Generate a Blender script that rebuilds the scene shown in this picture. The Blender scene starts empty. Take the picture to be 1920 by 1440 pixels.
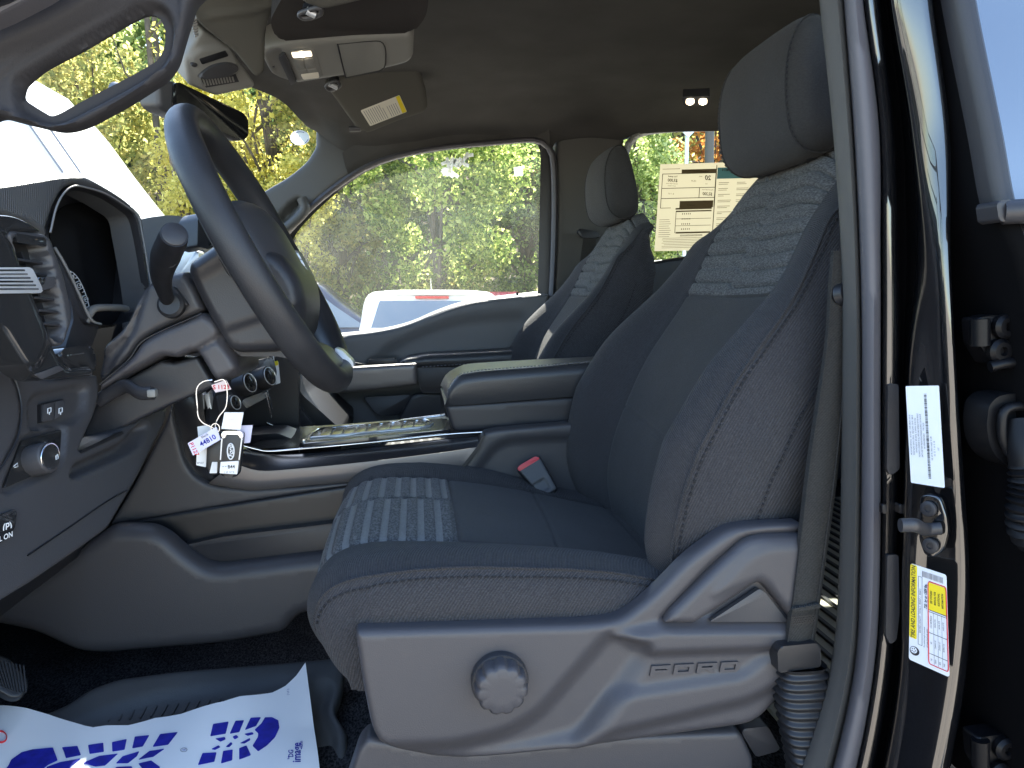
import bpy, bmesh, math, random
import numpy as np
from mathutils import Vector, Matrix
from mathutils.geometry import delaunay_2d_cdt
random.seed(7)
rng = np.random.default_rng(11)
scene = bpy.context.scene
COL = scene.collection

# ------------------------------------------------------------------ camera
CAM = Vector((0.0, 0.0, 1.40))
FPX = 1442.0
YAW = math.atan(0.1240)
PITCH = math.atan(165.0 / 1442.0)
FWD = Vector((math.sin(YAW) * math.cos(PITCH), math.cos(YAW) * math.cos(PITCH), -math.sin(PITCH)))
RGT = Vector((math.cos(YAW), -math.sin(YAW), 0.0))
UPV = RGT.cross(FWD)
cam_data = bpy.data.cameras.new("camera")
cam_data.sensor_width = 36.0
cam_data.lens = 36.0 * FPX / 1920.0
cam_data.clip_start = 0.02
cam_data.clip_end = 2000.0
cam = bpy.data.objects.new("camera", cam_data)
COL.objects.link(cam)
M3 = Matrix((RGT, UPV, -FWD)).transposed()
cam.matrix_world = Matrix.Translation(CAM) @ M3.to_4x4()
scene.camera = cam

# ------------------------------------------------------------------ light
SUN_TO = Vector((0.04, 1.06, 1.16)).normalized()
SUN_EL = math.asin(SUN_TO.z)
SUN_AZ = math.atan2(SUN_TO.x, SUN_TO.y)
world = bpy.data.worlds.new("World")
scene.world = world
world.use_nodes = True
wn = world.node_tree
wn.nodes.clear()
w_out = wn.nodes.new("ShaderNodeOutputWorld")
w_bg = wn.nodes.new("ShaderNodeBackground")
w_sky = wn.nodes.new("ShaderNodeTexSky")
w_sky.sky_type = 'NISHITA'
w_sky.sun_disc = False
w_sky.sun_elevation = SUN_EL
w_sky.sun_rotation = SUN_AZ
w_sky.air_density = 1.0
w_sky.dust_density = 0.6
w_bg.inputs["Strength"].default_value = 0.15
wn.links.new(w_sky.outputs["Color"], w_bg.inputs["Color"])
wn.links.new(w_bg.outputs["Background"], w_out.inputs["Surface"])
sun_data = bpy.data.lights.new("sun", 'SUN')
sun_data.energy = 5.0
sun_data.angle = math.radians(0.5)
sun_data.color = (1.0, 0.95, 0.86)
sun = bpy.data.objects.new("sun", sun_data)
COL.objects.link(sun)
sun.location = (0, 0, 12)
sun.rotation_euler = (-SUN_TO).to_track_quat('-Z', 'Y').to_euler()
scene.view_settings.view_transform = 'Standard'
scene.view_settings.look = 'None'
scene.view_settings.gamma = 1.0
scene.view_settings.exposure = 2.3
scene.cycles.max_bounces = 10
scene.cycles.diffuse_bounces = 5
scene.cycles.glossy_bounces = 4
scene.cycles.transparent_max_bounces = 16
scene.cycles.use_denoising = True
scene.cycles.caustics_reflective = False
scene.cycles.caustics_refractive = False

# ------------------------------------------------------------------ sight lines to surfaces at a known place
def ray(px, py):
    return FWD + RGT * ((px - 960.0) / FPX) + UPV * ((720.0 - py) / FPX)
def PY(y):
    def f(px, py):
        d = ray(px, py); return CAM + d * (y / d.y)
    return f
def PX(x):
    def f(px, py):
        d = ray(px, py); return CAM + d * (x / d.x)
    return f
def PZ(z):
    def f(px, py):
        d = ray(px, py); return CAM + d * ((z - CAM.z) / d.z)
    return f
def PP(pt, n):
    pt = Vector(pt); n = Vector(n)
    def f(px, py):
        d = ray(px, py); return CAM + d * ((pt - CAM).dot(n) / d.dot(n))
    return f
def at(px, py, y):
    return PY(y)(px, py)

# ------------------------------------------------------------------ materials
def node_mat(name):
    m = bpy.data.materials.new(name); m.use_nodes = True
    return m, m.node_tree, m.node_tree.nodes["Principled BSDF"]
def mat(name, col, rough=0.5, metal=0.0, spec=0.5, bump=0.0, bscale=600.0, var=0.0, vscale=30.0, coat=0.0, coat_rough=0.05,
        weave=0.0, wscale=900.0, speck=0.0, sheen=0.0, wangle=0.6, rvar=0.0, emit=0.0, coat_ior=1.5):
    m, nt, p = node_mat(name)
    p.inputs["Base Color"].default_value = (*col, 1)
    p.inputs["Roughness"].default_value = rough
    p.inputs["Metallic"].default_value = metal
    p.inputs["Specular IOR Level"].default_value = spec
    p.inputs["Coat Weight"].default_value = coat
    p.inputs["Coat Roughness"].default_value = coat_rough
    p.inputs["Coat IOR"].default_value = coat_ior
    p.inputs["Sheen Weight"].default_value = sheen
    if emit:
        p.inputs["Emission Color"].default_value = (*col, 1)
        p.inputs["Emission Strength"].default_value = emit
    tc = nt.nodes.new("ShaderNodeTexCoord")
    colout = None
    if var or speck:
        nz = nt.nodes.new("ShaderNodeTexNoise"); nz.inputs["Scale"].default_value = vscale; nz.inputs["Detail"].default_value = 5
        nt.links.new(tc.outputs["Object"], nz.inputs["Vector"])
        mr = nt.nodes.new("ShaderNodeMapRange"); mr.inputs[1].default_value = 0.3; mr.inputs[2].default_value = 0.7
        mr.inputs[3].default_value = 1 - var; mr.inputs[4].default_value = 1 + var
        nt.links.new(nz.outputs["Fac"], mr.inputs[0])
        val = mr.outputs[0]
        if speck:
            n2 = nt.nodes.new("ShaderNodeTexNoise"); n2.inputs["Scale"].default_value = 420; n2.inputs["Detail"].default_value = 2
            mp = nt.nodes.new("ShaderNodeMapping"); mp.inputs["Scale"].default_value = (1, 0.45, 1.6)
            nt.links.new(tc.outputs["Object"], mp.inputs["Vector"]); nt.links.new(mp.outputs[0], n2.inputs["Vector"])
            m2 = nt.nodes.new("ShaderNodeMapRange"); m2.inputs[1].default_value = 0.36; m2.inputs[2].default_value = 0.68
            m2.inputs[3].default_value = 1 - speck; m2.inputs[4].default_value = 1 + speck
            nt.links.new(n2.outputs["Fac"], m2.inputs[0])
            mu = nt.nodes.new("ShaderNodeMath"); mu.operation = 'MULTIPLY'
            nt.links.new(val, mu.inputs[0]); nt.links.new(m2.outputs[0], mu.inputs[1]); val = mu.outputs[0]
        if weave:
            mpc = nt.nodes.new("ShaderNodeMapping"); mpc.inputs["Rotation"].default_value = (0.35, wangle, 0.5)
            nt.links.new(tc.outputs["Object"], mpc.inputs["Vector"])
            wvc = nt.nodes.new("ShaderNodeTexWave"); wvc.bands_direction = 'X'; wvc.inputs["Scale"].default_value = wscale / 6.2832
            wvc.inputs["Distortion"].default_value = 0.15; wvc.inputs["Detail"].default_value = 1
            nt.links.new(mpc.outputs[0], wvc.inputs["Vector"])
            mrc = nt.nodes.new("ShaderNodeMapRange"); mrc.inputs[3].default_value = 0.78; mrc.inputs[4].default_value = 1.22
            nt.links.new(wvc.outputs["Fac"], mrc.inputs[0])
            muc = nt.nodes.new("ShaderNodeMath"); muc.operation = 'MULTIPLY'
            nt.links.new(val, muc.inputs[0]); nt.links.new(mrc.outputs[0], muc.inputs[1]); val = muc.outputs[0]
        vm = nt.nodes.new("ShaderNodeVectorMath"); vm.operation = 'SCALE'
        vm.inputs[0].default_value = col
        nt.links.new(val, vm.inputs["Scale"])
        nt.links.new(vm.outputs[0], p.inputs["Base Color"])
        if rvar:
            m3 = nt.nodes.new("ShaderNodeMapRange"); m3.inputs[1].default_value = 0.3; m3.inputs[2].default_value = 0.7
            m3.inputs[3].default_value = rough - rvar; m3.inputs[4].default_value = rough + rvar
            nt.links.new(nz.outputs["Fac"], m3.inputs[0]); nt.links.new(m3.outputs[0], p.inputs["Roughness"])
    hsock = None
    if bump:
        nb = nt.nodes.new("ShaderNodeTexNoise"); nb.inputs["Scale"].default_value = bscale; nb.inputs["Detail"].default_value = 3
        nt.links.new(tc.outputs["Object"], nb.inputs["Vector"]); hsock = nb.outputs["Fac"]
    if weave:
        mp = nt.nodes.new("ShaderNodeMapping"); mp.inputs["Rotation"].default_value = (0.35, wangle, 0.5)
        nt.links.new(tc.outputs["Object"], mp.inputs["Vector"])
        wv = nt.nodes.new("ShaderNodeTexWave"); wv.bands_direction = 'X'; wv.inputs["Scale"].default_value = wscale / 6.2832
        wv.inputs["Distortion"].default_value = 0.15; wv.inputs["Detail"].default_value = 1
        nt.links.new(mp.outputs[0], wv.inputs["Vector"])
        if hsock is None: hsock = wv.outputs["Fac"]
        else:
            ad = nt.nodes.new("ShaderNodeMath"); ad.operation = 'ADD'
            nt.links.new(hsock, ad.inputs[0]); nt.links.new(wv.outputs["Fac"], ad.inputs[1]); hsock = ad.outputs[0]
    if hsock is not None:
        bp = nt.nodes.new("ShaderNodeBump"); bp.inputs["Strength"].default_value = max(bump, weave); bp.inputs["Distance"].default_value = 0.001
        nt.links.new(hsock, bp.inputs["Height"]); nt.links.new(bp.outputs[0], p.inputs["Normal"])
    return m
def glass_mat(name, tint, refl=1.0, dust_veil=0.0, dust_veil_col=(0.7, 0.72, 0.66)):
    m = bpy.data.materials.new(name); m.use_nodes = True; nt = m.node_tree; nt.nodes.clear()
    out = nt.nodes.new("ShaderNodeOutputMaterial")
    tr = nt.nodes.new("ShaderNodeBsdfTransparent"); tr.inputs[0].default_value = (*tint, 1)
    gl = nt.nodes.new("ShaderNodeBsdfGlossy"); gl.inputs["Roughness"].default_value = 0.02
    fr = nt.nodes.new("ShaderNodeFresnel"); fr.inputs[0].default_value = 1.5
    mu = nt.nodes.new("ShaderNodeMath"); mu.operation = 'MULTIPLY'; mu.inputs[1].default_value = refl
    nt.links.new(fr.outputs[0], mu.inputs[0])
    mx = nt.nodes.new("ShaderNodeMixShader")
    nt.links.new(mu.outputs[0], mx.inputs[0]); nt.links.new(tr.outputs[0], mx.inputs[1]); nt.links.new(gl.outputs[0], mx.inputs[2])
    last = mx.outputs[0]
    if dust_veil:
        df = nt.nodes.new("ShaderNodeBsdfTranslucent"); df.inputs[0].default_value = (*dust_veil_col, 1)
        tc = nt.nodes.new("ShaderNodeTexCoord"); nz = nt.nodes.new("ShaderNodeTexNoise"); nz.inputs["Scale"].default_value = 5
        nz.inputs["Detail"].default_value = 3
        nt.links.new(tc.outputs["Object"], nz.inputs["Vector"])
        mr = nt.nodes.new("ShaderNodeMapRange"); mr.inputs[1].default_value = 0.3; mr.inputs[2].default_value = 0.75
        mr.inputs[3].default_value = dust_veil * 0.45; mr.inputs[4].default_value = dust_veil * 1.5
        nt.links.new(nz.outputs["Fac"], mr.inputs[0])
        m2 = nt.nodes.new("ShaderNodeMixShader")
        nt.links.new(mr.outputs[0], m2.inputs[0]); nt.links.new(last, m2.inputs[1]); nt.links.new(df.outputs[0], m2.inputs[2]); last = m2.outputs[0]
    nt.links.new(last, out.inputs["Surface"])
    return m

# ------------------------------------------------------------------ 2-D outline helpers (points are (x, y) tuples)
def rnd(pts, r, n=5):
    """round the corners of a closed outline; r is a number or one number per corner"""
    out = []
    N = len(pts)
    for i in range(N):
        p0 = np.array(pts[i - 1][:2], float); p1 = np.array(pts[i][:2], float); p2 = np.array(pts[(i + 1) % N][:2], float)
        rr = r[i] if isinstance(r, (list, tuple)) else r
        a = p0 - p1; b = p2 - p1
        la = np.linalg.norm(a); lb = np.linalg.norm(b)
        q = min(rr, la * 0.48, lb * 0.48)
        if q < 1e-5:
            out.append(tuple(p1)); continue
        s = p1 + a / la * q; e = p1 + b / lb * q
        for k in range(n + 1):
            t = k / n
            out.append(tuple((1 - t) ** 2 * s + 2 * t * (1 - t) * p1 + t * t * e))
    return out
def cr(pts, n, closed=False):
    """n points on a Catmull-Rom curve through pts (any dimension), even in chord length"""
    P = np.array([tuple(p) for p in pts], float)
    if closed: P = np.vstack([P[-1:], P, P[:2]])
    else: P = np.vstack([2 * P[0] - P[1], P, 2 * P[-1] - P[-2]])
    dense = []
    for i in range(1, len(P) - 2):
        p0, p1, p2, p3 = P[i - 1], P[i], P[i + 1], P[i + 2]
        for t in np.linspace(0, 1, 16, endpoint=False):
            dense.append(0.5 * ((2 * p1) + (-p0 + p2) * t + (2 * p0 - 5 * p1 + 4 * p2 - p3) * t * t + (-p0 + 3 * p1 - 3 * p2 + p3) * t ** 3))
    dense.append(P[-2])
    D = np.array(dense)
    L = np.concatenate([[0], np.cumsum(np.linalg.norm(np.diff(D, axis=0), axis=1))])
    T = np.linspace(0, L[-1], n + (1 if closed else 0))[: n]
    return np.stack([np.interp(T, L, D[:, k]) for k in range(D.shape[1])], axis=1)
def resample(pts, step):
    P = np.array([p[:2] for p in pts], float); P = np.vstack([P, P[:1]])
    out = []
    for a, b in zip(P[:-1], P[1:]):
        L = np.linalg.norm(b - a); k = max(1, int(round(L / step)))
        if L < 1e-6: continue
        for t in range(k): out.append(a + (b - a) * t / k)
    return np.array(out)
def sdf(pts, poly):
    """signed distance, positive inside"""
    pts = np.asarray(pts, float); A = np.array([p[:2] for p in poly], float); B = np.roll(A, -1, axis=0)
    d2 = np.full(len(pts), 1e18); ins = np.zeros(len(pts), bool)
    for a, b in zip(A, B):
        e = b - a; w = pts - a
        t = np.clip((w @ e) / max(e @ e, 1e-12), 0, 1)
        q = w - t[:, None] * e
        d2 = np.minimum(d2, (q * q).sum(1))
        c = ((a[1] <= pts[:, 1]) & (b[1] > pts[:, 1])) | ((b[1] <= pts[:, 1]) & (a[1] > pts[:, 1]))
        with np.errstate(divide='ignore', invalid='ignore'):
            xi = a[0] + (pts[:, 1] - a[1]) / (b[1] - a[1]) * e[0]
        ins ^= c & (pts[:, 0] < xi)
    d = np.sqrt(d2)
    return np.where(ins, d, -d)
def sstep(x):
    x = np.clip(x, 0, 1); return x * x * (3 - 2 * x)

# ------------------------------------------------------------------ object helpers
def world_of(o):
    loc = Vector((0, 0, 0))
    if o is not None and "base" in o: loc = Vector(o["base"])
    return loc
def link(name, me, m=None, parent=None, smooth=None):
    o = bpy.data.objects.new(name, me)
    COL.objects.link(o)
    if m is not None:
        for mm in (m if isinstance(m, (list, tuple)) else [m]): me.materials.append(mm)
    if parent is not None:
        o.parent = parent
        o.matrix_parent_inverse = Matrix.Translation(-world_of(parent))
    if smooth is not None and len(me.polygons):
        me.polygons.foreach_set("use_smooth", [True] * len(me.polygons))
        me.set_sharp_from_angle(angle=math.radians(smooth))
    return o
def thing(name, label, cat, loc, group=None):
    o = bpy.data.objects.new(name, None); COL.objects.link(o)
    o.empty_display_size = 0.05
    o.location = loc; o["base"] = tuple(loc)
    o["label"] = label; o["category"] = cat
    if group: o["group"] = group
    return o
def tag(o, label, cat, group=None):
    o["label"] = label; o["category"] = cat
    if group: o["group"] = group
    return o
def mesh(name, V, Fc, m, parent=None, smooth=40):
    me = bpy.data.meshes.new(name)
    me.from_pydata([tuple(v) for v in V], [], [tuple(f) for f in Fc])
    me.validate(); me.update()
    return link(name, me, m, parent, smooth)
def bm_obj(name, bm, m, parent=None, smooth=40):
    bmesh.ops.recalc_face_normals(bm, faces=bm.faces)
    me = bpy.data.meshes.new(name); bm.to_mesh(me); bm.free()
    return link(name, me, m, parent, smooth)
def grid_faces(nr, nc, wrap_c=False, wrap_r=False, off=0):
    F_ = []
    for i in range(nr if wrap_r else nr - 1):
        for j in range(nc if wrap_c else nc - 1):
            a = i * nc + j; b = i * nc + (j + 1) % nc; c = ((i + 1) % nr) * nc + (j + 1) % nc; d = ((i + 1) % nr) * nc + j
            F_.append((off + a, off + b, off + c, off + d))
    return F_
def loft(name, rows, m, parent=None, wrap_c=False, wrap_r=False, smooth=60, caps=False, flip=False):
    nr, nc = len(rows), len(rows[0])
    V = [v for r in rows for v in r]
    F_ = grid_faces(nr, nc, wrap_c, wrap_r)
    if caps:
        F_.append(tuple(range(nc))[::-1]); F_.append(tuple(range((nr - 1) * nc, nr * nc)))
    if flip: F_ = [f[::-1] for f in F_]
    return mesh(name, V, F_, m, parent, smooth)
def tube_rows(path, r, n=10, rx=None, up=None, closed=False):
    P = [Vector(p) for p in path]; N = len(P); rows = []
    prev = None
    for i in range(N):
        if closed: t = (P[(i + 1) % N] - P[i - 1]).normalized()
        else: t = (P[min(i + 1, N - 1)] - P[max(i - 1, 0)]).normalized()
        if prev is None:
            u = Vector(up) if up is not None else (Vector((0, 0, 1)) if abs(t.z) < 0.9 else Vector((1, 0, 0)))
        else: u = prev
        u = (u - t * u.dot(t)).normalized(); prev = u
        w = t.cross(u)
        ri = r[i] if isinstance(r, (list, tuple, np.ndarray)) else r
        r2 = ri if rx is None else (rx[i] if isinstance(rx, (list, tuple, np.ndarray)) else rx)
        rows.append([P[i] + u * (ri * math.cos(2 * math.pi * k / n)) + w * (r2 * math.sin(2 * math.pi * k / n)) for k in range(n)])
    return rows
def tube(name, path, r, m, parent=None, n=10, rx=None, up=None, closed=False, smooth=60):
    return loft(name, tube_rows(path, r, n, rx, up, closed), m, parent, wrap_c=True, wrap_r=closed, smooth=smooth, caps=not closed)
def slab(name, outline, place, out, h0, h1, m, parent=None, bevel=0.0, seg=2, smooth=45, back_bevel=False):
    """prism: outline placed on a surface, from h0 (back) to h1 (front) along out"""
    out = Vector(out)
    bm = bmesh.new()
    base = [place(*p[:2]) for p in outline]
    fr = [bm.verts.new(b + out * h1) for b in base]; bk = [bm.verts.new(b + out * h0) for b in base]
    n = len(base)
    f1 = bm.faces.new(fr); f0 = bm.faces.new(bk[::-1])
    for i in range(n): bm.faces.new((fr[i], bk[i], bk[(i + 1) % n], fr[(i + 1) % n]))
    if bevel:
        ed = list(f1.edges) + (list(f0.edges) if back_bevel else [])
        bmesh.ops.bevel(bm, geom=ed, offset=bevel, segments=seg, profile=0.5, affect='EDGES', clamp_overlap=True)
    return bm_obj(name, bm, m, parent, smooth)
def relief(name, outline, place, out, thick, m, parent=None, layers=(), res=7.0, edge=8.0, edge_h=0.004, smooth=70, extra=None, holes=()):
    """moulded panel: outline placed on a surface, raised and sunk by soft-edged layers (poly, height, softness), rounded edge, real thickness"""
    out = Vector(out)
    B = resample(outline, res)
    nb = len(B)
    lo = B.min(0); hi = B.max(0)
    gx, gy = np.meshgrid(np.arange(lo[0], hi[0], res), np.arange(lo[1], hi[1], res))
    G = np.stack([gx.ravel() + (np.arange(gx.size) // gx.shape[1] % 2) * res * 0.5, gy.ravel()], 1)
    d = sdf(G, outline)
    G = G[d > res * 0.7]
    pts = [tuple(p) for p in B]
    edges = [(i, (i + 1) % nb) for i in range(nb)]
    rings = []
    if edge > 0:
        nrm = np.roll(B, -1, 0) - np.roll(B, 1, 0)
        nrm = np.stack([-nrm[:, 1], nrm[:, 0]], 1); nrm /= np.maximum(np.linalg.norm(nrm, axis=1), 1e-9)[:, None]
        if sdf((B + nrm * 0.5)[:1], outline)[0] < 0: nrm = -nrm
        for q in (0.18, 0.5, 0.95):
            R = B + nrm * edge * q
            dd = sdf(R, outline)
            rings.append(R[dd > edge * q * 0.8])
    ext = np.vstack(rings) if rings else np.zeros((0, 2))
    if len(ext) and len(G):
        dg = sdf(G, outline); G = G[dg > edge * 0.95 + res * 0.45]
    for poly in holes:
        H = resample(poly, res); k0 = len(pts)
        pts += [tuple(p) for p in H]; edges += [(k0 + i, k0 + (i + 1) % len(H)) for i in range(len(H))]
        if len(G): G = G[np.abs(sdf(G, poly)) > res * 0.6]
        if len(ext): ext = ext[np.abs(sdf(ext, poly)) > res * 0.4]
    pts += [tuple(p) for p in ext] + [tuple(p) for p in G]
    vs, es, fs, *_ = delaunay_2d_cdt([Vector(p) for p in pts], edges, [], 1, 1e-4)
    V2 = np.array([tuple(v) for v in vs])
    if holes:
        cen = np.array([V2[list(f)].mean(0) for f in fs]); keep = np.ones(len(fs), bool)
        for poly in holes: keep &= sdf(cen, poly) < 0
        fs = [f for f, k in zip(fs, keep) if k]
    d = sdf(V2, outline)
    h = np.zeros(len(V2))
    if edge > 0: h -= edge_h * (1 - np.sqrt(np.clip(1 - (1 - np.clip(d / edge, 0, 1)) ** 2, 0, 1)))
    for poly, hh, soft in layers:
        h += hh * sstep((sdf(V2, poly) + soft * 0.5) / soft)
    if extra is not None: h += extra(V2)
    W = [place(*p) for p in V2]
    Fv = [w + out * float(k) for w, k in zip(W, h)]
    n = len(Fv)
    # orient
    f0 = fs[0]
    a, b, c = (Fv[f0[0]], Fv[f0[1]], Fv[f0[2]])
    flip = (b - a).cross(c - a).dot(out) < 0
    F_ = [tuple(f[::-1]) if flip else tuple(f) for f in fs]
    # border edges
    cnt = {}
    for f in F_:
        for i in range(len(f)):
            e = (f[i], f[(i + 1) % len(f)])
            cnt[tuple(sorted(e))] = None if tuple(sorted(e)) in cnt else e
    Bk = [w - out * thick for w in W]
    for e in cnt.values():
        if e is not None: F_.append((e[1], e[0], n + e[0], n + e[1]))
    F_ += [tuple(n + i for i in f[::-1]) for f in F_[: len(fs)]]
    return mesh(name, Fv + Bk, F_, m, parent, smooth)
def box_bm(bm, c, s, rot=None, bevel=0.0, seg=2):
    r = bmesh.ops.create_cube(bm, size=1.0)
    vs = r['verts']
    bmesh.ops.scale(bm, vec=s, verts=vs)
    if bevel:
        ed = list({e for v in vs for e in v.link_edges})
        rr = bmesh.ops.bevel(bm, geom=ed, offset=bevel, segments=seg, profile=0.5, affect='EDGES', clamp_overlap=True)
        vs = list({v for f in rr['faces'] for v in f.verts} | {v for v in vs if v.is_valid})
    if rot is not None: bmesh.ops.transform(bm, matrix=rot.to_4x4(), verts=vs)
    bmesh.ops.translate(bm, vec=c, verts=vs)
def box(name, c, s, m, parent=None, rot=None, bevel=0.0, seg=2, smooth=40):
    bm = bmesh.new(); box_bm(bm, Vector(c), Vector(s), rot, bevel, seg)
    return bm_obj(name, bm, m, parent, smooth)
def lathe(name, prof, origin, axis, m, parent=None, n=32, smooth=40, up=None, mod=None):
    """prof: list of (radius, height along axis)"""
    axis = Vector(axis).normalized(); u = Vector(up) if up else (Vector((0, 0, 1)) if abs(axis.z) < 0.9 else Vector((1, 0, 0)))
    u = (u - axis * u.dot(axis)).normalized(); w = axis.cross(u); o0 = Vector(origin)
    rows = []
    for r, h in prof:
        rows.append([o0 + axis * h + (u * math.cos(a) + w * math.sin(a)) * (r * (mod(a, r, h) if mod else 1.0)) for a in [2 * math.pi * k / n for k in range(n)]])
    return loft(name, rows, m, parent, wrap_c=True, smooth=smooth, caps=True)
def stitches(name, path, m, parent, pitch=0.0045, ln=0.003, r=0.0007, normal=(0, -1, 0)):
    """a row of raised thread stitches along a path"""
    P = np.array([tuple(p) for p in path]); L = np.concatenate([[0], np.cumsum(np.linalg.norm(np.diff(P, axis=0), axis=1))])
    n = max(2, int(L[-1] / pitch)); V = []; F_ = []
    nv = Vector(normal)
    for i in range(n):
        s0 = L[-1] * (i + 0.15) / n; s1 = s0 + ln
        a = Vector([np.interp(s0, L, P[:, k]) for k in range(3)]); b = Vector([np.interp(min(s1, L[-1]), L, P[:, k]) for k in range(3)])
        t = (b - a)
        if t.length < 1e-6: continue
        t.normalize(); w = t.cross(nv).normalized()
        k0 = len(V)
        V += [a - w * r, a + w * r, b + w * r, b - w * r, a.lerp(b, .25) + nv * r - w * r * .5, a.lerp(b, .25) + nv * r + w * r * .5, a.lerp(b, .75) + nv * r + w * r * .5, a.lerp(b, .75) + nv * r - w * r * .5]
        F_ += [tuple(k0 + q for q in f) for f in ((4, 5, 6, 7), (0, 1, 5, 4), (1, 2, 6, 5), (2, 3, 7, 6), (3, 0, 4, 7))]
    o = mesh(name, V, F_, m, parent, None)
    o["kind"] = "stuff"
    return o
_fonts = {}
def text_mesh(s, origin, ux, uy, h, off=0.0005, depth=0.0, align='CENTER', bold=False, shear=0.0, squeeze=1.0):
    """flat lettering: verts and faces in the plane (ux, uy), cap height h"""
    cu = bpy.data.curves.new("txt", 'FONT'); cu.body = s; cu.size = 1.0; cu.align_x = align; cu.align_y = 'CENTER'
    cu.resolution_u = 3; cu.shear = shear
    if bold: cu.offset = 0.02
    if depth: cu.extrude = depth / h * 0.7
    ob = bpy.data.objects.new("txt", cu)
    me = bpy.data.meshes.new_from_object(ob)
    k = h / 0.7
    ux = Vector(ux).normalized(); uy = Vector(uy).normalized(); nn = ux.cross(uy); o0 = Vector(origin)
    V = [o0 + ux * (v.co.x * k * squeeze) + uy * (v.co.y * k) + nn * (v.co.z * k + off) for v in me.vertices]
    F_ = [tuple(p.vertices) for p in me.polygons]
    bpy.data.objects.remove(ob); bpy.data.curves.remove(cu); bpy.data.meshes.remove(me)
    return V, F_
def join_geo(parts):
    V = []; F_ = []
    for v, f in parts:
        k = len(V); V += list(v); F_ += [tuple(k + i for i in q) for q in f]
    return V, F_
def quad_on(place, out, off, pts):
    out = Vector(out)
    return [place(*p) + out * off for p in pts], [tuple(range(len(pts)))]
# ------------------------------------------------------------------ shared materials
M = {}
M['plastic'] = mat("moulded_plastic_grey", (0.052, 0.051, 0.055), 0.44, bump=0.22, bscale=850, spec=0.5)
M['plastic_warm'] = mat("moulded_plastic_warm_grey", (0.058, 0.055, 0.060), 0.45, bump=0.22, bscale=850, spec=0.5)
M['plastic_dark'] = mat("moulded_plastic_dark", (0.030, 0.030, 0.034), 0.42, bump=0.2, bscale=900, spec=0.45)
M['plastic_black'] = mat("plastic_black", (0.012, 0.012, 0.014), 0.4, bump=0.1, bscale=900)
M['trim_light'] = mat("pillar_trim_grey", (0.085, 0.083, 0.078), 0.52, bump=0.15, bscale=700, spec=0.35)
M['overhead'] = mat("overhead_plastic_grey", (0.21, 0.207, 0.195), 0.5, bump=0.12, bscale=800, spec=0.35)
M['headliner'] = mat("headliner_cloth", (0.080, 0.078, 0.075), 0.95, bump=0.5, bscale=1400, spec=0.1, var=0.12, vscale=9, sheen=0.0)
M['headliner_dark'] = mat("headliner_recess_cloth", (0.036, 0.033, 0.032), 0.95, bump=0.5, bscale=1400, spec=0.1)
M['visor'] = mat("visor_cloth", (0.105, 0.102, 0.091), 0.95, bump=0.4, bscale=1400, spec=0.1)
M['twill'] = mat("seat_twill_cloth", (0.035, 0.034, 0.037), 0.75, spec=0.3, weave=0.8, wscale=900, bump=0.3, bscale=1500, sheen=0.08, speck=0.22, vscale=14, var=0.06)
M['twill_side'] = mat("seat_side_cloth", (0.044, 0.043, 0.047), 0.75, spec=0.3, weave=0.9, wscale=820, bump=0.3, bscale=1500, sheen=0.08, speck=0.3, vscale=14, var=0.06, wangle=-0.7)
M['cloth'] = mat("seat_centre_cloth", (0.041, 0.040, 0.040), 0.85, spec=0.2, bump=0.45, bscale=1700, sheen=0.08, var=0.08, vscale=16, speck=0.12)
M['heather'] = mat("seat_heather_cloth", (0.100, 0.099, 0.097), 0.9, spec=0.15, bump=0.6, bscale=900, sheen=0.08, speck=0.5, var=0.08, vscale=40)
M['band'] = mat("seat_band_cloth", (0.20, 0.20, 0.193), 0.75, spec=0.2, bump=0.3, bscale=1500, speck=0.08, vscale=60, var=0.05)
M['thread'] = mat("thread_dark", (0.007, 0.007, 0.009), 0.7)
M['thread_light'] = mat("thread_grey", (0.16, 0.16, 0.17), 0.7)
M['leatherette'] = mat("leatherette_dark", (0.036, 0.037, 0.04), 0.36, bump=0.3, bscale=520, spec=0.5)
M['rim'] = mat("steering_rim_urethane", (0.027, 0.027, 0.030), 0.48, bump=0.25, bscale=650, spec=0.45, var=0.12, vscale=25, rvar=0.06)
M['rubber'] = mat("weatherstrip_rubber", (0.088, 0.085, 0.094), 0.5, bump=0.15, bscale=500, spec=0.4)
M['rubber_black'] = mat("rubber_black", (0.018, 0.018, 0.02), 0.42, bump=0.08, bscale=300)
M['mat_rubber'] = mat("floor_mat_rubber", (0.058, 0.060, 0.063), 0.6, bump=0.3, bscale=500, var=0.2, vscale=6)
M['carpet'] = mat("carpet_black", (0.042, 0.042, 0.046), 1.0, spec=0.05, bump=1.0, bscale=700, speck=0.7, var=0.2, vscale=20)
M['paint'] = mat("gloss_black_paint", (0.004, 0.004, 0.005), 0.3, coat=1.0, coat_rough=0.015, spec=0.3, coat_ior=1.85)
M['paint_flat'] = mat("edge_black_paint", (0.003, 0.003, 0.0035), 0.6, spec=0.04)
M['piano'] = mat("piano_black", (0.02, 0.02, 0.021), 0.16, spec=0.5, coat=0.4, coat_rough=0.06)
M['lens'] = mat("cluster_lens", (0.012, 0.012, 0.013), 0.22, spec=0.5, var=0.4, vscale=14)
M['console_gloss'] = mat("console_satin_black", (0.02, 0.02, 0.023), 0.22, spec=0.5, coat=0.3, coat_rough=0.15)
M['console_band'] = mat("console_brushed_band", (0.17, 0.155, 0.15), 0.36, metal=0.35, bump=0.06, bscale=300)
M['chrome'] = mat("bright_chrome", (0.72, 0.74, 0.76), 0.12, metal=1.0)
M['satin'] = mat("satin_silver", (0.62, 0.64, 0.67), 0.34, metal=0.45)
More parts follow.
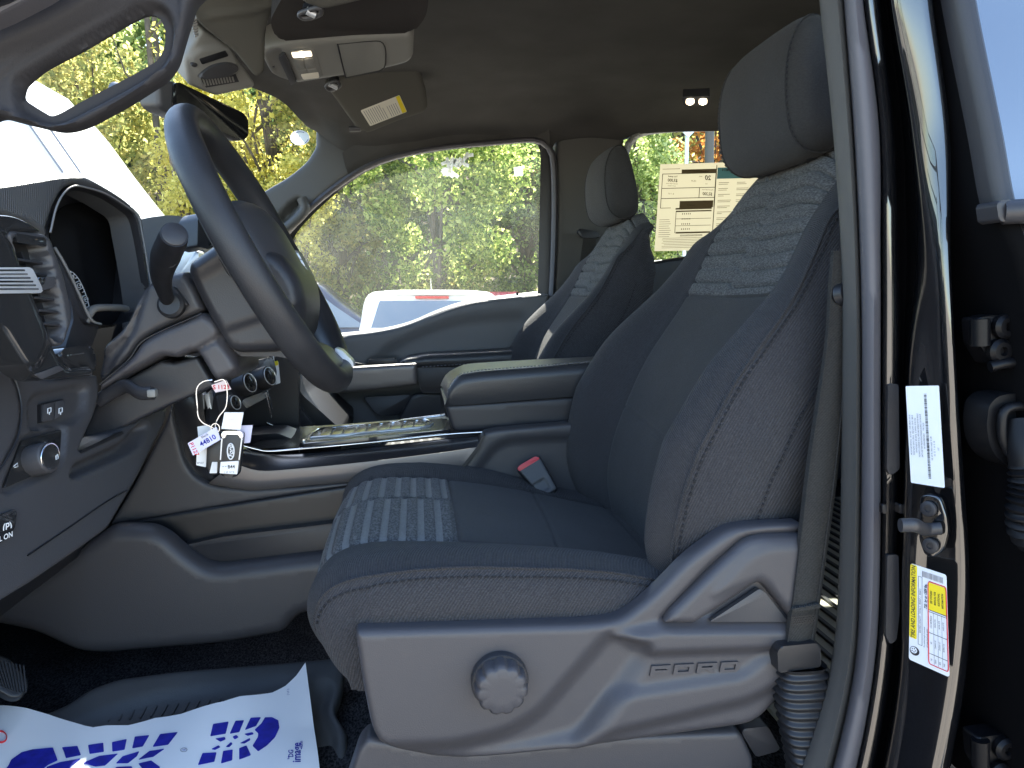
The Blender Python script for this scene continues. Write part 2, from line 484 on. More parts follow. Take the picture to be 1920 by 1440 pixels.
M['pillar_dark'] = mat("near_pillar_plastic", (0.030, 0.028, 0.030), 0.66, bump=0.25, bscale=800, spec=0.3)
M['door_plastic'] = mat("door_panel_plastic", (0.14, 0.139, 0.14), 0.5, bump=0.2, bscale=700, spec=0.4)
M['silver_line'] = mat("grey_moulding", (0.22, 0.22, 0.22), 0.4, spec=0.5)
M['webbing'] = mat("belt_webbing", (0.06, 0.058, 0.054), 0.8, weave=1.0, wscale=1500, spec=0.3, wangle=1.1, speck=0.2)
M['paper'] = mat("white_paper", (0.80, 0.81, 0.83), 0.75, spec=0.2, var=0.015, vscale=5)
M['print_blue'] = mat("blue_print", (0.016, 0.02, 0.30), 0.6, spec=0.2, var=0.3, vscale=70)
M['print_red'] = mat("red_print", (0.62, 0.03, 0.04), 0.6, spec=0.2)
M['print_black'] = mat("black_print", (0.02, 0.02, 0.025), 0.6)
M['print_grey'] = mat("grey_print", (0.22, 0.22, 0.24), 0.6)
M['print_pale'] = mat("pale_blue_print", (0.62, 0.66, 0.78), 0.6)
M['label'] = mat("label_white", (0.74, 0.78, 0.84), 0.35, spec=0.4)
M['label_cream'] = mat("label_cream", (0.78, 0.75, 0.64), 0.6)
M['label_yellow'] = mat("label_yellow", (0.82, 0.66, 0.02), 0.35)
M['white_mark'] = mat("white_marking", (0.85, 0.87, 0.88), 0.5)
M['blue_mark'] = mat("blue_marking", (0.05, 0.45, 0.75), 0.5)
M['red_button'] = mat("red_button", (0.55, 0.02, 0.03), 0.4)
M['steel_wire'] = mat("steel_wire", (0.6, 0.6, 0.62), 0.25, metal=1.0)
M['tag_lilac'] = mat("lilac_tag", (0.68, 0.66, 0.83), 0.6)
M['tag_white'] = mat("white_tag", (0.82, 0.81, 0.80), 0.6)
M['tag_pink'] = mat("pink_tag", (0.80, 0.66, 0.65), 0.6)
M['lamp_lens'] = mat("lamp_lens", (0.75, 0.7, 0.6), 0.3)
M['lamp_on'] = mat("lamp_lit", (1.0, 0.86, 0.62), 0.3, emit=6.0)
M['lamp_soft'] = mat("lamp_diffuser_lit", (1.0, 0.84, 0.6), 0.3, emit=0.45)
M['mirror'] = mat("mirror_face", (0.01, 0.01, 0.011), 0.1, spec=0.5)
M['glass'] = glass_mat("clear_glass", (0.93, 0.96, 0.94), 0.15)
M['door_glass'] = glass_mat("dust_and_glare_door_glass", (0.97, 0.985, 0.975), 0.12, dust_veil=0.018)  # translucent film carries both dust and the veiling glare on the window
M['dark_glass'] = mat("privacy_glass", (0.01, 0.012, 0.015), 0.03, spec=1.0, coat=1.0, coat_rough=0.01, coat_ior=2.8)

def translucent(name, col, k=.55):
    m_ = bpy.data.materials.new(name); m_.use_nodes = True; n_ = m_.node_tree; n_.nodes.clear()
    a = n_.nodes.new("ShaderNodeOutputMaterial"); b = n_.nodes.new("ShaderNodeBsdfDiffuse"); c = n_.nodes.new("ShaderNodeBsdfTranslucent"); d = n_.nodes.new("ShaderNodeMixShader")
    b.inputs[0].default_value = (*col, 1); c.inputs[0].default_value = (*col, 1); d.inputs[0].default_value = k
    n_.links.new(b.outputs[0], d.inputs[1]); n_.links.new(c.outputs[0], d.inputs[2]); n_.links.new(d.outputs[0], a.inputs[0]); return m_
M['glass_mark'] = translucent("white_glass_marking", (.88, .89, .86), .7)
M['sun_pale_sheet'] = mat("sun_pale_ribbed_rubber", (0.42, 0.40, 0.32), 0.6)  # pale tone stands in for sunlight on the rear floor mat
# ------------------------------------------------------------------ outside: ground, bank, trees, cars
M['lot'] = mat("parking_lot_surface", (0.37, 0.325, 0.265), 0.9, var=0.2, vscale=1.5, bump=0.6, bscale=60)
M['bank'] = mat("leaf_litter", (0.11, 0.085, 0.045), 0.95, var=0.4, vscale=2.0, bump=0.8, bscale=20)
def bank_z(x, y):
    return max(0.0, (y - 15.5)) * 0.42 + 0.25 * math.sin(x * 0.7 + y * 0.4) * min(1.0, max(0.0, (y - 15.5)) / 4)
G = []
xs = [-400, -60, 60, 400]; ys = [-400, -60, 60, 400]
g_o = mesh("parking_lot", [(-400, -400, 0), (400, -400, 0), (400, 400, 0), (-400, 400, 0)], [(0, 1, 2, 3)], M['lot'])
g_o["kind"] = "structure"
rows = [[(x, y, bank_z(x, y) - 0.05) for x in np.linspace(-40, 40, 60)] for y in np.linspace(14.8, 60, 50)]
hb = loft("hillside", rows, M['bank'], smooth=80); hb["kind"] = "structure"

def leaf_mat(name, cols, transl=0.72):
    m = bpy.data.materials.new(name); m.use_nodes = True; nt = m.node_tree; nt.nodes.clear()
    out = nt.nodes.new("ShaderNodeOutputMaterial"); ge = nt.nodes.new("ShaderNodeNewGeometry")
    rp = nt.nodes.new("ShaderNodeValToRGB"); e = rp.color_ramp.elements
    for i, c in enumerate(cols):
        pos = i / (len(cols) - 1)
        if i < 2: el = e[i]; el.position = pos
        else: el = e.new(pos)
        el.color = (*c, 1)
    if len(cols) > 2: pass
    nt.links.new(ge.outputs["Random Per Island"], rp.inputs[0])
    df = nt.nodes.new("ShaderNodeBsdfDiffuse"); tl = nt.nodes.new("ShaderNodeBsdfTranslucent"); mx = nt.nodes.new("ShaderNodeMixShader")
    mx.inputs[0].default_value = transl
    nt.links.new(rp.outputs[0], df.inputs[0]); nt.links.new(rp.outputs[0], tl.inputs[0])
    nt.links.new(df.outputs[0], mx.inputs[1]); nt.links.new(tl.outputs[0], mx.inputs[2]); nt.links.new(mx.outputs[0], out.inputs["Surface"])
    return m
LM = {
    'yellow': leaf_mat("leaves_yellow", [(0.40, 0.38, 0.09), (0.70, 0.64, 0.17), (0.86, 0.80, 0.30)]),
    'gold': leaf_mat("leaves_gold_green", [(0.18, 0.22, 0.08), (0.46, 0.46, 0.16), (0.68, 0.58, 0.22)]),
    'green': leaf_mat("leaves_green", [(0.09, 0.16, 0.05), (0.34, 0.44, 0.11), (0.86, 0.87, 0.34)]),
    'dark': leaf_mat("leaves_dark_green", [(0.06, 0.11, 0.04), (0.20, 0.29, 0.09), (0.62, 0.68, 0.26)]),
    'deep': leaf_mat("leaves_deep_green", [(0.02, 0.035, 0.014), (0.06, 0.09, 0.03), (0.16, 0.20, 0.06)]),
    'orange': leaf_mat("leaves_orange", [(0.36, 0.14, 0.05), (0.62, 0.27, 0.08), (0.62, 0.48, 0.12)]),
    'pale': leaf_mat("leaves_pale_green", [(0.15, 0.22, 0.08), (0.44, 0.52, 0.18), (0.88, 0.89, 0.48)]),
}
M['bark'] = mat("bark", (0.09, 0.075, 0.06), 0.95, bump=0.8, bscale=30, var=0.3, vscale=8)
def leaf_cloud(name, P, size, m, parent=None, droop=0.35):
    n = len(P)
    a = rng.normal(size=(n, 3)); a /= np.linalg.norm(a, axis=1)[:, None]
    b = rng.normal(size=(n, 3)); b[:, 2] -= droop; b -= a * (a * b).sum(1)[:, None]; b /= np.linalg.norm(b, axis=1)[:, None]
    s = size * rng.uniform(0.55, 1.25, n)[:, None]
    V = np.empty((n, 4, 3))
    V[:, 0] = P - b * s * 0.6; V[:, 1] = P + a * s * 0.36; V[:, 2] = P + b * s * 0.6; V[:, 3] = P - a * s * 0.36
    me = bpy.data.meshes.new(name)
    me.vertices.add(n * 4); me.vertices.foreach_set("co", V.ravel().astype(np.float32))
    me.loops.add(n * 4); me.loops.foreach_set("vertex_index", np.arange(n * 4, dtype=np.int32))
    me.polygons.add(n); me.polygons.foreach_set("loop_start", np.arange(0, n * 4, 4, dtype=np.int32))
    me.update(calc_edges=True)
    return link(name, me, m, parent)
def tree(label, cat, px, y, zc, rx, rz, pal, n, leaf=0.14, group="trees on the bank"):
    x = at(px, 555, y).x; z0 = bank_z(x, y) - 0.1
    t = thing("leafy_tree", label, cat, (x, y, z0), group)
    c = np.array([x, y, zc])
    lean = random.uniform(-0.4, 0.4)
    path = [Vector((x + lean * k * k + 0.06 * math.sin(5 * k), y + 0.05 * math.cos(4 * k), z0 + (zc + rz * 0.55 - z0) * k)) for k in np.linspace(0, 1, 9)]
    rad = 0.05 * rx + 0.05
    V, F_ = [], []
    def add(rows):
        k0 = len(V); V.extend(v for r in rows for v in r); F_.extend(grid_faces(len(rows), len(rows[0]), True, False, k0))
    add(tube_rows(path, list(np.linspace(rad, 0.03, 9)), 7))
    M_ = 36
    cl = []
    while len(cl) < M_:
        q = rng.uniform(-1, 1, 3)
        if 0.16 < (q * q).sum() < 1: cl.append(q)
    cl = np.array(cl) * np.array([rx, rx, rz]) * 0.86 + c
    for k in range(0, M_, 2):
        b0 = path[2 + k % 5]; e = Vector(cl[k])
        add(tube_rows([b0, b0.lerp(e, 0.5) + Vector((0, 0, 0.12)), e], [0.05, 0.03, 0.01], 5))
    mesh("trunk", V, F_, M['bark'], t, 60)
    w = rng.uniform(0.5, 1.2, M_); w /= w.sum()
    P = []
    for k in range(M_):
        m_ = int(n * 1.05 * w[k]); r = rng.uniform(0.20, 0.34)
        q = rng.normal(size=(m_, 3)); q /= np.linalg.norm(q, axis=1)[:, None]
        q *= (rng.uniform(0, 1, m_) ** 0.45)[:, None]
        P.append(cl[k] + q * np.array([rx, rx, rz * 0.75]) * r)
    P = np.vstack(P)
    leaf_cloud("crown", P, leaf * .74, LM[pal], t)
    return t
TREES = [
    ("bright yellow tree above the steering wheel, seen through the windshield", 520, 17.5, 6.0, 2.2, 3.4, 'yellow', 15000, .15),
    ("golden green tree seen through the windshield beside the white van", 196, 17.0, 4.6, 1.55, 3.2, 'gold', 12000, .15),
    ("tall pale green tree behind the grab handle opening", 330, 27.0, 10.5, 3.2, 4.6, 'pale', 9000, .22),
    ("yellow tree low in the windshield between mirror and dashboard", 375, 15.2, 2.9, 1.15, 1.9, 'yellow', 7000, .12),
    ("green tree with sunlit right edge in the middle of the passenger window", 815, 14.5, 3.3, 1.7, 2.4, 'green', 17000, .12),
    ("golden tree at the front corner of the passenger window", 640, 16.5, 3.6, 1.5, 2.6, 'gold', 11000, .13),
    ("yellow bush-like tree beside the far steering wheel rim", 560, 14.6, 2.6, .8, 1.3, 'yellow', 4500, .11),
    ("dark green tree behind the upper front of the passenger window", 720, 21.0, 6.2, 2.6, 3.8, 'dark', 12000, .18),
    ("dark green tree at the rear edge of the passenger window", 985, 17.0, 3.2, 1.6, 2.3, 'dark', 10000, .13),
    ("small orange tree behind the small white sticker", 975, 19.5, 5.3, .75, 1.1, 'orange', 2500, .14),
    ("pale green tree above the rear of the passenger window", 925, 22.0, 7.0, 2.4, 3.0, 'pale', 10000, .18),
    ("green tree beside the window price sheet", 1215, 15.5, 3.4, 1.3, 2.3, 'pale', 9000, .12),
    ("orange and yellow tree behind the metal pole", 1330, 19.0, 5.0, 1.5, 2.2, 'orange', 7000, .15),
    ("yellow green tree high behind the rear window", 1260, 24.0, 6.8, 2.4, 3.4, 'gold', 8000, .19),
]
for L_, px, y, zc, rx, rz, pal, n, lf in TREES:
    tree(L_, "tree", px, y, zc, rx, rz, pal, n, lf)
for k, (px, y) in enumerate([(303, 16.6), (318, 18.5)]):
    x = at(px, 555, y).x
    t = thing("bare_tree", ["slim grey trunk rising in the gap between the yellow trees, nearer one", "slim grey trunk rising in the gap between the yellow trees, farther one"][k], "tree", (x, y, bank_z(x, y)), "bare trunks on the bank")
    tube("trunk", [(x, y, bank_z(x, y) - .2), (x + .1, y, 4), (x - .05, y, 8), (x - .1, y, 13)], [.085, .07, .05, .03], M['bark'], t, 7)
    for q in range(5): tube("branch", [(x, y, 2.6 + q * 1.3), (x + (.5 if q % 2 else -.5), y + .1, 3.2 + q * 1.3), (x + (.9 if q % 2 else -.8), y + .2, 4.1 + q * 1.3)], [.03, .02, .008], M['bark'], t, 5)
n = 52000
X = rng.uniform(-26, 22, n); Y = 24 + 22 * rng.uniform(0, 1, n) ** 1.2
Z = np.array([bank_z(a, b) for a, b in zip(X, Y)]) + 9.5 * rng.uniform(0, 1, n) ** 1.1 * (0.6 + 0.4 * np.sin(X * 1.3 + Y))
half = rng.uniform(0, 1, n) < 0.5
for nm, sel, pal in (("far_woods", half, 'deep'), ("far_woods", ~half, 'dark')):
    o = leaf_cloud(nm, np.stack([X[sel], Y[sel], Z[sel]], 1), 0.34, LM[pal]); o["kind"] = "stuff"
n = 16000
X = rng.uniform(-13, 11, n); Y = rng.uniform(14.9, 19, n)
Z = np.array([bank_z(a, b) for a, b in zip(X, Y)]) + 1.5 * rng.uniform(0, 1, n) ** 1.4
o = leaf_cloud("undergrowth", np.stack([X, Y, Z], 1), 0.13, LM['green']); o["kind"] = "stuff"

# --- parked vehicles beyond the truck
M['car_white'] = mat("white_car_paint", (0.80, 0.80, 0.79), 0.3, coat=0.6)
M['car_blue'] = mat("navy_car_paint", (0.02, 0.03, 0.07), 0.3, coat=0.8)
M['car_red'] = mat("red_car_paint", (0.42, 0.015, 0.02), 0.3, coat=0.6)
M['car_glass'] = mat("car_window_glass", (0.13, 0.17, 0.22), 0.08, spec=0.8)
M['tyre'] = mat("tyre_rubber", (0.02, 0.02, 0.02), 0.8)
M['tail_red'] = mat("tail_lamp_red", (0.45, 0.02, 0.02), 0.25)
def wheel_set(parent, xs_, ys_, r, along):
    for x in xs_:
        for y in ys_:
            w = lathe("wheel", [(0.05, -.1), (r * .62, -.1), (r * .95, -.09), (r, -.05), (r, .05), (r * .95, .09), (r * .62, .1), (0.05, .1)], (x, y, r), along, M['tyre'], parent, 20)
            lathe("hubcap", [(0.02, -.108), (r * .5, -.107), (r * .58, -.1), (r * .58, .1), (r * .5, .107), (0.02, .108)], (x, y, r), along, M['satin'], w, 14)
# white hatchback, tail toward us
t = thing("parked_car", "white car with red high brake light seen over the passenger door", "car", (.19, 9, 0), None)
def car_rows(secs):
    rows = []
    for yy, pts in secs:
        full = [(-x, z) for x, z in pts[::-1]] + list(pts)
        rows.append([Vector((0.19 + x, yy, z)) for x, z in cr(full, 41)])
    return rows
body = [(0.02, .30), (.86, .30), (.93, .55), (.95, .85), (.90, 1.0)]
secs = [(9.0, [(0.0, .98), (.55, .97), (.86, .9), (.92, .6), (.88, .35)]),
        (9.12, [(0.0, 1.03), (.6, 1.02), (.88, .95), (.94, .6), (.9, .3)]),
        (9.5, [(0.0, 1.06), (.6, 1.05), (.89, .97), (.95, .6), (.9, .3)]),
        (12.2, [(0.0, 1.02), (.6, 1.01), (.89, .93), (.95, .6), (.9, .3)]),
        (13.3, [(0.0, .85), (.5, .83), (.8, .75), (.9, .5), (.88, .3)])]
loft("body", car_rows(secs), M['car_white'], t, smooth=50, caps=True)
cab = [(9.08, [(0.0, 1.0), (.6, 1.0), (.8, .99), (.85, .95)]), (9.2, [(0.0, 1.22), (.5, 1.21), (.70, 1.17), (.84, .98)]),
       (9.36, [(0.0, 1.44), (.55, 1.43), (.76, 1.36), (.87, 1.0)]), (9.6, [(0.0, 1.475), (.55, 1.465), (.79, 1.39), (.88, 1.0)]),
       (10.8, [(0.0, 1.48), (.55, 1.47), (.79, 1.4), (.88, 1.0)]), (11.9, [(0.0, 1.06), (.5, 1.05), (.74, 1.02), (.84, .98)])]
loft("cabin_roof", car_rows(cab), M['car_white'], t, smooth=50)
def hatch(xs_, zs_):
    return [[Vector((.19 + x, 9.02 + (z - 1.0) * 0.66, z + .004)) for x in np.array(xs_) * (1 - (z - 1.0) * .42)] for z in zs_]
loft("rear_window", hatch(np.linspace(-.72, .72, 12), np.linspace(1.03, 1.34, 6)), M['car_glass'], t)
box("brake_light", (.19, 9.285, 1.385), (.40, .04, .035), M['tail_red'], t, bevel=.008)
box("spoiler", (.19, 9.33, 1.43), (.95, .12, .03), M['car_white'], t, bevel=.012)
tube("antenna", [(.19, 9.75, 1.48), (.19, 9.95, 1.62)], [.012, .004], M['plastic_black'], t, 6)
for s in (-1, 1): box("tail_lamp", (.19 + s * .78, 9.03, .86), (.2, .08, .2), M['tail_red'], t, bevel=.03)
wheel_set(t, (-.6, .98), (9.8, 12.5), .33, (1, 0, 0))
# navy car, side on
def side_car(name, label, x0, y0, L_, H_, W_, m_, flip=1):
    t = thing(name, label, "car", (x0, y0, 0), None)
    prof = [(0, .35), (.02, .62), (.10, .78), (.27, .86), (.42, H_ / L_ * 0 + 1.28), (.52, H_), (.66, H_ * .99), (.84, 1.05), (.97, .95), (1.0, .6), (.985, .32)]
    pts = cr([(a * L_, z) for a, z in prof], 60)
    rows = []
    for k, (dy, sc) in enumerate(((0, .0), (.03, .55), (.10, .9), (.25, 1), (W_ - .25, 1), (W_ - .10, .9), (W_ - .03, .55), (W_, 0))):
        rows.append([Vector((x0 + flip * a, y0 + dy + (0.18 * max(0, (z - .85)) / .6 * (1 if dy < W_ / 2 else -1)), .32 + (z - .32) * (0.86 + .14 * sc))) for a, z in pts])
    loft("body", rows, m_, t, smooth=50, caps=True)
    win = rnd([(.34 * L_, .93), (.445 * L_, 1.24), (.52 * L_, H_ * .93), (.65 * L_, H_ * .92), (.78 * L_, 1.02), (.76 * L_, .93)], .08)
    mesh("side_window", [Vector((x0 + flip * a, y0 - .012 + 0.18 * max(0, z - .85) / .6, z)) for a, z in win], [tuple(range(len(win)))], M['car_glass'], t)
    wheel_set(t, (x0 + flip * .19 * L_, x0 + flip * .80 * L_), (y0 + .12, y0 + W_ - .12), .33, (0, 1, 0))
    return t
side_car("parked_sedan", "dark blue car with pale roofline at the front of the passenger window", .75, 11.8, 4.4, 1.62, 1.8, M['car_blue'], -1)
# red pickup, only its bed rail shows
t = thing("red_pickup", "red pickup bed behind the white car", "pickup truck", (.4, 13.6, 0), None)
box("bed", (.9, 15.2 - .4, .98), (1.9, 2.2, 1.0), M['car_red'], t, bevel=.05)
for k in range(9): box("bed_rib", (.05 + k * .2, 13.68, 1.38), (.05, .05, .16), M['car_red'], t, bevel=.01)
wheel_set(t, (.15, 1.65), (14.3,), .38, (1, 0, 0))
# white van left of the windshield view
t = thing("white_van", "large white van with sloped nose seen through the windshield", "van", (-4.5, 6.0, 0), None)
vp = [(-8.5, .5), (-8.5, 3.0), (-8.3, 3.25), (-3.6, 3.25), (-3.2, 3.16), (-2.95, 2.98), (-2.62, 2.5), (-2.25, 2.0), (-1.9, 1.62), (-1.45, 1.42), (-1.25, 1.2), (-1.2, .6), (-1.3, .42)]
vp = [tuple(q) for q in cr(vp, 70)]
rows = []
for dy, ins in ((0.0, .16), (.05, .05), (.2, 0), (1.8, 0), (1.95, .05), (2.0, .16)):
    cxv, czv = -4.8, 1.6
    rows.append([Vector((a + (cxv - a) * ins * .12, 6.0 + dy, z + (czv - z) * ins * .35)) for a, z in vp])
loft("body", rows, M['car_white'], t, smooth=50, caps=True)
mesh("cab_window", [Vector((a, 5.99, z)) for a, z in rnd([(-4.3, 2.0), (-4.2, 2.75), (-3.5, 2.8), (-2.95, 2.1)], .1)], [tuple(range(24))], M['car_glass'], t)
wheel_set(t, (-2.2, -7.2), (6.12, 7.88), .36, (0, 1, 0))
for k in range(2): tube("wiper", [(-2.72 + .12 * k, 6.03, 2.62), (-2.5 + .12 * k, 6.0, 2.28)], .008, M['print_grey'], t, 6)
tube("antenna", [(-2.85, 6.0, 2.9), (-2.83, 5.99, 3.35)], .008, M['plastic_black'], t, 6)
# pole and sign beyond the rear window
xp = at(1325, 555, 13.5).x
t = thing("utility_pole", "grey pole outside the rear window above the price sheet", "pole", (xp, 13.5, 0), None)
tube("shaft", [(xp, 13.5, 0), (xp - .05, 13.5, 7.5)], [.085, .075], M['trim_light'], t, 14)
tube("crossarm", [(xp - .7, 13.5, 3.02), (xp, 13.5, 3.06), (xp + .6, 13.5, 3.0)], .025, M['satin'], t, 8)
xs_ = at(1283, 555, 12.5).x
t = thing("roadside_sign", "back of a grey diamond sign outside the rear window", "sign", (xs_, 12.5, 0), None)
mesh("panel", [Vector((xs_ + a, 12.5 + d, 4.45 + b)) for d in (0, .03) for a, b in ((-.48, 0), (0, -.48), (.48, 0), (0, .48))], [(0, 1, 2, 3), (7, 6, 5, 4), (0, 4, 5, 1), (1, 5, 6, 2), (2, 6, 7, 3), (3, 7, 4, 0)], M['satin'], t, 30)
tube("post", [(xs_, 12.56, 0), (xs_, 12.56, 4.8)], .035, M['satin'], t, 8)
# ------------------------------------------------------------------ seats
SY = 1.05            # lateral centre of the driver's seat
def build_seat():
    root = thing("bucket_seat", "dark grey cloth driver's seat with quilted shoulders, nearest the open door", "car seat", (0.15, SY, 0.86), "front seats")
    # ---- backrest -------------------------------------------------
    prof = cr([(.335, 1.00), (.312, 1.05), (.303, 1.11), (.312, 1.17), (.335, 1.235), (.368, 1.305), (.43, 1.40), (.475, 1.495), (.503, 1.555), (.525, 1.588), (.555, 1.60)], 220)
    tg = np.gradient(prof, axis=0); tg /= np.linalg.norm(tg, axis=1)[:, None]
    nrm = np.stack([-tg[:, 1], tg[:, 0]], 1)              # forward
    z = prof[:, 1]
    hw = np.interp(z, [1.0, 1.05, 1.15, 1.25, 1.32, 1.38, 1.43, 1.5, 1.555, 1.585, 1.60], [.235, .245, .268, .275, .268, .25, .23, .208, .190, .180, .168])
    ins = np.minimum(.15, hw - .018)
    bol = np.interp(z, [1.0, 1.05, 1.12, 1.22, 1.30, 1.38, 1.45, 1.52, 1.6], [.012, .03, .05, .062, .05, .03, .014, .005, 0])
    sl = np.concatenate([[0], np.cumsum(np.linalg.norm(np.diff(prof, axis=0), axis=1))])
    s_of = lambda zz: np.interp(zz, z, sl)
    thick = np.interp(z, [1.0, 1.2, 1.4, 1.55, 1.6], [.13, .13, .115, .075, .03])
    i150 = int(np.searchsorted(z, 1.47)); nsh = [nrm[min(i, i150)] for i in range(len(prof))]
    thick = np.interp(z, [1.0, 1.2, 1.4, 1.5, 1.555, 1.585, 1.6], [.13, .13, .115, .092, .064, .036, .012])
    nin, nbo = 56, 18
    q_in = np.linspace(-1, 1, nin + 1); q_b = np.linspace(0, 1, nbo + 1)[1:]
    V = []; info = []
    qz0 = s_of(1.402); pitch = .0236
    for i in range(len(prof)):
        r = []; c = prof[i]; n_ = nrm[i]
        def pt(dy, off): return Vector((c[0] + n_[0] * off, SY + dy, c[1] + n_[1] * off))
        row = []
        def bump(q): return bol[i] * (math.sin(min(q / .74, 1) * math.pi / 2) ** 1.5 if q < .74 else 1 - .42 * ((q - .74) / .26) ** 2)
        for q in q_b[::-1]: row.append((-(ins[i] + (hw[i] - ins[i]) * q), bump(q), -q))
        for q in q_in:
            dy = q * ins[i]
            off = -.006 * (1 - q * q)
            step = sstep((-(dy) + .006 + .25 * 0) / .022 * 1.0 + .5)     # near half shifted
            ph = (sl[i] - qz0) / pitch + .36 * float(step)
            if sl[i] > qz0 and z[i] < 1.592:
                g = abs(ph - round(ph))
                off += .0040 * (min(1, g / .20) ** .6) - .002 - .0045 * math.exp(-((g) / .045) ** 2)
                # seam down the middle step
            sl_seam = s_of(1.212) + .012 * q
            off -= .0022 * math.exp(-((sl[i] - sl_seam) / .0022) ** 2)
            off -= .003 * math.exp(-((abs(q) - 1) / .025) ** 2)
            off -= .003 * math.exp(-((sl[i] - qz0) / .0025) ** 2)
            row.append((dy, off, 0))
        for q in q_b: row.append((ins[i] + (hw[i] - ins[i]) * q, bump(q), q))
        V.append([pt(dy, off) for dy, off, _ in row])
    for i in range(len(V)):
        k_ = float(sstep(np.array((z[i] - 1.47) / .13)))
        for p in V[i]: p.z -= 1.05 * k_ * max(0.0, abs(p.y - SY) - .085) ** 1.3
    nr, nc = len(V), len(V[0])
    flat = [v for r in V for v in r]
    i_q = int(np.searchsorted(sl, qz0))
    j0, j1 = nbo, nbo + nin
    allf = {}
    for i in range(nr - 1):
        for j in range(nc - 1):
            if j0 <= j < j1: k = "quilted_panel" if i >= i_q else "centre_panel"
            else: k = "bolster_near" if j < j0 else "bolster_far"
            allf.setdefault(k, []).append((i * nc + j, (i + 1) * nc + j, (i + 1) * nc + j + 1, i * nc + j + 1))
    def sub(name, k, m_, par):
        used = sorted({v for f in allf[k] for v in f}); mp = {v: a for a, v in enumerate(used)}
        return mesh(name, [flat[v] for v in used], [tuple(mp[v] for v in f) for f in allf[k]], m_, par, 80)
    # shell: sides and back
    side = {}
    for sgn, j in ((-1, 0), (1, nc - 1)):
        rows = []
        for i in range(nr):
            e = V[i][j]; n_ = Vector((nsh[i][0], 0, nsh[i][1]))
            row = []
            for k in np.linspace(0, 1, 11):
                bul = .012 * math.sin(math.pi * k) * (1 if z[i] < 1.5 else .5)
                seam = .0025 * math.exp(-((k - .5) / .04) ** 2)
                p = e - n_ * ((thick[i] + bol[i] * .6) * k)
                p.y += sgn * (bul - seam - .022 * k * k)
                row.append(p)
            rows.append(row)
        side[sgn] = rows
    brow = [[side[-1][i][-1].lerp(side[1][i][-1], t) - Vector((nsh[i][0], 0, nsh[i][1])) * (.02 * math.sin(math.pi * t)) for t in np.linspace(0, 1, 9)] for i in range(nr)]
    back = loft("backrest_shell", brow, M['plastic_dark'], root, smooth=80)
    top = [[V[-1][j] for j in range(0, nc, 4)] if 0 else None]
    sub("centre_panel", "centre_panel", M['cloth'], root)
    sub("quilted_panel", "quilted_panel", M['heather'], root)
    for sgn, k in ((-1, "bolster_near"), (1, "bolster_far")):
        b_ = sub("side_bolster", k, M['twill'], root)
        loft("bolster_side", side[sgn], M['twill_side'], b_, smooth=80, flip=(sgn > 0))
        e = [V[i][0 if sgn < 0 else nc - 1] + Vector((0, sgn * .0015, 0)) for i in range(4, nr - 22, 2)]
        n2 = Vector((-.35, sgn * .9, .1)).normalized()
        off_ = [p + Vector((.006, sgn * .0018, -.002)) for p in e]
        stitches("stitching", off_, M['thread'], b_, pitch=.0072, ln=.0042, r=.0011, normal=n2)
        e2 = [side[sgn][i][5] + Vector((.005, sgn * .003, 0)) for i in range(4, nr - 60, 2)]
        stitches("stitching", e2, M['thread'], b_, pitch=.0072, ln=.0042, r=.001, normal=n2)
        # welt along the edge seam
        tube("piping", [V[i][0 if sgn < 0 else nc - 1] for i in range(2, nr - 6, 3)], .0021, M['twill'], b_, 6)
        if sgn < 0:  # hem at the foot of the near side
            hem = [[side[-1][i][k] + Vector((0, -.003, 0)) for k in range(11)] for i in range(0, 16)]
            loft("side_hem", hem, M['cloth'], b_, smooth=80)
    # top closing cap
    cap = []
    for j in range(nc):
        a_ = V[-1][j]; b_ = brow[-1][0].lerp(brow[-1][-1], j / (nc - 1)); cap.append([a_, a_.lerp(b_, .35) + Vector((0, 0, .006)), a_.lerp(b_, .75) + Vector((0, 0, .004)), b_])
    loft("shoulder_cap", cap, M['twill'], root, smooth=80)
    # ---- cushion ---------------------------------------------------
    cp = cr([(-.075, .985), (-.104, 1.015), (-.119, 1.05), (-.115, 1.08), (-.096, 1.102), (-.06, 1.113), (0, 1.112), (.07, 1.105), (.15, 1.091), (.25, 1.067), (.36, 1.04)], 190)
    tg = np.gradient(cp, axis=0); tg /= np.linalg.norm(tg, axis=1)[:, None]
    cn = np.stack([-tg[:, 1], tg[:, 0]], 1)
    sl = np.concatenate([[0], np.cumsum(np.linalg.norm(np.diff(cp, axis=0), axis=1))])
    x = cp[:, 0]; s_top = np.array([sl[i] for i in range(len(cp))])
    itop = int(np.argmax(cp[:, 1]))
    s_at = lambda xx: np.interp(xx, x[itop:], sl[itop:])
    qend = s_at(.046); seam1 = s_at(.178); seam2 = s_at(.305)
    hw = np.interp(sl, [0, sl[itop] * .6, sl[itop], sl[-1]], [.235, .258, .268, .262])
    ins = np.full(len(cp), .160)
    bol = np.interp(sl, [0, sl[itop] * .5, sl[itop] + .05, s_at(.15), s_at(.3), sl[-1]], [0.0, .006, .018, .022, .020, .012])
    bolf = np.interp(sl, [0, sl[itop] * .5, sl[itop] + .05, s_at(.10), s_at(.2), s_at(.3), sl[-1]], [0.0, .006, .014, .012, .004, .004, .004])
    boln = np.interp(sl, [0, sl[itop] * .5, sl[itop] + .05, s_at(.10), s_at(.2), s_at(.28), sl[-1]], [0.0, .004, .013, .020, .030, .034, .02])
    edn = np.interp(sl, [0, sl[itop] * .55, sl[itop], s_at(0), s_at(.10), s_at(.2), s_at(.28), sl[-1]], [-.010, -.008, -.002, .004, .012, .024, .026, .01])
    V = []; nbo = 14
    q_b = np.linspace(0, 1, nbo + 1)[1:]
    pitch = .0222
    stripe = {}
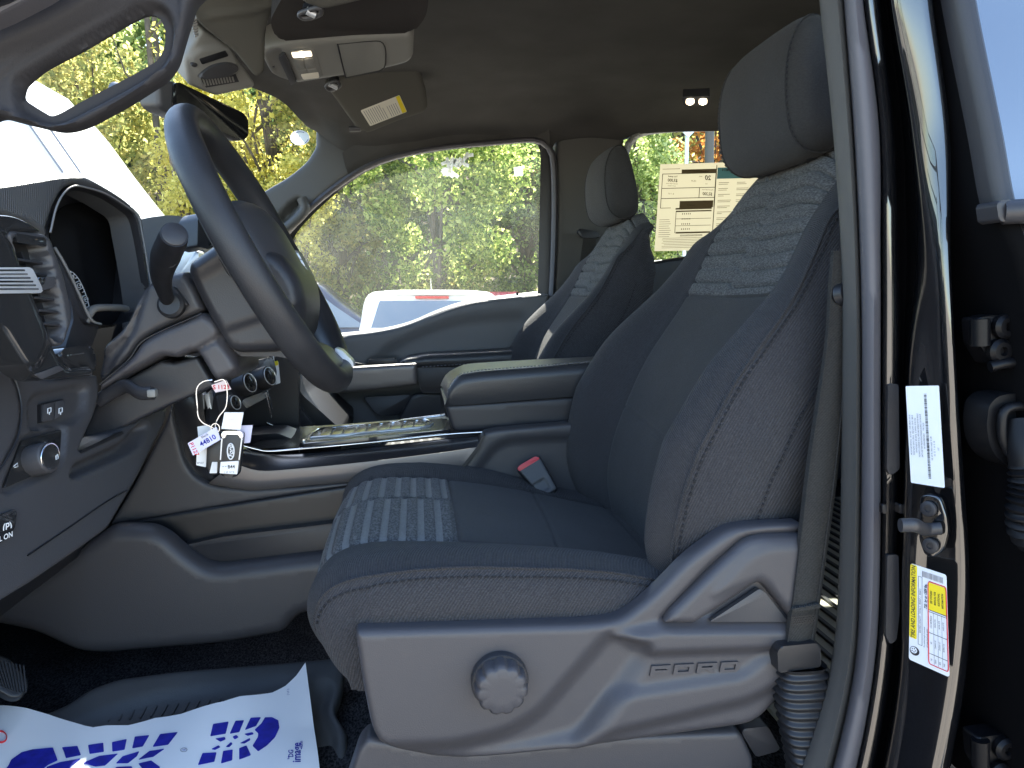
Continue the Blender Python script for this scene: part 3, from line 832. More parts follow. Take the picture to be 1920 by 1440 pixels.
    for i in range(len(cp)):
        c = cp[i]; n_ = cn[i]; row = []
        def bump(q): return bolf[i] * math.sin(min(q / .5, 1) * math.pi / 2) if q < .5 else bolf[i] - (bolf[i] + .014) * ((q - .5) / .5) ** 2.2
        def bumpn(q): return boln[i] * math.sin(min(q / .6, 1) * math.pi / 2) if q < .6 else boln[i] - (boln[i] - edn[i]) * ((q - .6) / .4) ** 2.0
        for q in q_b[::-1]: row.append((-(ins[i] + (hw[i] - ins[i]) * q), bumpn(q)))
        for q in q_in:
            dy = q * ins[i]; off = .004 * (1 - q * q)
            if sl[i] < qend:
                st = float(sstep((dy - .018) / .006 + .5))
                ph = (qend - sl[i]) / pitch + .55 * st
                g = abs(ph - round(ph))
                off += .0056 * (min(1, g / .30) ** .55) - .003
                off -= .0025 * math.exp(-((dy - .018) / .003) ** 2)
            off -= .003 * math.exp(-((sl[i] - qend) / .003) ** 2)
            off -= .0022 * math.exp(-((sl[i] - seam1 - .006 * q) / .0022) ** 2)
            off -= .0022 * math.exp(-((sl[i] - seam2) / .003) ** 2)
            off -= .003 * math.exp(-((abs(q) - 1) / .025) ** 2)
            row.append((dy, off))
        for q in q_b: row.append((ins[i] + (hw[i] - ins[i]) * q, bump(q)))
        V.append([Vector((c[0] + n_[0] * off, SY + dy, c[1] + n_[1] * off)) for dy, off in row])
    nr, nc = len(V), len(V[0]); flat = [v for r in V for v in r]
    i_q = int(np.searchsorted(sl, qend)); j0, j1 = nbo, nbo + nin
    allf.clear()
    for i in range(nr - 1):
        for j in range(nc - 1):
            if j0 <= j < j1: k = "q" if i < i_q else "c"
            else: k = "n" if j < j0 else "f"
            allf.setdefault(k, []).append((i * nc + j, (i + 1) * nc + j, (i + 1) * nc + j + 1, i * nc + j + 1))
    def sub2(name, k, m_, par):
        used = sorted({v for f in allf[k] for v in f}); mp = {v: a for a, v in enumerate(used)}
        return mesh(name, [flat[v] for v in used], [tuple(mp[v] for v in f) for f in allf[k]], m_, par, 80)
    sub2("cushion_centre", "c", M['cloth'], root)
    cq = sub2("cushion_quilted_panel", "q", M['heather'], root)
    # pale bands sewn into the quilt grooves
    for half in (0, 1):
        js = [j for j in range(j0, j1 + 1) if (q_in[j - j0] * .16 < .014) == (half == 0) and (half == 0 or q_in[j - j0] * .16 > .02)]
        for k in range(1, 9):
            s0 = qend - (k - .55 * half) * pitch
            if s0 < .03 or s0 > qend - .004: continue
            rows = []
            for ds in (-.0042, -.002, .002, .0042):
                ii = np.interp(s0 + ds, sl, np.arange(nr)); a = int(ii); f = ii - a
                rows.append([V[a][j].lerp(V[min(a + 1, nr - 1)][j], f) + Vector((cn[a][0], 0, cn[a][1])) * (.0011 if abs(ds) < .003 else .0006) for j in js])
            loft("stripe_band", rows, M['band'], cq, smooth=80, flip=True)
    for sgn, k, j in ((-1, "n", 0), (1, "f", nc - 1)):
        b_ = sub2("cushion_bolster", k, M['twill'], root)
        rows = []
        for i in range(nr):
            e = V[i][j]; row = []
            xb = max(-.062, min(e.x, .34)); 
            tgt = Vector((max(e.x, -.092) + (.018 if e.x < -.07 else 0), e.y, min(e.z, 1.02 if e.x > -.05 else .985)))
            for kk in np.linspace(0, 1, 9):
                p = e.lerp(tgt, kk); p.y += sgn * (.012 * math.sin(math.pi * min(kk * 1.1, 1)) ** .7)
                row.append(p)
            rows.append(row)
        loft("cushion_side", rows, M['twill_side'], b_, smooth=80, flip=(sgn > 0))
        e = [rows[i][1].lerp(rows[i][0], .35) + Vector((0.0, sgn * .0022, 0)) for i in range(30, nr - 30, 2)]
        stitches("stitching", e, M['thread'], b_, pitch=.0072, ln=.0042, r=.0011, normal=(0, sgn, .35))
        tube("piping", [V[i][j] for i in range(24, nr - 26, 3)], .0018, M['twill'], b_, 6)
    # rounded foot under the front lip
    rows = [[V[0][j] + Vector((k * .16, 0, -.03 * k)) for j in range(0, nc, 3)] for k in (0, .5, 1)]
    loft("cushion_base", rows, M['plastic_black'], root)
    # ---- headrest ---------------------------------------------------
    hp = np.array(cr([(.490, 1.578), (.466, 1.60), (.456, 1.65), (.457, 1.70), (.469, 1.737), (.489, 1.752), (.507, 1.742), (.524, 1.69), (.537, 1.63), (.538, 1.595), (.520, 1.578)], 44, closed=True))
    cen = np.array([.498, 1.66])
    rows = []
    hwid = .136
    tt = np.sin(np.linspace(-math.pi / 2, math.pi / 2, 33))
    for t in tt:
        sc = (1 - abs(t) ** 5.0) ** (1 / 3.2)
        sc = max(sc, .02)
        kx = .25 + .75 * sc
        row = []
        for hx, hz in hp:
            px_ = cen[0] + (hx - cen[0]) * (.35 + .65 * sc) ; pz_ = cen[1] + (hz - cen[1]) * (.30 + .70 * sc)
            px_ += .004 * t * t
            row.append(Vector((px_, SY + t * hwid, pz_)))
        rows.append(row)
    hr = loft("headrest", rows, M['cloth'], root, wrap_c=True, caps=True, smooth=80)
    for sgn in (-1, 1):
        it = 7 if sgn < 0 else 25
        edge = rows[it]
        lp = [p + (p - Vector((cen[0], p.y, cen[1]))).normalized() * .0006 for p in edge]
        stitches("stitching", [p + Vector((0, sgn * .004, 0)) for p in lp + lp[:1]], M['thread'], hr, pitch=.0072, ln=.0042, r=.0012, normal=(-1, 0, .1))
        tube("piping", lp, .0016, M['cloth'], hr, 6, closed=True)
    for sgn in (-1, 1):
        tube("headrest_post", [(.522, SY + sgn * .06, 1.55), (.522, SY + sgn * .06, 1.62)], .006, M['plastic_black'], root, 10)
        box("post_guide", (.524, SY + sgn * .06, 1.584), (.035, .045, .016), M['plastic_black'], root, bevel=.004)
    # ---- plinth under the cushion
    box("seat_frame", (.14, SY + .02, .93), (.34, .40, .14), M['plastic_black'], root, bevel=.02)
    box("seat_track", (.17, SY - .19, .835), (.40, .045, .07), M['plastic_dark'], root, bevel=.012)
    box("seat_track", (.17, SY + .19, .835), (.40, .045, .07), M['plastic_dark'], root, bevel=.012)
    return root
seat = build_seat()
# ---- near side shield of the driver's seat (traced on its own plane beside the cushion)
SH = PY(.752)
OUT = Vector((0, -1, 0))
sh_out = rnd([(664, 1184), (1090, 1172), (1165, 1165), (1225, 1118), (1292, 1048), (1372, 990), (1440, 985), (1508, 982), (1515, 1100), (1496, 1215), (1478, 1300), (1420, 1362), (1160, 1398), (930, 1430), (830, 1440), (740, 1420), (700, 1385), (682, 1300)],
             [14, 30, 30, 30, 30, 30, 20, 8, 8, 8, 18, 30, 30, 40, 50, 50, 50, 30])
band = rnd([(1150, 1186), (1218, 1226), (1096, 1388), (990, 1416), (880, 1440), (700, 1500), (620, 1480), (640, 1412), (850, 1404), (950, 1380), (1012, 1344)], 30)
lower = rnd([(1142, 1314), (1165, 1298), (1392, 1262), (1448, 1218), (1530, 1200), (1530, 1460), (930, 1470), (1070, 1408)], 20)
lowest = rnd([(1150, 1372), (1190, 1362), (1400, 1312), (1480, 1270), (1540, 1260), (1540, 1470), (880, 1470), (1050, 1420)], 20)
ledge = rnd([(1150, 1192), (1215, 1205), (1215, 1222), (1470, 1212), (1540, 1190), (1540, 1160), (1240, 1172)], 8)
upper = rnd([(1232, 1166), (1330, 1060), (1396, 1006), (1440, 998), (1560, 994), (1560, 1175), (1260, 1176)], 14)
shield = relief("seat_shield", sh_out, SH, OUT, .022, M['plastic_warm'], seat, res=6, edge=14, edge_h=.009,
                layers=[(band, -.012, 44), (lower, .007, 26), (lowest, -.009, 34), (ledge, .010, 26), (upper, -.006, 16)])
fin = rnd([(1246, 1172), (1258, 1150), (1352, 1058), (1400, 1014), (1430, 1006), (1510, 1004), (1512, 1170), (1490, 1168), (1440, 1106), (1424, 1094), (1306, 1172)], [6, 10, 20, 20, 14, 8, 8, 12, 8, 12, 6])
lever_ = relief("recline_lever", fin, PY(.744), OUT, .02, M['plastic_warm'], seat, res=6, edge=14, edge_h=.010,
                layers=[(rnd([(1330, 1120), (1400, 1040), (1440, 1022), (1530, 1020), (1530, 1200), (1490, 1180), (1432, 1080)], 20), .004, 24)])
notch = rnd([(1330, 1166), (1424, 1104), (1436, 1112), (1478, 1166)], 4)
slab("lever_recess", notch, PY(.7475), OUT, -.006, 0, M['plastic'], seat, bevel=.001)
# round knob with finger scallops
kc = at(938, 1280, .742)
def scal(a, r, h): return 1 - .085 * (abs(math.sin(a * 5.5)) ** 5) * (1 if r > .02 else 0)
kn = lathe("lumbar_knob", [(.0275, 0), (.0275, .012), (.0268, .020), (.0245, .0235), (.0225, .0245), (.012, .0246), (.001, .0246)], kc + Vector((0, .006, 0)), (0, -1, 0), M['plastic_warm'], seat, 132, 35, mod=scal)
lathe("knob_collar", [(.0295, -.004), (.0295, .004), (.0285, .0055), (.02, .0056)], kc + Vector((0, .006, 0)), (0, -1, 0), M['plastic_dark'], seat, 48)
# pressed block letters on the shield (drawn as four raised outlines)
def block_letter(k):
    w, h, s = 36, 15, 5
    L = {'F': [[(0, 0), (w, 0), (w, s), (s + 3, s), (s + 3, 7), (w - 6, 7), (w - 6, 11), (s + 3, 11), (s + 3, h), (0, h)]],
         'O': [[(0, 0), (w, 0), (w, 4), (0, 4)], [(0, 11), (w, 11), (w, h), (0, h)], [(0, 4), (8, 4), (8, 11), (0, 11)], [(w - 8, 4), (w, 4), (w, 11), (w - 8, 11)]],
         'R': [[(0, 0), (w, 0), (w, 3.6), (0, 3.6)], [(0, 3.6), (8, 3.6), (8, h), (0, h)], [(w - 8, 3.6), (w, 3.6), (w, 9), (w - 8, 9)], [(8, 6.4), (w - 8, 6.4), (w - 8, 9), (8, 9)], [(w - 18, 9), (w - 8, 9), (w, h), (w - 10, h)]],
         'D': [[(0, 0), (w - 5, 0), (w, 3.6), (0, 3.6)], [(0, 11.4), (w, 11.4), (w - 5, h), (0, h)], [(0, 3.6), (8, 3.6), (8, 11.4), (0, 11.4)], [(w - 8, 3.6), (w, 3.6), (w, 11.4), (w - 8, 11.4)]]}
    return L[k]
geo = []
for i, ch in enumerate("FORD"):
    for poly in block_letter(ch):
        def tr(p, i=i):
            u = 1217 + i * 43.5 + p[0]; v = 1247 + p[1] * 1.25 - (u - 1217) * .052 + 0
            return (u + (15 - p[1]) * .25, v)
        pts = [tr(p) for p in poly]
        f = [SH(*p) + OUT * .0026 for p in pts]; b = [SH(*p) - OUT * .004 for p in pts]
        n = len(pts)
        geo.append((f + b, [tuple(range(n))] + [(j, n + j, n + (j + 1) % n, (j + 1) % n) for j in range(n)]))
v, f = join_geo(geo)
mesh("lettering", v, f, M['plastic_warm'], seat, 20)

# ---- passenger seat: copies of the parts both seats share
skip = {"seat_shield", "recline_lever", "lever_recess", "lumbar_knob", "knob_collar", "lettering"}
seat2 = seat.copy(); COL.objects.link(seat2)
seat2["label"] = "dark grey cloth passenger seat with pale striped shoulders, beyond the armrest"
DX, DY = -.022, .84
seat2.location = seat.location + Vector((DX, DY, 0)); seat2["base"] = tuple(seat2.location)
for ch in [o for o in list(COL.objects) if o.parent == seat and o.name.split(".")[0] not in skip]:
    c = ch.copy(); COL.objects.link(c); c.parent = seat2; c.matrix_parent_inverse = ch.matrix_parent_inverse.copy()
    if ch.name.startswith("cushion"): c.location = c.location + Vector((.05, 0, -.07))
    for g in [o for o in list(COL.objects) if o.parent == ch]:
        d = g.copy(); COL.objects.link(d); d.parent = c; d.matrix_parent_inverse = g.matrix_parent_inverse.copy()
# ------------------------------------------------------------------ the truck's cab
YC = 1.47
truck = thing("pickup_truck", "gloss black pickup truck cab with its front door open", "pickup truck", (0.4, YC, 0.75))
def mir(v): return Vector((v[0], 2 * YC - v[1], v[2]))
# --- headliner: rows from the windshield header to the back of the cab, each across the cab
def head_row(x, ze, zc, front=None):
    if front: half = front
    else: half = [(x, 2.215, ze), (x, 2.195, ze + .018), (x, 2.14, ze + .040), (x, 2.0, (ze + .05) * .35 + zc * .65), (x, 1.75, zc - .006), (x, YC, zc)]
    pts = [mir(p) for p in half] + [Vector(p) for p in half[::-1][1:]]
    return [Vector(p) for p in cr(pts, 61)]
hrows = [head_row(0, 0, 0, [(-.288, 2.215, 1.858), (-.300, 2.15, 1.866), (-.326, 2.0, 1.877), (-.372, 1.72, 1.850), (-.395, YC, 1.850)])]
hrows.append(head_row(0, 0, 0, [(-.268, 2.215, 1.850), (-.275, 2.15, 1.874), (-.295, 2.0, 1.892), (-.335, 1.72, 1.878), (-.355, YC, 1.878)]))
for x, ze, zc in ((-.19, 1.795, 1.905), (-.12, 1.795, 1.912), (.0, 1.815, 1.918), (.12, 1.836, 1.922), (.32, 1.846, 1.926), (.45, 1.85, 1.928), (.60, 1.86, 1.928), (.87, 1.876, 1.926), (1.3, 1.87, 1.92), (1.62, 1.84, 1.89), (1.72, 1.80, 1.84)):
    hrows.append(head_row(x, ze, zc))
hg = []
for j in range(61):
    hg.append([Vector(p) for p in cr([r[j] for r in hrows], 60)])
hl = loft("headliner", hg, M['headliner'], truck, smooth=80)
# outer roof skin (keeps the sky out)
rr = [[v + Vector((0, (v.y - YC) * .03, .055 + .012 * (1 - ((v.y - YC) / .75) ** 2))) for v in r] for r in hg]
loft("roof_skin", rr, M['paint'], truck, smooth=80)
# --- floor and shell
slab("floor_carpet", [(-.78, .60), (1.75, .60), (1.75, 2.34), (-.78, 2.34)], lambda x, y: Vector((x, y, .795)), (0, 0, 1), -.05, 0, M['carpet'], truck)
slab("firewall", [(.75, .55), (1.50, .55), (1.50, 2.39), (.75, 2.39)], lambda z, y: Vector((-.80, y, z)), (1, 0, 0), -.05, 0, M['plastic_black'], truck)
slab("rear_wall", [(.75, .58), (1.28, .58), (1.28, 2.36), (.75, 2.36)], lambda z, y: Vector((1.72, y, z)), (1, 0, 0), 0, .05, M['plastic_dark'], truck)
# rear window pane and its frame
slab("rear_glass", [(1.28, .72), (1.84, .78), (1.84, 2.16), (1.28, 2.22)], lambda z, y: Vector((1.73, y, z)), (1, 0, 0), 0, .006, M['dark_glass'], truck)
# --- windshield
gl = []
for j in range(61):
    top = hg[j][0]
    bot = Vector((-.98 + .10 * abs(top.y - YC) ** 1.5, YC + (top.y - YC) * 1.07, 1.33))
    gl.append([top.lerp(bot, k) + Vector((-.05, 0, .04)) * (math.sin(math.pi * k)) for k in np.linspace(0, 1, 14)])
ws = loft("windshield", gl, M['glass'], truck, smooth=80)
mesh("cowl", [Vector((-1.02, .55, 1.31)), Vector((-1.02, 2.4, 1.31)), Vector((-.80, 2.4, 1.36)), Vector((-.80, .55, 1.36)), Vector((-1.02, .55, 1.2)), Vector((-1.02, 2.4, 1.2))], [(0, 1, 2, 3), (4, 5, 1, 0)], M['plastic_black'], truck, 30)
# round inspection sticker on the glass, top corner
# --- passenger side: header, pillars
PXN = Vector((0, -1, 0))
YP = 2.24
ap = rnd([(592, 240), (660, 285), (668, 322), (632, 346), (600, 372), (560, 410), (545, 426), (520, 452), (480, 500), (380, 520), (360, 470), (430, 405), (497, 356), (540, 332), (575, 303), (592, 275)], [6, 6, 6, 10, 10, 14, 8, 8, 8, 8, 8, 10, 20, 20, 14, 8])
pa = relief("pillar_trim", ap, PY(YP - .02), PXN, .05, M['trim_light'], truck, res=6, edge=10, edge_h=.012,
            layers=[(rnd([(498, 448), (512, 420), (545, 382), (562, 372), (560, 384), (532, 420), (512, 446)], 8), -.03, 10)])
pa["label"] = "blue grey windshield pillar trim on the far side"
hp_ = cr([(566, 372), (572, 392), (556, 412), (532, 432), (512, 450), (490, 470)], 16)
tube("grab_handle", [at(u, v, YP - .045) for u, v in hp_], .014, M['trim_light'], pa, 12, rx=.02)
# rail under the headliner along the passenger door
railpts = [(535, 440), (570, 402), (605, 370), (650, 336), (690, 312), (740, 294), (800, 281), (860, 273), (930, 267), (990, 262), (1016, 266), (1032, 282), (1038, 310), (1040, 380), (1038, 480), (1034, 560), (1030, 620), (1026, 680)]
RP = cr(railpts, 60)
# door seal: rubber lip round the front passenger opening
rows = []
for i, (u, v) in enumerate(RP):
    a, b = RP[max(i - 1, 0)], RP[min(i + 1, len(RP) - 1)]
    tx, ty = b - a; L_ = math.hypot(tx, ty); nx, ny = ty / L_, -tx / L_      # outward (away from the opening)
    rows.append([at(u + nx * k, v + ny * k, y) for k, y in ((7, YP - .006), (6, YP - .026), (2, YP - .036), (-3, YP - .032), (-6, YP - .012), (-5, YP + .05))])
loft("door_seal", rows, M['rubber'], truck, smooth=80)
# inner roof rail joining the ceiling to the door opening, and the outer roof edge above it
RQ = [p for p in RP if p[0] >= 650 and p[1] < 345]
rail = cr([tuple(p) for p in RQ[:26] if p[0] < 1038] + [(1038, 268), (1100, 258), (1168, 262), (1180, 254), (1200, 247), (1300, 243), (1500, 239), (1800, 235)], 70)
rows = [[at(u - (14 if v > 300 else 4), v - 46, 2.195) for u, v in rail], [at(u - (8 if v > 300 else 2), v - 20, 2.205) for u, v in rail], [at(u - 2, v - 5, YP - .026) for u, v in rail], [at(u, v + 1, YP - .01) for u, v in rail]]
loft("roof_rail", rows, M['headliner'], truck, smooth=80)
rows = [[at(u, v + 3, YP + .10) for u, v in rail], [at(u - 4, v - 14, YP + .13) for u, v in rail], [at(u - 10, v - 60, YP + .10) for u, v in rail], [at(u - 10, v - 90, YP + .02) for u, v in rail]]
loft("outer_roof_edge", rows, M['paint'], truck, smooth=80)
# front passenger door upper frame (black) and glass
oi = [(520, 470), (548, 428), (602, 372), (650, 337), (692, 312), (742, 293), (802, 281), (862, 272), (932, 266), (988, 262), (1018, 266), (1034, 284), (1041, 330), (1041, 560), (1041, 640)]
ii = [(540, 470), (560, 432), (604, 386), (652, 346), (694, 319), (742, 300), (802, 287), (862, 278), (930, 271), (984, 267), (1002, 269), (1012, 281), (1013, 330), (1008, 560), (1006, 640)]
O_ = cr(oi, 70); I_ = cr(ii, 70)
rows = [[at(o[0], o[1], YP + .012), at((o[0] * .6 + i[0] * .4), (o[1] * .6 + i[1] * .4), YP + .008), at(i[0], i[1], YP + .016), at(i[0], i[1], YP + .06)] for o, i in zip(O_, I_)]
door = thing_door = None
pdoor = relief("passenger_door", rnd([(470, 660), (560, 640), (652, 627), (700, 622), (742, 614), (775, 604), (812, 588), (850, 574), (893, 563), (940, 558), (1005, 551), (1031, 551), (1028, 640), (1024, 700), (1000, 920), (470, 920)],
               [5, 5, 20, 20, 20, 20, 20, 20, 20, 20, 8, 5, 5, 5, 5, 5]), PY(2.19), PXN, .075, M['door_plastic'], truck, res=7, edge=9, edge_h=.012,
               layers=[(rnd([(690, 700), (720, 655), (790, 622), (850, 602), (900, 594), (978, 590), (988, 600), (985, 640), (970, 700)], 24), -.012, 26),
                       (rnd([(470, 655), (600, 670), (780, 692), (1020, 668), (1020, 730), (470, 760)], 10), .0, 12),
                       (rnd([(690, 672), (694, 678), (745, 672), (750, 688), (692, 692)], 3), -.014, 6),
                       (rnd([(582, 748), (700, 742), (985, 720), (985, 900), (560, 900)], 14), -.02, 16)])
loft("window_frame", rows, M['plastic_black'], pdoor, smooth=50)
wg = rnd([(532, 470), (552, 432), (600, 382), (650, 340), (692, 314), (742, 295), (802, 283), (862, 274), (932, 267), (988, 262), (1020, 262), (1022, 700), (520, 700)], 3)
slab("window_glass", wg, PY(YP + .045), PXN, -.005, 0, M['door_glass'], pdoor)
# exterior part of the door, seen from beside only
slab("door_skin", [(470, 668), (650, 636), (740, 622), (800, 602), (880, 574), (1036, 560), (1030, 920), (470, 920)], PY(YP + .09), PXN, -.02, .0, M['paint'], pdoor)
# window sill strip and lock pin
sl_ = cr([(640, 629), (700, 623), (742, 615), (775, 605), (812, 589), (850, 575), (893, 564), (940, 559), (1008, 551)], 40)
rows = [[at(u, v + 5.5, 2.190), at(u, v + 2.5, 2.193), at(u, v - 1, 2.225), at(u, v - 5, 2.272)] for u, v in sl_]
loft("window_sill", rows, M['door_plastic'], pdoor, smooth=60)
tube("lock_pin", [at(970, 556, 2.215), at(970, 548, 2.215)], .004, M['plastic_black'], pdoor, 8)
# armrest, pull handle, pockets
arm = relief("door_armrest", rnd([(744, 683), (758, 672), (800, 664), (900, 659), (1000, 653), (1020, 653), (1020, 690), (780, 692)], [6, 12, 12, 12, 8, 5, 5, 5]), PY(2.10), PXN, .09, M['leatherette'], pdoor, res=6, edge=14, edge_h=.02)
stitches("stitching", [at(u, v, 2.098) for u, v in ((790, 688), (900, 681), (1010, 674))], M['thread_light'], arm, pitch=.01, ln=.006, r=.0012)
slab("armrest_side", rnd([(778, 690), (1020, 670), (1020, 735), (790, 737)], 4), PY(2.11), PXN, -.07, 0, M['plastic_dark'], pdoor, bevel=.004)
hnd = relief("pull_handle", rnd([(528, 668), (545, 684), (570, 692), (640, 690), (782, 681), (783, 722), (700, 732), (560, 744), (548, 738), (535, 716)], [8, 14, 14, 14, 4, 4, 14, 14, 12, 12]), PY(2.085), PXN, .05, M['console_band'], pdoor, res=6, edge=8, edge_h=.008,
             layers=[(rnd([(500, 640), (560, 690), (640, 700), (640, 760), (500, 760)], 20), -.006, 40)])
slab("switch_panel", rnd([(690, 674), (742, 671), (746, 683), (692, 687)], 3), PY(2.13), PXN, -.02, 0, M['plastic_black'], pdoor, bevel=.003)
slab("pocket_cup", rnd([(541, 671), (600, 668), (690, 684), (600, 690), (560, 690)], 6), PY(2.12), PXN, -.02, 0, M['plastic_dark'], pdoor, bevel=.003)
slab("map_pocket", rnd([(680, 745), (772, 740), (748, 778), (712, 780), (700, 772)], 6), PY(2.165), PXN, -.02, 0, M['plastic_dark'], pdoor, bevel=.003)
relief("speaker_cover", rnd([(772, 740), (800, 735), (840, 738), (850, 800), (740, 800)], 10), PY(2.15), PXN, .02, M['plastic_dark'], pdoor, res=8, edge=8, edge_h=.004)
# far pillar between the doors
bp = rnd([(1044, 262), (1060, 250), (1120, 246), (1164, 246), (1172, 262), (1162, 300), (1150, 420), (1140, 690), (1030, 690), (1036, 600), (1044, 420)], [6, 10, 10, 6, 6, 10, 10, 5, 5, 5, 5])
pb = relief("pillar_trim", bp, PY(YP - .012), PXN, .06, M['trim_light'], truck, res=6, edge=7, edge_h=.012)
pb["label"] = "warm grey pillar trim between the far doors"
slab("pillar_seam", [(1040, 553), (1078, 552), (1078, 554), (1040, 555)], PY(YP - .0122), PXN, -.002, .0008, M['plastic_black'], pb)
# rear passenger door: frame, glass, panel
ro = cr([(1150, 520), (1162, 420), (1166, 300), (1172, 268), (1190, 250), (1230, 244), (1300, 240), (1500, 236), (1800, 232)], 50)
ri = cr([(1170, 520), (1176, 420), (1178, 310), (1183, 278), (1198, 259), (1234, 251), (1300, 247), (1500, 243), (1800, 239)], 50)
rows = [[at(o[0], o[1], YP - .03), at(o[0] * .5 + i[0] * .5, o[1] * .5 + i[1] * .5, YP - .02), at(i[0], i[1], YP), at(i[0], i[1], YP + .06)] for o, i in zip(ro, ri)]
rdoor = relief("rear_passenger_door", rnd([(1150, 500), (1300, 478), (1900, 470), (1900, 900), (1150, 900)], 4), PY(2.19), PXN, .08, M['plastic_dark'], truck, res=14, edge=8, edge_h=.01)
loft("window_frame", rows, M['plastic_black'], rdoor, smooth=50)
slab("window_glass", rnd([(1170, 520), (1176, 300), (1198, 250), (1300, 240), (1900, 232), (1900, 500)], 3), PY(YP + .04), PXN, -.005, 0, M['glass'], rdoor)
slab("door_skin", [(1150, 520), (1900, 490), (1900, 900), (1150, 900)], PY(YP + .09), PXN, -.02, .0, M['paint'], rdoor)
# closing panels on the passenger side below and in front, so no light leaks
slab("rocker_panel", [(-.80, .72), (1.75, .72), (1.75, .98), (-.80, .98)], lambda x, z: Vector((x, 2.30, z)), (0, 1, 0), 0, .06, M['plastic_black'], truck)
slab("kick_panel", [(-.80, .75), (-.34, .75), (-.34, 1.36), (-.80, 1.36)], lambda x, z: Vector((x, 2.24, z)), (0, 1, 0), 0, .06, M['plastic_dark'], truck)
slab("quarter_panel", [(1.36, .75), (1.76, .75), (1.76, 1.90), (1.36, 1.90)], lambda x, z: Vector((x, 2.25, z)), (0, 1, 0), 0, .06, M['plastic_dark'], truck)
# --- small ceiling reading lamp toward the back
tmp = at(1306, 188, 1.50)
lamp = thing("dome_lamp", "small lit twin reading lamp on the dark ceiling by the headrest", "lamp", tmp)
dn = (CAM - tmp).normalized(); dn = (dn + Vector((0, 0, -.6))).normalized()
pl = PP(tmp, dn)
slab("housing", rnd([(1279, 181), (1331, 179), (1331, 197), (1282, 199)], 3), pl, dn, -.03, .002, M['plastic_dark'], lamp, bevel=.002)
for u in (1294, 1318):
    slab("bulb", rnd([(u - 8, 184), (u + 8, 183), (u + 8, 194), (u - 8, 195)], 4), pl, dn, 0, .004, M['lamp_soft'], lamp, bevel=.001)
    lathe("hot_spot", [(.0065, 0), (.005, .003), (.0005, .0045)], pl(u, 189) + dn * .004, dn, M['lamp_on'], lamp, 16)

# ------------------------------------------------------------------ driver-side windshield pillar with its grab handle
YA = .70
po = rnd([(-80, 64), (0, 28), (60, 0), (140, -40), (420, -60), (358, 0), (340, 58), (324, 114), (305, 141), (228, 190), (152, 231), (108, 243), (50, 230), (-10, 214), (-80, 240)], [5, 5, 5, 5, 5, 10, 20, 14, 20, 20, 30, 30, 30, 10, 5])
hole = rnd([(24, 176), (30, 152), (66, 121), (138, 84), (230, 30), (264, 14), (286, 18), (300, 44), (298, 80), (284, 104), (236, 132), (146, 178), (96, 206), (80, 211), (48, 192)], [10, 10, 14, 20, 14, 10, 10, 12, 14, 14, 20, 20, 12, 10, 14])
cham = rnd([(20, 178), (20, 146), (138, 72), (262, 2), (302, 6), (322, 40), (316, 92), (300, 122), (240, 160), (150, 208), (104, 230), (74, 230), (30, 206)], 20)
fr = rnd([(-14, 150), (46, 100), (190, 24), (304, -30), (334, -16), (338, 60), (320, 112), (250, 166), (150, 219), (110, 236), (46, 222), (-14, 194)], 24)
near_p = relief("pillar_trim", po, PY(YA), PXN, .020, M['pillar_dark'], truck, res=6, edge=12, edge_h=.012, holes=[hole],
                layers=[(fr, -.003, 5), (cham, -.012, 14), (rnd([(-80, 60), (60, 0), (300, -130), (320, -110), (240, -20), (100, 60), (-80, 140)], 10), .008, 30)])
near_p["label"] = "near windshield pillar trim with grab handle opening"
# painted body edge outboard of the trim
slab("pillar_paint", [(-120, 34), (0, -8), (100, -60), (100, -140), (-120, -60)], PY(.64), PXN, -.03, 0, M['paint'], truck, bevel=.006)
slab("pillar_weatherstrip", [(-120, 74), (0, 22), (70, -14), (140, -60), (110, -80), (0, -4), (-120, 46)], PY(.655), PXN, -.025, 0, M['rubber'], truck, bevel=.006, seg=3)
# ------------------------------------------------------------------ overhead: visors, console, mirror
def on_roof(pt, n): return PP(pt, n)
oc_n = Vector((-.05, -.42, -.90)).normalized()
oc_p = at(640, 110, 1.40)
ocp = PP(oc_p, oc_n)
oc = thing("overhead_console", "pale grey overhead console with two map lamps", "overhead console", oc_p)
oc_out = rnd([(487, 98), (500, 89), (560, 78), (660, 70), (752, 62), (768, 64), (775, 76), (774, 112), (762, 122), (720, 133), (560, 159), (545, 161), (512, 148), (497, 122)], [8, 12, 20, 20, 12, 8, 12, 12, 12, 20, 10, 10, 14, 10])
body = relief("housing", oc_out, ocp, oc_n, .05, M['overhead'], oc, res=5, edge=9, edge_h=.010,
              layers=[(rnd([(500, 102), (512, 95), (528, 94), (556, 158), (545, 160), (516, 146)], 6), -.008, 10)])
slab("lid", rnd([(634, 82), (700, 76), (716, 78), (722, 90), (722, 120), (714, 130), (648, 144)], [3, 8, 8, 8, 8, 6, 3]), ocp, oc_n, -.004, .0012, M['overhead'], oc, bevel=.0008)
def line_on(name, pts, w, place, out, h, m_, par):
    """a thin moulded groove or bead following a path on a surface"""
    P = [place(*p) + Vector(out) * h for p in pts]
    return tube(name, P, w * .5, m_, par, 6)
line_on("lid_gap", cr([(633, 82), (640, 112), (648, 144)], 10), .0028, ocp, oc_n, .0008, M['plastic_black'], oc)
line_on("lid_gap", cr([(648, 145), (690, 137), (716, 130), (723, 118), (723, 92), (717, 79), (700, 76), (634, 82)], 30), .0014, ocp, oc_n, .0014, M['plastic_black'], oc)
slab("switch_plate", rnd([(543, 94), (589, 91), (606, 142), (566, 150), (560, 146)], 5), ocp, oc_n, -.003, .0012, M['overhead'], oc, bevel=.001)
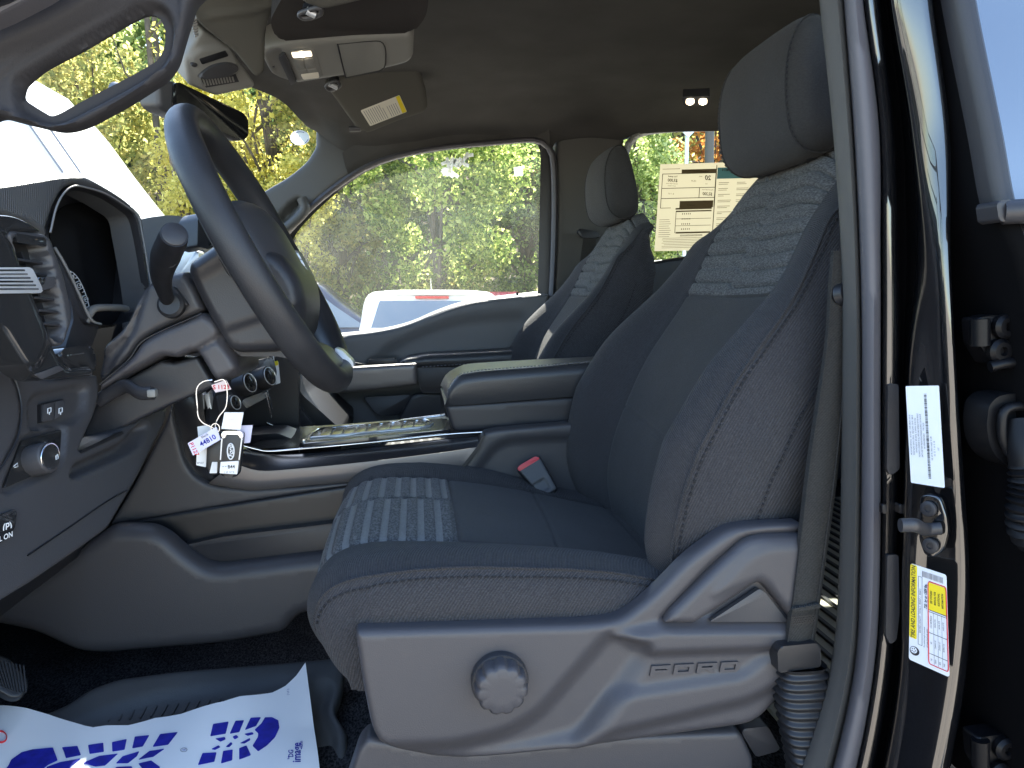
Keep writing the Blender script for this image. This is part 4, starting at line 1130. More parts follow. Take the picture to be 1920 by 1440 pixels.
for k, (q, lit) in enumerate((([(546, 97), (583, 94), (586, 104), (550, 107)], True), ([(564, 138), (597, 134), (599, 144), (569, 148)], False))):
    lp = slab("map_lamp", rnd(q, 2), ocp, oc_n, 0, .0022, M['lamp_soft'] if lit else M['lamp_lens'], oc, bevel=.0008)
    if lit: lathe("bulb", [(.006, 0), (.0045, .002), (.0005, .003)], ocp(567, 99.5) + oc_n * .0022, oc_n, M['lamp_on'], lp, 14)
for q in ([(552, 110), (568, 109), (572, 126), (557, 128)], [(570, 109), (588, 107), (592, 124), (574, 126)], [(558, 130), (574, 128), (576, 135), (561, 137)], [(576, 128), (593, 126), (595, 132), (578, 135)]):
    slab("switch_button", rnd(q, 1.5), ocp, oc_n, 0, .0026, M['overhead'], oc, bevel=.0008)
slab("glasses_latch", rnd([(522, 106), (534, 98), (541, 112), (556, 152), (546, 158), (538, 140)], 2), ocp, oc_n, -.004, .0032, M['plastic'], oc, bevel=.001)
box("vent_dot", ocp(510, 130) + oc_n * -.006, (.008, .003, .003), M['plastic_black'], oc)
# far sun visor with its warning label
vn = Vector((.05, -.62, -.78)).normalized(); vp_ = at(700, 190, 1.90); vpl = PP(vp_, vn)
vis = thing("sun_visor", "dark grey passenger sun visor with a white warning label", "sun visor", vp_, "sun visors")
vo = rnd([(608, 160), (640, 150), (700, 138), (774, 114), (784, 126), (800, 180), (802, 205), (795, 214), (740, 232), (702, 248), (690, 252), (682, 248), (672, 250), (666, 240)], [6, 10, 10, 8, 10, 10, 10, 8, 10, 6, 5, 3, 5, 6])
relief("pad", vo, vpl, vn, .022, M['visor'], vis, res=6, edge=10, edge_h=.009)
tube("pivot_rod", [vpl(655, 244) - vn * .004, vpl(676, 243) + vn * -.004], .007, M['plastic'], vis, 10)
lb = slab("warning_label", rnd([(676, 207), (749, 178), (763, 209), (694, 236)], 2), vpl, vn, 0, .0012, M['label_cream'], vis)
slab("label_stripe", [(742, 181), (748.5, 178.5), (762, 208.5), (754.5, 211.5)], vpl, vn, .0012, .0016, M['label_yellow'], lb)
geo = []
for k in range(15):
    t = .06 + k * .055
    if .50 < t < .56: continue
    a = Vector((676, 207)).lerp(Vector((749, 178)), t); b = Vector((694, 236)).lerp(Vector((763, 209)), t)
    s, e = (.08, .92) if t < .5 else (.30, .94)
    p0 = a.lerp(b, s); p1 = a.lerp(b, e); w = Vector((1.0, -.4)) * .75
    geo.append(quad_on(vpl, vn, .0017, [p0 - w * .6, p0 + w * .6, p1 + w * .6, p1 - w * .6]))
v, f = join_geo(geo); mesh("small_print", v, f, M['print_grey'], lb, None)
# visor clip for the far visor
def visor_clip(label, pts, y, par_n):
    c0 = at(*pts[0], y); t = thing("visor_clip", label, "clip", c0, "visor clips")
    pl_ = PP(c0, par_n)
    tube("loop", [pl_(*p) for p in cr(pts, 26, closed=True)], .0035, M['plastic'], t, 8, closed=True)
    cx_ = sum(p[0] for p in pts) / len(pts); cy_ = sum(p[1] for p in pts) / len(pts)
    slab("backing", rnd([(cx_ + (p[0] - cx_) * .9, cy_ + (p[1] - cy_) * .9) for p in pts], 4), pl_, par_n, -.016, -.008, M['plastic_black'], t)
    tube("pin", [pl_(cx_ - 10, cy_ - 4), pl_(cx_ + 6, cy_ + 4)], .005, M['satin'], t, 10)
    return t
visor_clip("hook clip of the far sun visor, under the overhead console", [(612, 160), (630, 152), (637, 158), (634, 164), (618, 169)], 1.62, oc_n)
visor_clip("hook clip of the near sun visor, at the top edge", [(562, 26), (590, 16), (601, 16), (599, 27), (572, 34)], 1.05, oc_n)
# near sun visor (its rear edge shows at the very top)
v2 = thing("sun_visor", "near sun visor folded against the ceiling at the top edge", "sun visor", at(650, -20, .95), "sun visors")
n2 = Vector((.05, -.25, -.95)).normalized(); p2 = PP(at(640, 0, .98), n2)
relief("pad", rnd([(565, -120), (560, 2), (575, 14), (610, 24), (690, 4), (790, -30), (900, -120)], 12), p2, n2, .022, M['visor'], v2, res=9, edge=12, edge_h=.009)
hd_n = Vector((.0, -.30, -.95)).normalized()
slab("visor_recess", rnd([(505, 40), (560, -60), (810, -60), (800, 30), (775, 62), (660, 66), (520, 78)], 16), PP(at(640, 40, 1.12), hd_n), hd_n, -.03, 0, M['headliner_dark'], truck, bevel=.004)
# forward part of the ceiling: smooth plastic cover near the windshield
fw_n = Vector((.30, -.55, -.78)).normalized(); fwp = PP(at(440, 60, 1.25), fw_n)
relief("header_cover", rnd([(366, -60), (350, 20), (380, 54), (440, 100), (480, 150), (498, 140), (500, 60), (512, 20), (540, -60)], 16), fwp, fw_n, .03, M['visor'], truck, res=7, edge=10, edge_h=.01,
       layers=[(rnd([(380, 26), (470, 16), (520, 0), (520, 12), (470, 26), (390, 36)], 4), .003, 10)])
# camera and sensor cover behind the mirror
sn = Vector((.52, -.62, -.58)).normalized(); spl = PP(at(410, 120, 1.42), sn)
sc_ = thing("sensor_cover", "grey camera cover on the windshield above the mirror", "sensor cover", at(410, 120, 1.42))
relief("cover", rnd([(346, 110), (380, 54), (434, 90), (446, 112), (480, 158), (476, 166), (440, 174), (404, 182), (352, 160)], [10, 8, 8, 10, 6, 6, 10, 10, 10]), spl, sn, .05, M['overhead'], sc_, res=5, edge=7, edge_h=.008,
       layers=[(rnd([(354, 106), (376, 88), (432, 86), (448, 122), (420, 136), (372, 143)], 8), .005, 8)])
slab("camera_window", rnd([(371, 108), (420, 92), (426, 102), (376, 118)], 2), spl, sn, 0, .0065, M['plastic_black'], sc_, bevel=.001)
slab("camera_bulge", [tuple(p) for p in cr([(370, 142), (382, 126), (404, 116), (428, 114), (444, 122), (436, 134), (410, 140)], 26, closed=True)], spl, sn, -.004, .012, M['plastic'], sc_, bevel=.006, seg=3)
slab("sensor_eye", [(362 + 6 * math.cos(a), 119 + 4 * math.sin(a)) for a in np.linspace(0, 6.283, 15)[:-1]], spl, sn, 0, .0066, M['plastic_dark'], sc_, bevel=.001)
for k in range(12):
    u = 372 + k * 5.6
    slab("grille_slat", [(u, 143.5), (u + 3, 143), (u + 9 - k * .3, 161 - k * .8), (u + 6 - k * .3, 161.5 - k * .8)], spl, sn, -.002, .002, M['overhead'], sc_)
slab("grille_back", [(371, 142), (440, 135), (448, 153), (386, 164)], spl, sn, -.004, .0008, M['plastic_dark'], sc_)
for k in range(7):
    slab("edge_vent_slat", [(354 + k * 1.4, 28 + k * 5), (366 + k * .6, 24 + k * 5), (366 + k * .6, 27 + k * 5), (354 + k * 1.4, 31 + k * 5)], PP(at(360, 40, 1.2), fw_n), fw_n, 0, .012, M['overhead'], sc_)
# rear-view mirror
mr = thing("rearview_mirror", "rear-view mirror with black glass above the steering wheel", "mirror", at(385, 205, 1.44))
mn = Vector((.80, -.60, -.12)).normalized(); mpl = PP(at(395, 205, 1.42), mn)
mo = rnd([(300, 160), (312, 150), (326, 150), (452, 206), (466, 216), (468, 250), (464, 264), (452, 266), (318, 212), (302, 200)], [6, 8, 10, 14, 10, 10, 8, 10, 14, 8])
back = relief("housing", [(u - 5, v - .5) for u, v in mo], mpl, mn, .045, M['plastic'], mr, res=5, edge=7, edge_h=.008)
face = rnd([(323, 157), (334, 154), (450, 209), (463, 218), (465, 250), (460, 262), (448, 262), (330, 208), (321, 198)], [5, 8, 12, 10, 10, 8, 10, 10, 8])
slab("glass", face, mpl, mn, -.002, .0022, M['mirror'], mr, bevel=.0015)
tube("mount_stalk", [at(300, 178, 1.44) - mn * .02, at(286, 176, 1.47) - mn * .06, at(280, 165, 1.5) - mn * .10], .012, M['plastic_black'], mr, 12)
lathe("ball_joint", [(.002, -.012), (.012, -.008), (.016, 0), (.012, .008), (.002, .012)], at(290, 178, 1.455) - mn * .03, (.2, .9, .2), M['plastic_black'], mr, 16)
# windshield sticker
wn_ = Vector((-.55, -.2, -.8)).normalized()
stk = slab("inspection_sticker", [(562 + 18 * math.cos(a), 258 + 14 * math.sin(a)) for a in np.linspace(0, 6.283, 25)[:-1]], PP(at(562, 258, 2.13), Vector((.75, -.3, -.58)).normalized()), Vector((.75, -.3, -.58)).normalized(), 0, .0012, M['glass_mark'])
tag(stk, "round white sticker at the top corner of the windshield", "sticker")
spn = Vector((.75, -.3, -.58)).normalized(); sp_ = PP(at(562, 258, 2.13), spn)
ux = (sp_(575, 258) - sp_(550, 258)).normalized(); uy = (sp_(562, 250) - sp_(562, 266)).normalized()
v, f = text_mesh("2", sp_(560, 257), ux, uy, .012, .0018); mesh("numeral", v, f, M['print_blue'], stk, None)
arc = [sp_(562 + 15 * math.cos(a), 258 + 11.5 * math.sin(a)) + spn * .0018 for a in np.linspace(3.6, 5.2, 10)]
tube("ring_print", arc, .0009, M['print_blue'], stk, 4)
arc = [sp_(562 + 15 * math.cos(a), 258 + 11.5 * math.sin(a)) + spn * .0018 for a in np.linspace(.2, 1.3, 8)]
tube("ring_print", arc, .0009, M['print_blue'], stk, 4)
# ------------------------------------------------------------------ dashboard
DN = Vector((.965, -.18, .19)).normalized()
def dpl(x, y=.85, z=1.2, n=DN): return PP((x, y, z), n)
dash = thing("dashboard", "dark dashboard with round vent, cluster hood and headlamp knob", "dashboard", (-.5, 1.1, 1.2))
box("dash_core", (-.66, YC, 1.20), (.30, 1.52, .42), M['plastic_black'], dash, bevel=.04)
box("dash_passenger_sun_block", (-.585, 1.82, 1.225), (.43, .80, .35), M['plastic_black'], dash, bevel=.04)  # mostly unseen dash bulk, added to keep sun off the floor paper
# main lower panel
LPn = Vector((.95, -.22, .22)).normalized()
LP = PP((-.40, .80, 1.20), LPn)
lp_out = rnd([(-90, 440), (0, 540), (26, 604), (48, 668), (66, 700), (92, 712), (170, 700), (186, 702), (190, 730), (183, 770), (156, 830), (150, 846), (190, 826), (262, 784), (318, 757), (312, 790), (258, 900), (205, 990), (150, 1030), (60, 1092), (0, 1128), (-90, 1170)],
             [5, 20, 30, 20, 20, 14, 8, 8, 14, 20, 20, 6, 6, 6, 6, 12, 30, 10, 20, 20, 10, 5])
relief("lower_panel", lp_out, LP, LPn, .05, M['plastic'], dash, res=6, edge=8, edge_h=.006,
       layers=[(rnd([(56, 752), (70, 738), (150, 722), (164, 728), (160, 770), (146, 790), (58, 808)], 10), -.008, 9),
               (rnd([(4, 920), (44, 818), (120, 798), (124, 806), (120, 858), (106, 882), (14, 926)], 8), -.006, 7),
               (rnd([(-200, 640), (0, 668), (28, 730), (36, 790), (4, 864), (-40, 930), (-200, 930)], 30), .004, 5),
               (rnd([(135, 895), (142, 872), (230, 832), (268, 792), (276, 800), (262, 830), (240, 848), (190, 872)], 6), -.016, 12)])
tube("panel_seam", [LP(*p) + LPn * .0035 for p in cr([(-20, 640), (2, 672), (26, 722), (35, 770), (28, 820), (8, 860), (-20, 900)], 24)], .0011, M['plastic_black'], dash, 6)
tube("panel_seam", [LP(*p) + LPn * .0012 for p in cr([(50, 1042), (120, 995), (200, 940), (236, 920)], 12)], .0009, M['plastic_black'], dash, 6)
slab("coin_slot", rnd([(150, 844), (226, 808), (230, 814), (150, 850)], 2), LP, LPn, -.02, .002, M['plastic_black'], dash)
# row of two lamp buttons
bpn = slab("button_bezel", rnd([(82, 756), (124, 746), (126, 772), (120, 780), (82, 792)], 2), LP, LPn, -.012, -.004, M['plastic_black'], dash)
for q, s in (([(84, 758), (105, 753), (103, 786), (84, 790)], 94), ([(107, 752.5), (124, 748.5), (125, 772), (119, 779), (105, 785.5)], 115)):
    b_ = slab("button", rnd(q, 1.5), LP, LPn, -.010, -.0015, M['plastic'], dash, bevel=.0008)
    tube("symbol", [LP(s + a, 770 + c) - LPn * .0010 for a, c in ((-3, 5), (-3, -4), (3, -6), (3, 2), (0, 3), (0, 7))], .0006, M['white_mark'], b_, 4)
# headlamp switch
hs = slab("lamp_switch_panel", rnd([(12, 914), (46, 824), (117, 804), (119, 808), (116, 856), (104, 876)], 5), LP, LPn, -.008, -.0025, M['piano'], dash, bevel=.001)
kc_ = LP(66, 863) - LPn * .003
kb = lathe("lamp_knob", [(.0165, 0), (.0165, .016), (.0158, .019), (.0140, .0205)], kc_, LPn, M['plastic'], dash, 40, 35, mod=lambda a, r, h: 1 - .02 * (math.sin(a * 14) > .6) * (r > .016))
lathe("knob_face", [(.0128, .0206), (.0124, .0212), (.004, .0208), (.0005, .0207)], kc_, LPn, M['piano'], kb, 32)
tube("knob_ring", [kc_ + LPn * .0205 + (Vector((0, 0, 1)) * math.cos(a) + Vector((.2, 1, 0)).normalized() * math.sin(a)) * .0140 for a in np.linspace(0, 6.283, 33)[:-1]], .0009, M['chrome'], kb, 6, closed=True)
def symbol(pts, place, out, h, par, w=.0006, m_=None):
    return tube("symbol", [place(*p) + Vector(out) * h for p in pts], w, m_ or M['white_mark'], par, 4)
symbol([(86 + 3 * math.cos(a), 833 + 4 * math.sin(a)) for a in np.linspace(0, 6, 10)], LP, LPn, -.0015, hs)
symbol([(97, 838), (99, 830), (102, 840), (100, 846), (96, 842)], LP, LPn, -.0015, hs)
symbol([(94, 862), (97, 858), (98, 866), (94, 868)], LP, LPn, -.0015, hs)
symbol([(28, 874), (35, 868), (36, 874), (30, 876)], LP, LPn, -.0015, hs)
symbol([(48, 845), (50, 849)], LP, LPn, -.0015, hs)
symbol([(76, 861), (79, 858), (80, 866), (76, 868), (76, 861)], kc_ and (lambda u, v: LP(u, v) + LPn * .0182), LPn, 0, kb, .0005)
for q in ([(92, 826), (104, 822), (104, 848), (93, 852)], [(91, 854), (104, 850), (103, 870), (91, 873)]):
    slab("switch_key", rnd(q, 2), LP, LPn, -.006, -.0020, M['plastic_black'], hs, bevel=.0006)
# parking brake key at the left edge
pk = slab("parking_brake_key", rnd([(-60, 985), (22, 956), (26, 962), (21, 992), (8, 1010), (-60, 1052)], 5), LP, LPn, -.006, .004, M['piano'], dash, bevel=.002)
v, f = text_mesh("(P)", LP(6, 990), LP(12, 988) - LP(0, 992), Vector((0.05, 0, 1)), .0075, .0, bold=True)
v2, f2 = text_mesh("PULL ON", LP(-6, 1012), LP(12, 1004) - LP(0, 1009), Vector((0.05, 0, 1)), .0052, 0, bold=True)
v, f = join_geo([([a + LPn * .0046 for a in v], f), ([a + LPn * .0046 for a in v2], f2)])
mesh("lettering", v, f, M['white_mark'], pk, None)
# gloss black vent surround with silver ribbed strip
VN = Vector((.93, -.33, .10)).normalized()
VP = PP((-.372, .74, 1.40), VN)
pb_out = rnd([(-90, 404), (0, 401), (30, 404), (60, 418), (82, 434), (60, 436), (22, 434), (16, 444), (28, 472), (60, 556), (98, 640), (116, 682), (130, 692), (176, 690), (178, 704), (92, 712), (70, 706), (44, 688), (20, 650), (0, 618), (-90, 560)], [5, 20, 20, 10, 6, 6, 8, 10, 20, 20, 20, 20, 8, 6, 5, 12, 14, 20, 20, 10, 5])
relief("vent_surround", pb_out, VP, VN, .03, M['piano'], dash, res=6, edge=7, edge_h=.005, layers=[(rnd([(-90, 410), (10, 440), (58, 560), (90, 640), (60, 700), (-90, 600)], 30), .006, 18)])
st = slab("silver_strip", rnd([(-90, 504), (40, 503), (47, 507), (66, 545), (64, 551), (-90, 553)], 3), VP, VN, 0, .009, M['satin'], dash, bevel=.0015)
for k in range(6): tube("rib", [VP(-90, 509.5 + k * 7) + VN * .0092, VP(30 + k * 5.2, 509 + k * 7) + VN * .0092], .0010, M['chrome'], st, 6)
slab("ribbed_foot", rnd([(63, 702), (106, 686), (118, 693), (76, 711)], 2), VP, VN, 0, .0022, M['plastic'], dash, bevel=.001)
# vent
vt = thing_vent = relief("air_vent", rnd([(14, 440), (20, 431), (84, 438), (99, 450), (104, 468), (122, 516), (136, 578), (137, 602), (122, 646), (106, 650), (98, 640), (60, 556), (28, 472)], [6, 6, 8, 8, 10, 14, 10, 14, 10, 6, 10, 20, 10]), VP, VN, .03, M['plastic'], dash, res=5, edge=6, edge_h=.004,
       layers=[(rnd([(26, 446), (80, 452), (90, 480), (112, 560), (120, 610), (112, 640), (100, 634), (62, 548), (34, 474)], 8), -.022, 6)])
slab("vent_throat", rnd([(28, 448), (80, 454), (112, 560), (118, 610), (110, 636), (100, 630), (62, 546)], 4), VP, VN, -.021, -.019, M['plastic_black'], vt)
for a, b in (((34, 484), (84, 492)), ((46, 509), (92, 515)), ((62, 536), (98, 541)), ((68, 556), (106, 561)), ((77, 580), (112, 584)), ((87, 605), (116, 608))):
    slab("slat", [(a[0], a[1] - 1.5), (b[0], b[1] - 2), (b[0], b[1] + 3), (a[0], a[1] + 3.5)], VP, VN, -.017, -.002, M['plastic_dark'], vt, bevel=.0008)
for u, v0, v1 in ((56, 470, 498), (80, 525, 560), (98, 590, 632)): slab("vane", [(u, v0), (u + 2, v0), (u + 12, v1), (u + 10, v1)], VP, VN, -.018, -.010, M['plastic_dark'], vt)
slab("vent_door", rnd([(27, 437), (84, 446), (87, 463), (32, 455)], 3), VP, VN, -.006, .001, M['piano'], vt, bevel=.001)
kn_ = slab("vent_tab", rnd([(58, 524), (86, 520), (95, 526), (94, 538), (66, 547), (60, 540)], 4), VP, VN, -.008, .007, M['plastic'], vt, bevel=.003, seg=3)
slab("tab_tip", rnd([(57, 522), (70, 520), (72, 530), (64, 538), (58, 532)], 3), VP, VN, .006, .0085, M['chrome'], kn_, bevel=.001)
# inner bezel between the vent and the cluster
CN = Vector((.95, -.28, .12)).normalized()
CP = PP((-.415, .95, 1.42), CN)
slab("cluster_side_panel", rnd([(100, 462), (108, 468), (132, 520), (150, 560), (168, 600), (186, 608), (182, 622), (172, 650), (122, 652), (138, 600), (136, 578), (122, 516)], 4), CP, CN, -.03, 0, M['plastic_dark'], dash, bevel=.002)
# instrument hood
ho = [(-90, 350), (0, 343), (60, 334), (120, 325), (160, 327), (200, 347), (236, 370), (262, 393), (272, 408), (277, 440), (287, 520), (296, 580)]
hi = [(-90, 420), (0, 404), (64, 420), (90, 430), (104, 388), (118, 362), (134, 349), (152, 349), (196, 362), (236, 386), (258, 404), (266, 440), (280, 520), (288, 580)]
hood_out = cr(ho, 50).tolist() + [tuple(p) for p in cr(hi[4:], 44)[::-1]] + [(92, 425), (96, 452), (84, 438), (60, 420), (0, 402), (-90, 402)]
HP = PP((-.405, .98, 1.5), CN)
M['hood'] = mat("hood_pad_ribbed", (0.085, 0.087, 0.092), 0.5, weave=0.5, wscale=3800, bump=0.1, wangle=0.0, spec=0.45)
relief("cluster_hood", hood_out, HP, CN, .045, M['hood'], dash, res=6, edge=10, edge_h=.014)
ri_ = [(96, 440), (104, 390), (118, 363), (134, 350), (152, 350), (196, 363), (236, 387), (257, 405), (266, 440), (280, 520), (288, 580), (240, 604), (186, 608), (165, 598), (132, 520)]
le_ = [(92, 445), (103, 403), (120, 386), (144, 380), (172, 382), (204, 393), (218, 407), (224, 424), (217, 500), (208, 580), (206, 602), (196, 612), (176, 616), (155, 595), (122, 520)]
R0 = cr(ri_, 80, closed=True); L0 = cr(le_, 80, closed=True)
LXp = PP((-.470, 1.0, 1.45), CN)
rows = [[HP(*a) + CN * -.004 for a in R0], [HP(*a) - CN * .014 for a in R0], [(HP(*a) - CN * .02).lerp(LXp(*b), .5) for a, b in zip(R0, L0)], [LXp(*b) for b in L0]]
loft("cluster_well", rows, M['plastic_dark'], dash, wrap_c=True, smooth=50)
ln_ = slab("cluster_lens", [tuple(p) for p in L0], LXp, CN, -.01, .0015, M['lens'], dash)
rimline = cr([(93, 436), (104, 390), (118, 363), (134, 350), (152, 350), (196, 363), (236, 387), (257, 405), (266, 440), (276, 500), (288, 560)], 50)
tube("rim_line", [HP(*p) + CN * .001 for p in rimline], .0012, M['silver_line'], dash, 8)
tube("rim_line", [CP(*p) + CN * .0015 for p in cr([(100, 464), (116, 490), (134, 525), (152, 565), (166, 596), (178, 606), (187, 608)], 20)], .0018, M['silver_line'], dash, 8)
gp = PP(LXp(140, 540) + CN * .003, CN)
def gv(u, v): return gp(u, v)
arc_ = cr([(128, 507), (138, 512), (148, 524), (156, 540), (163, 558), (167, 574)], 23)
tube("gauge_arc", [gv(*p) for p in arc_], .0007, M['white_mark'], ln_, 4)
for k in range(0, 23, 2):
    p = arc_[k]; L_ = 7 if k % 4 == 0 else 4
    tube("gauge_tick", [gv(*p), gv(p[0] - L_, p[1] + L_ * .55)], .0007, M['white_mark'], ln_, 4)
gux = (gv(150, 541) - gv(130, 541)).normalized(); guy = Vector((0.02, 0, 1))
geo = [text_mesh(s, gv(*p), gux, guy, h, .0004, squeeze=1.9) for s, p, h in (("60", (130, 521), .0068), ("80", (143, 536), .0068), ("100", (152, 562), .0068))]
v, f = join_geo(geo); mesh("gauge_numerals", v, f, M['white_mark'], ln_, None)
tube("gauge_arc", [gv(*p) for p in cr([(147, 574), (152, 571), (156, 566)], 8)], .0010, M['blue_mark'], ln_, 4)
# pale opening under the cluster
tube("column_boot_rim", [PP((-.40, 1.0, 1.38), CN)(*p) for p in cr([(158, 606), (166, 590), (174, 580), (186, 577), (222, 577), (236, 579)], 20)], .0045, M['overhead'], dash, 8, rx=.006)
slab("column_gap", [(168, 608), (176, 586), (232, 584), (215, 612)], PP((-.44, 1.0, 1.38), CN), CN, -.02, 0, M['plastic_black'], dash)
# gloss block right of the vent foot
gbp = PP((-.385, .90, 1.30), CN)
slab("gloss_block", rnd([(112, 664), (120, 652), (166, 646), (178, 658), (182, 690), (170, 702), (124, 690)], 5), gbp, CN, -.04, .0, M['piano'], dash, bevel=.004, seg=3)
tube("chrome_edge", [gbp(*p) + CN * .002 for p in cr([(118, 684), (124, 690), (132, 692), (162, 689)], 12)], .0011, M['chrome'], dash, 6)
tube("chrome_edge", [gbp(*p) + CN * .002 for p in ((130, 666), (154, 663))], .0009, M['chrome'], dash, 6)
# far side of the dash top seen past the cluster
slab("dash_top_far", rnd([(240, 418), (275, 408), (318, 403), (345, 406), (372, 420), (384, 470), (378, 560), (240, 560)], [5, 20, 20, 20, 16, 10, 5, 5]), PY(1.55), PXN, -.55, 0, M['hood'], dash, bevel=.02, seg=4)
tr_ = slab("far_vent", rnd([(330, 420), (366, 434), (370, 462), (338, 450)], 4), PY(1.548), PXN, 0, .012, M['satin'], dash, bevel=.003)
for k in range(3): slab("vent_slot", [(334, 428 + k * 8), (366, 438 + k * 8), (366, 441 + k * 8), (334, 431 + k * 8)], PY(1.535), PXN, -.002, .003, M['plastic_black'], tr_)
slab("far_trim_panel", rnd([(318, 462), (372, 470), (376, 540), (316, 540)], 6), PY(1.50), PXN, -.04, 0, M['satin'], dash, bevel=.004)
scn = Vector((.90, -.42, .12)).normalized(); scp = PP(at(392, 430, 1.40), scn)
scr = slab("touch_screen", rnd([(371, 410), (380, 398), (392, 397), (414, 411), (418, 440), (408, 458), (392, 468), (370, 462)], [6, 6, 6, 5, 6, 6, 5, 5]), scp, scn, -.04, 0, M['plastic_dark'], dash, bevel=.004)
slab("screen_glass", rnd([(391, 402), (412, 413), (416, 440), (391, 462)], 3), scp, scn, 0, .0015, M['piano'], scr)
tube("symbol", [scp(*p) + scn * .002 for p in ((398, 436), (402, 428), (409, 428), (411, 438), (405, 446), (399, 444), (398, 436))], .001, M['white_mark'], scr, 4)
# ---- steering column shrouds
sc1 = rnd([(176, 706), (190, 650), (232, 612), (252, 566), (270, 536), (300, 516), (346, 508), (366, 540), (384, 580), (372, 590), (300, 618), (262, 640), (244, 668), (216, 694), (184, 720)], [6, 14, 20, 20, 14, 14, 8, 10, 6, 6, 10, 16, 16, 16, 6])
relief("column_upper_shroud", sc1, PY(.985), PXN, .13, M['plastic'], dash, res=6, edge=12, edge_h=.016, layers=[(rnd([(170, 712), (182, 672), (236, 628), (258, 570), (276, 540), (250, 620), (206, 690), (180, 720)], 6), -.008, 14)])
sc2 = rnd([(183, 736), (184, 718), (216, 694), (245, 668), (264, 640), (302, 619), (378, 586), (400, 598), (428, 640), (444, 682), (446, 700), (436, 712), (404, 716), (392, 706), (372, 668), (356, 660), (330, 672), (300, 668), (226, 710)], [4, 6, 14, 14, 14, 10, 6, 8, 10, 8, 8, 8, 10, 8, 8, 6, 5, 8, 10])
relief("column_lower_shroud", sc2, PY(.975), PXN, .13, M['plastic_warm'], dash, res=6, edge=12, edge_h=.014, layers=[(rnd([(350, 664), (404, 634), (420, 600), (470, 700), (400, 730)], 6), -.010, 10), (rnd([(366, 660), (406, 636), (446, 690), (404, 720)], 10), .008, 12)])
tube("shroud_seam", [at(u, v, .9755) for u, v in cr([(186, 722), (216, 697), (245, 670), (264, 643), (302, 621), (378, 588)], 24)], .0010, M['plastic_black'], dash, 6)
# knee panel and hood-release style lever under the column
kp = rnd([(150, 846), (160, 800), (184, 752), (190, 738), (300, 676), (326, 680), (370, 668), (400, 718), (440, 700), (420, 718), (322, 758), (262, 786)], 6)
relief("knee_panel", kp, PY(1.005), PXN, .10, M['plastic_dark'], dash, res=7, edge=6, edge_h=.006)
lv = [at(184, 752, .985), at(214, 733, .98), at(238, 724, .97), at(262, 737, .955), at(287, 737, .95)]
tube("tilt_lever", cr([tuple(p) for p in lv], 18), .0085, M['plastic_dark'], dash, 12, rx=.0055)
box("lever_tip", at(286, 737, .948), (.010, .012, .0095), M['overhead'], dash, bevel=.002)
# turn signal stalk
st_ = [at(320, 574, .985), at(309, 548, .955), at(303, 516, .93), at(310, 482, .90), at(321, 456, .868), at(327, 440, .85)]
stp = [Vector(p) for p in cr([tuple(p) for p in st_], 30)]
stk_r = np.interp(np.linspace(0, 1, 30), [0, .25, .45, .62, .63, .95, 1], [.0075, .0092, .0128, .0152, .0157, .0148, .0138])
sk = tube("signal_stalk", stp, list(stk_r), M['plastic_black'], dash, 24)
ed_ = (stp[-1] - stp[-2]).normalized()
lathe("stalk_cap", [(.0128, 0), (.0126, .0014), (.0118, .002), (.0005, .0021)], stp[-1], ed_, M['plastic_dark'], sk, 28)
tube("stalk_groove", [stp[20] + (UPV * math.cos(a) + RGT * math.sin(a)) * .0155 for a in np.linspace(0, 6.283, 25)[:-1]], .0006, M['plastic'], sk, 5, closed=True)
slab("stalk_collar", rnd([(294, 548), (312, 536), (326, 538), (352, 572), (306, 592)], [5, 6, 6, 4, 4]), PY(.975), PXN, -.01, .0, M['plastic_dark'], dash, bevel=.002)
lathe("stalk_boot", [(.016, -.004), (.0155, .004), (.012, .007), (.008, .007)], at(321, 572, .972), (0, -1, .15), M['rubber_black'], dash, 24)

# ------------------------------------------------------------------ steering wheel
WA = Vector((math.cos(math.radians(27.5)), 0, math.sin(math.radians(27.5))))
WU = Vector((-WA.z, 0, WA.x)); WY = Vector((0, 1, 0))
WC = Vector((-.191, SY, 1.4525))
def wl(a, u, y): return WC + WA * a + WU * u + WY * y
sw = thing("steering_wheel", "dark grey four-spoke steering wheel with grippy rim", "steering wheel", WC)
sw["label"] = "dark grey steering wheel turned edge-on to the open door"
R_ = .188
rows = []
for i in range(96):
    th = 2 * math.pi * i / 96
    cdir = WU * math.cos(th) + WY * math.sin(th)
    grip = 1 + .06 * (math.exp(-((abs(math.degrees(th) % 180 - 90) - 35) / 14) ** 2))
    flat = .0 if math.cos(th) > -.8 else .004 * ((-math.cos(th) - .8) / .2)
    row = []
    for k in range(20):
        a = 2 * math.pi * k / 20
        rr_ = .0192 * grip
        row.append(WC + cdir * (R_ - flat + rr_ * .88 * math.cos(a)) + WA * (rr_ * math.sin(a)))
    rows.append(row)
loft("rim", rows, M['rim'], sw, wrap_c=True, wrap_r=True, smooth=80)
tube("rim_seam", [WC + (WU * math.cos(t) + WY * math.sin(t)) * (R_ - .0005) - WA * .0198 for t in np.linspace(0, 6.2832, 97)[:-1]], .0005, M['plastic_black'], sw, 5, closed=True)
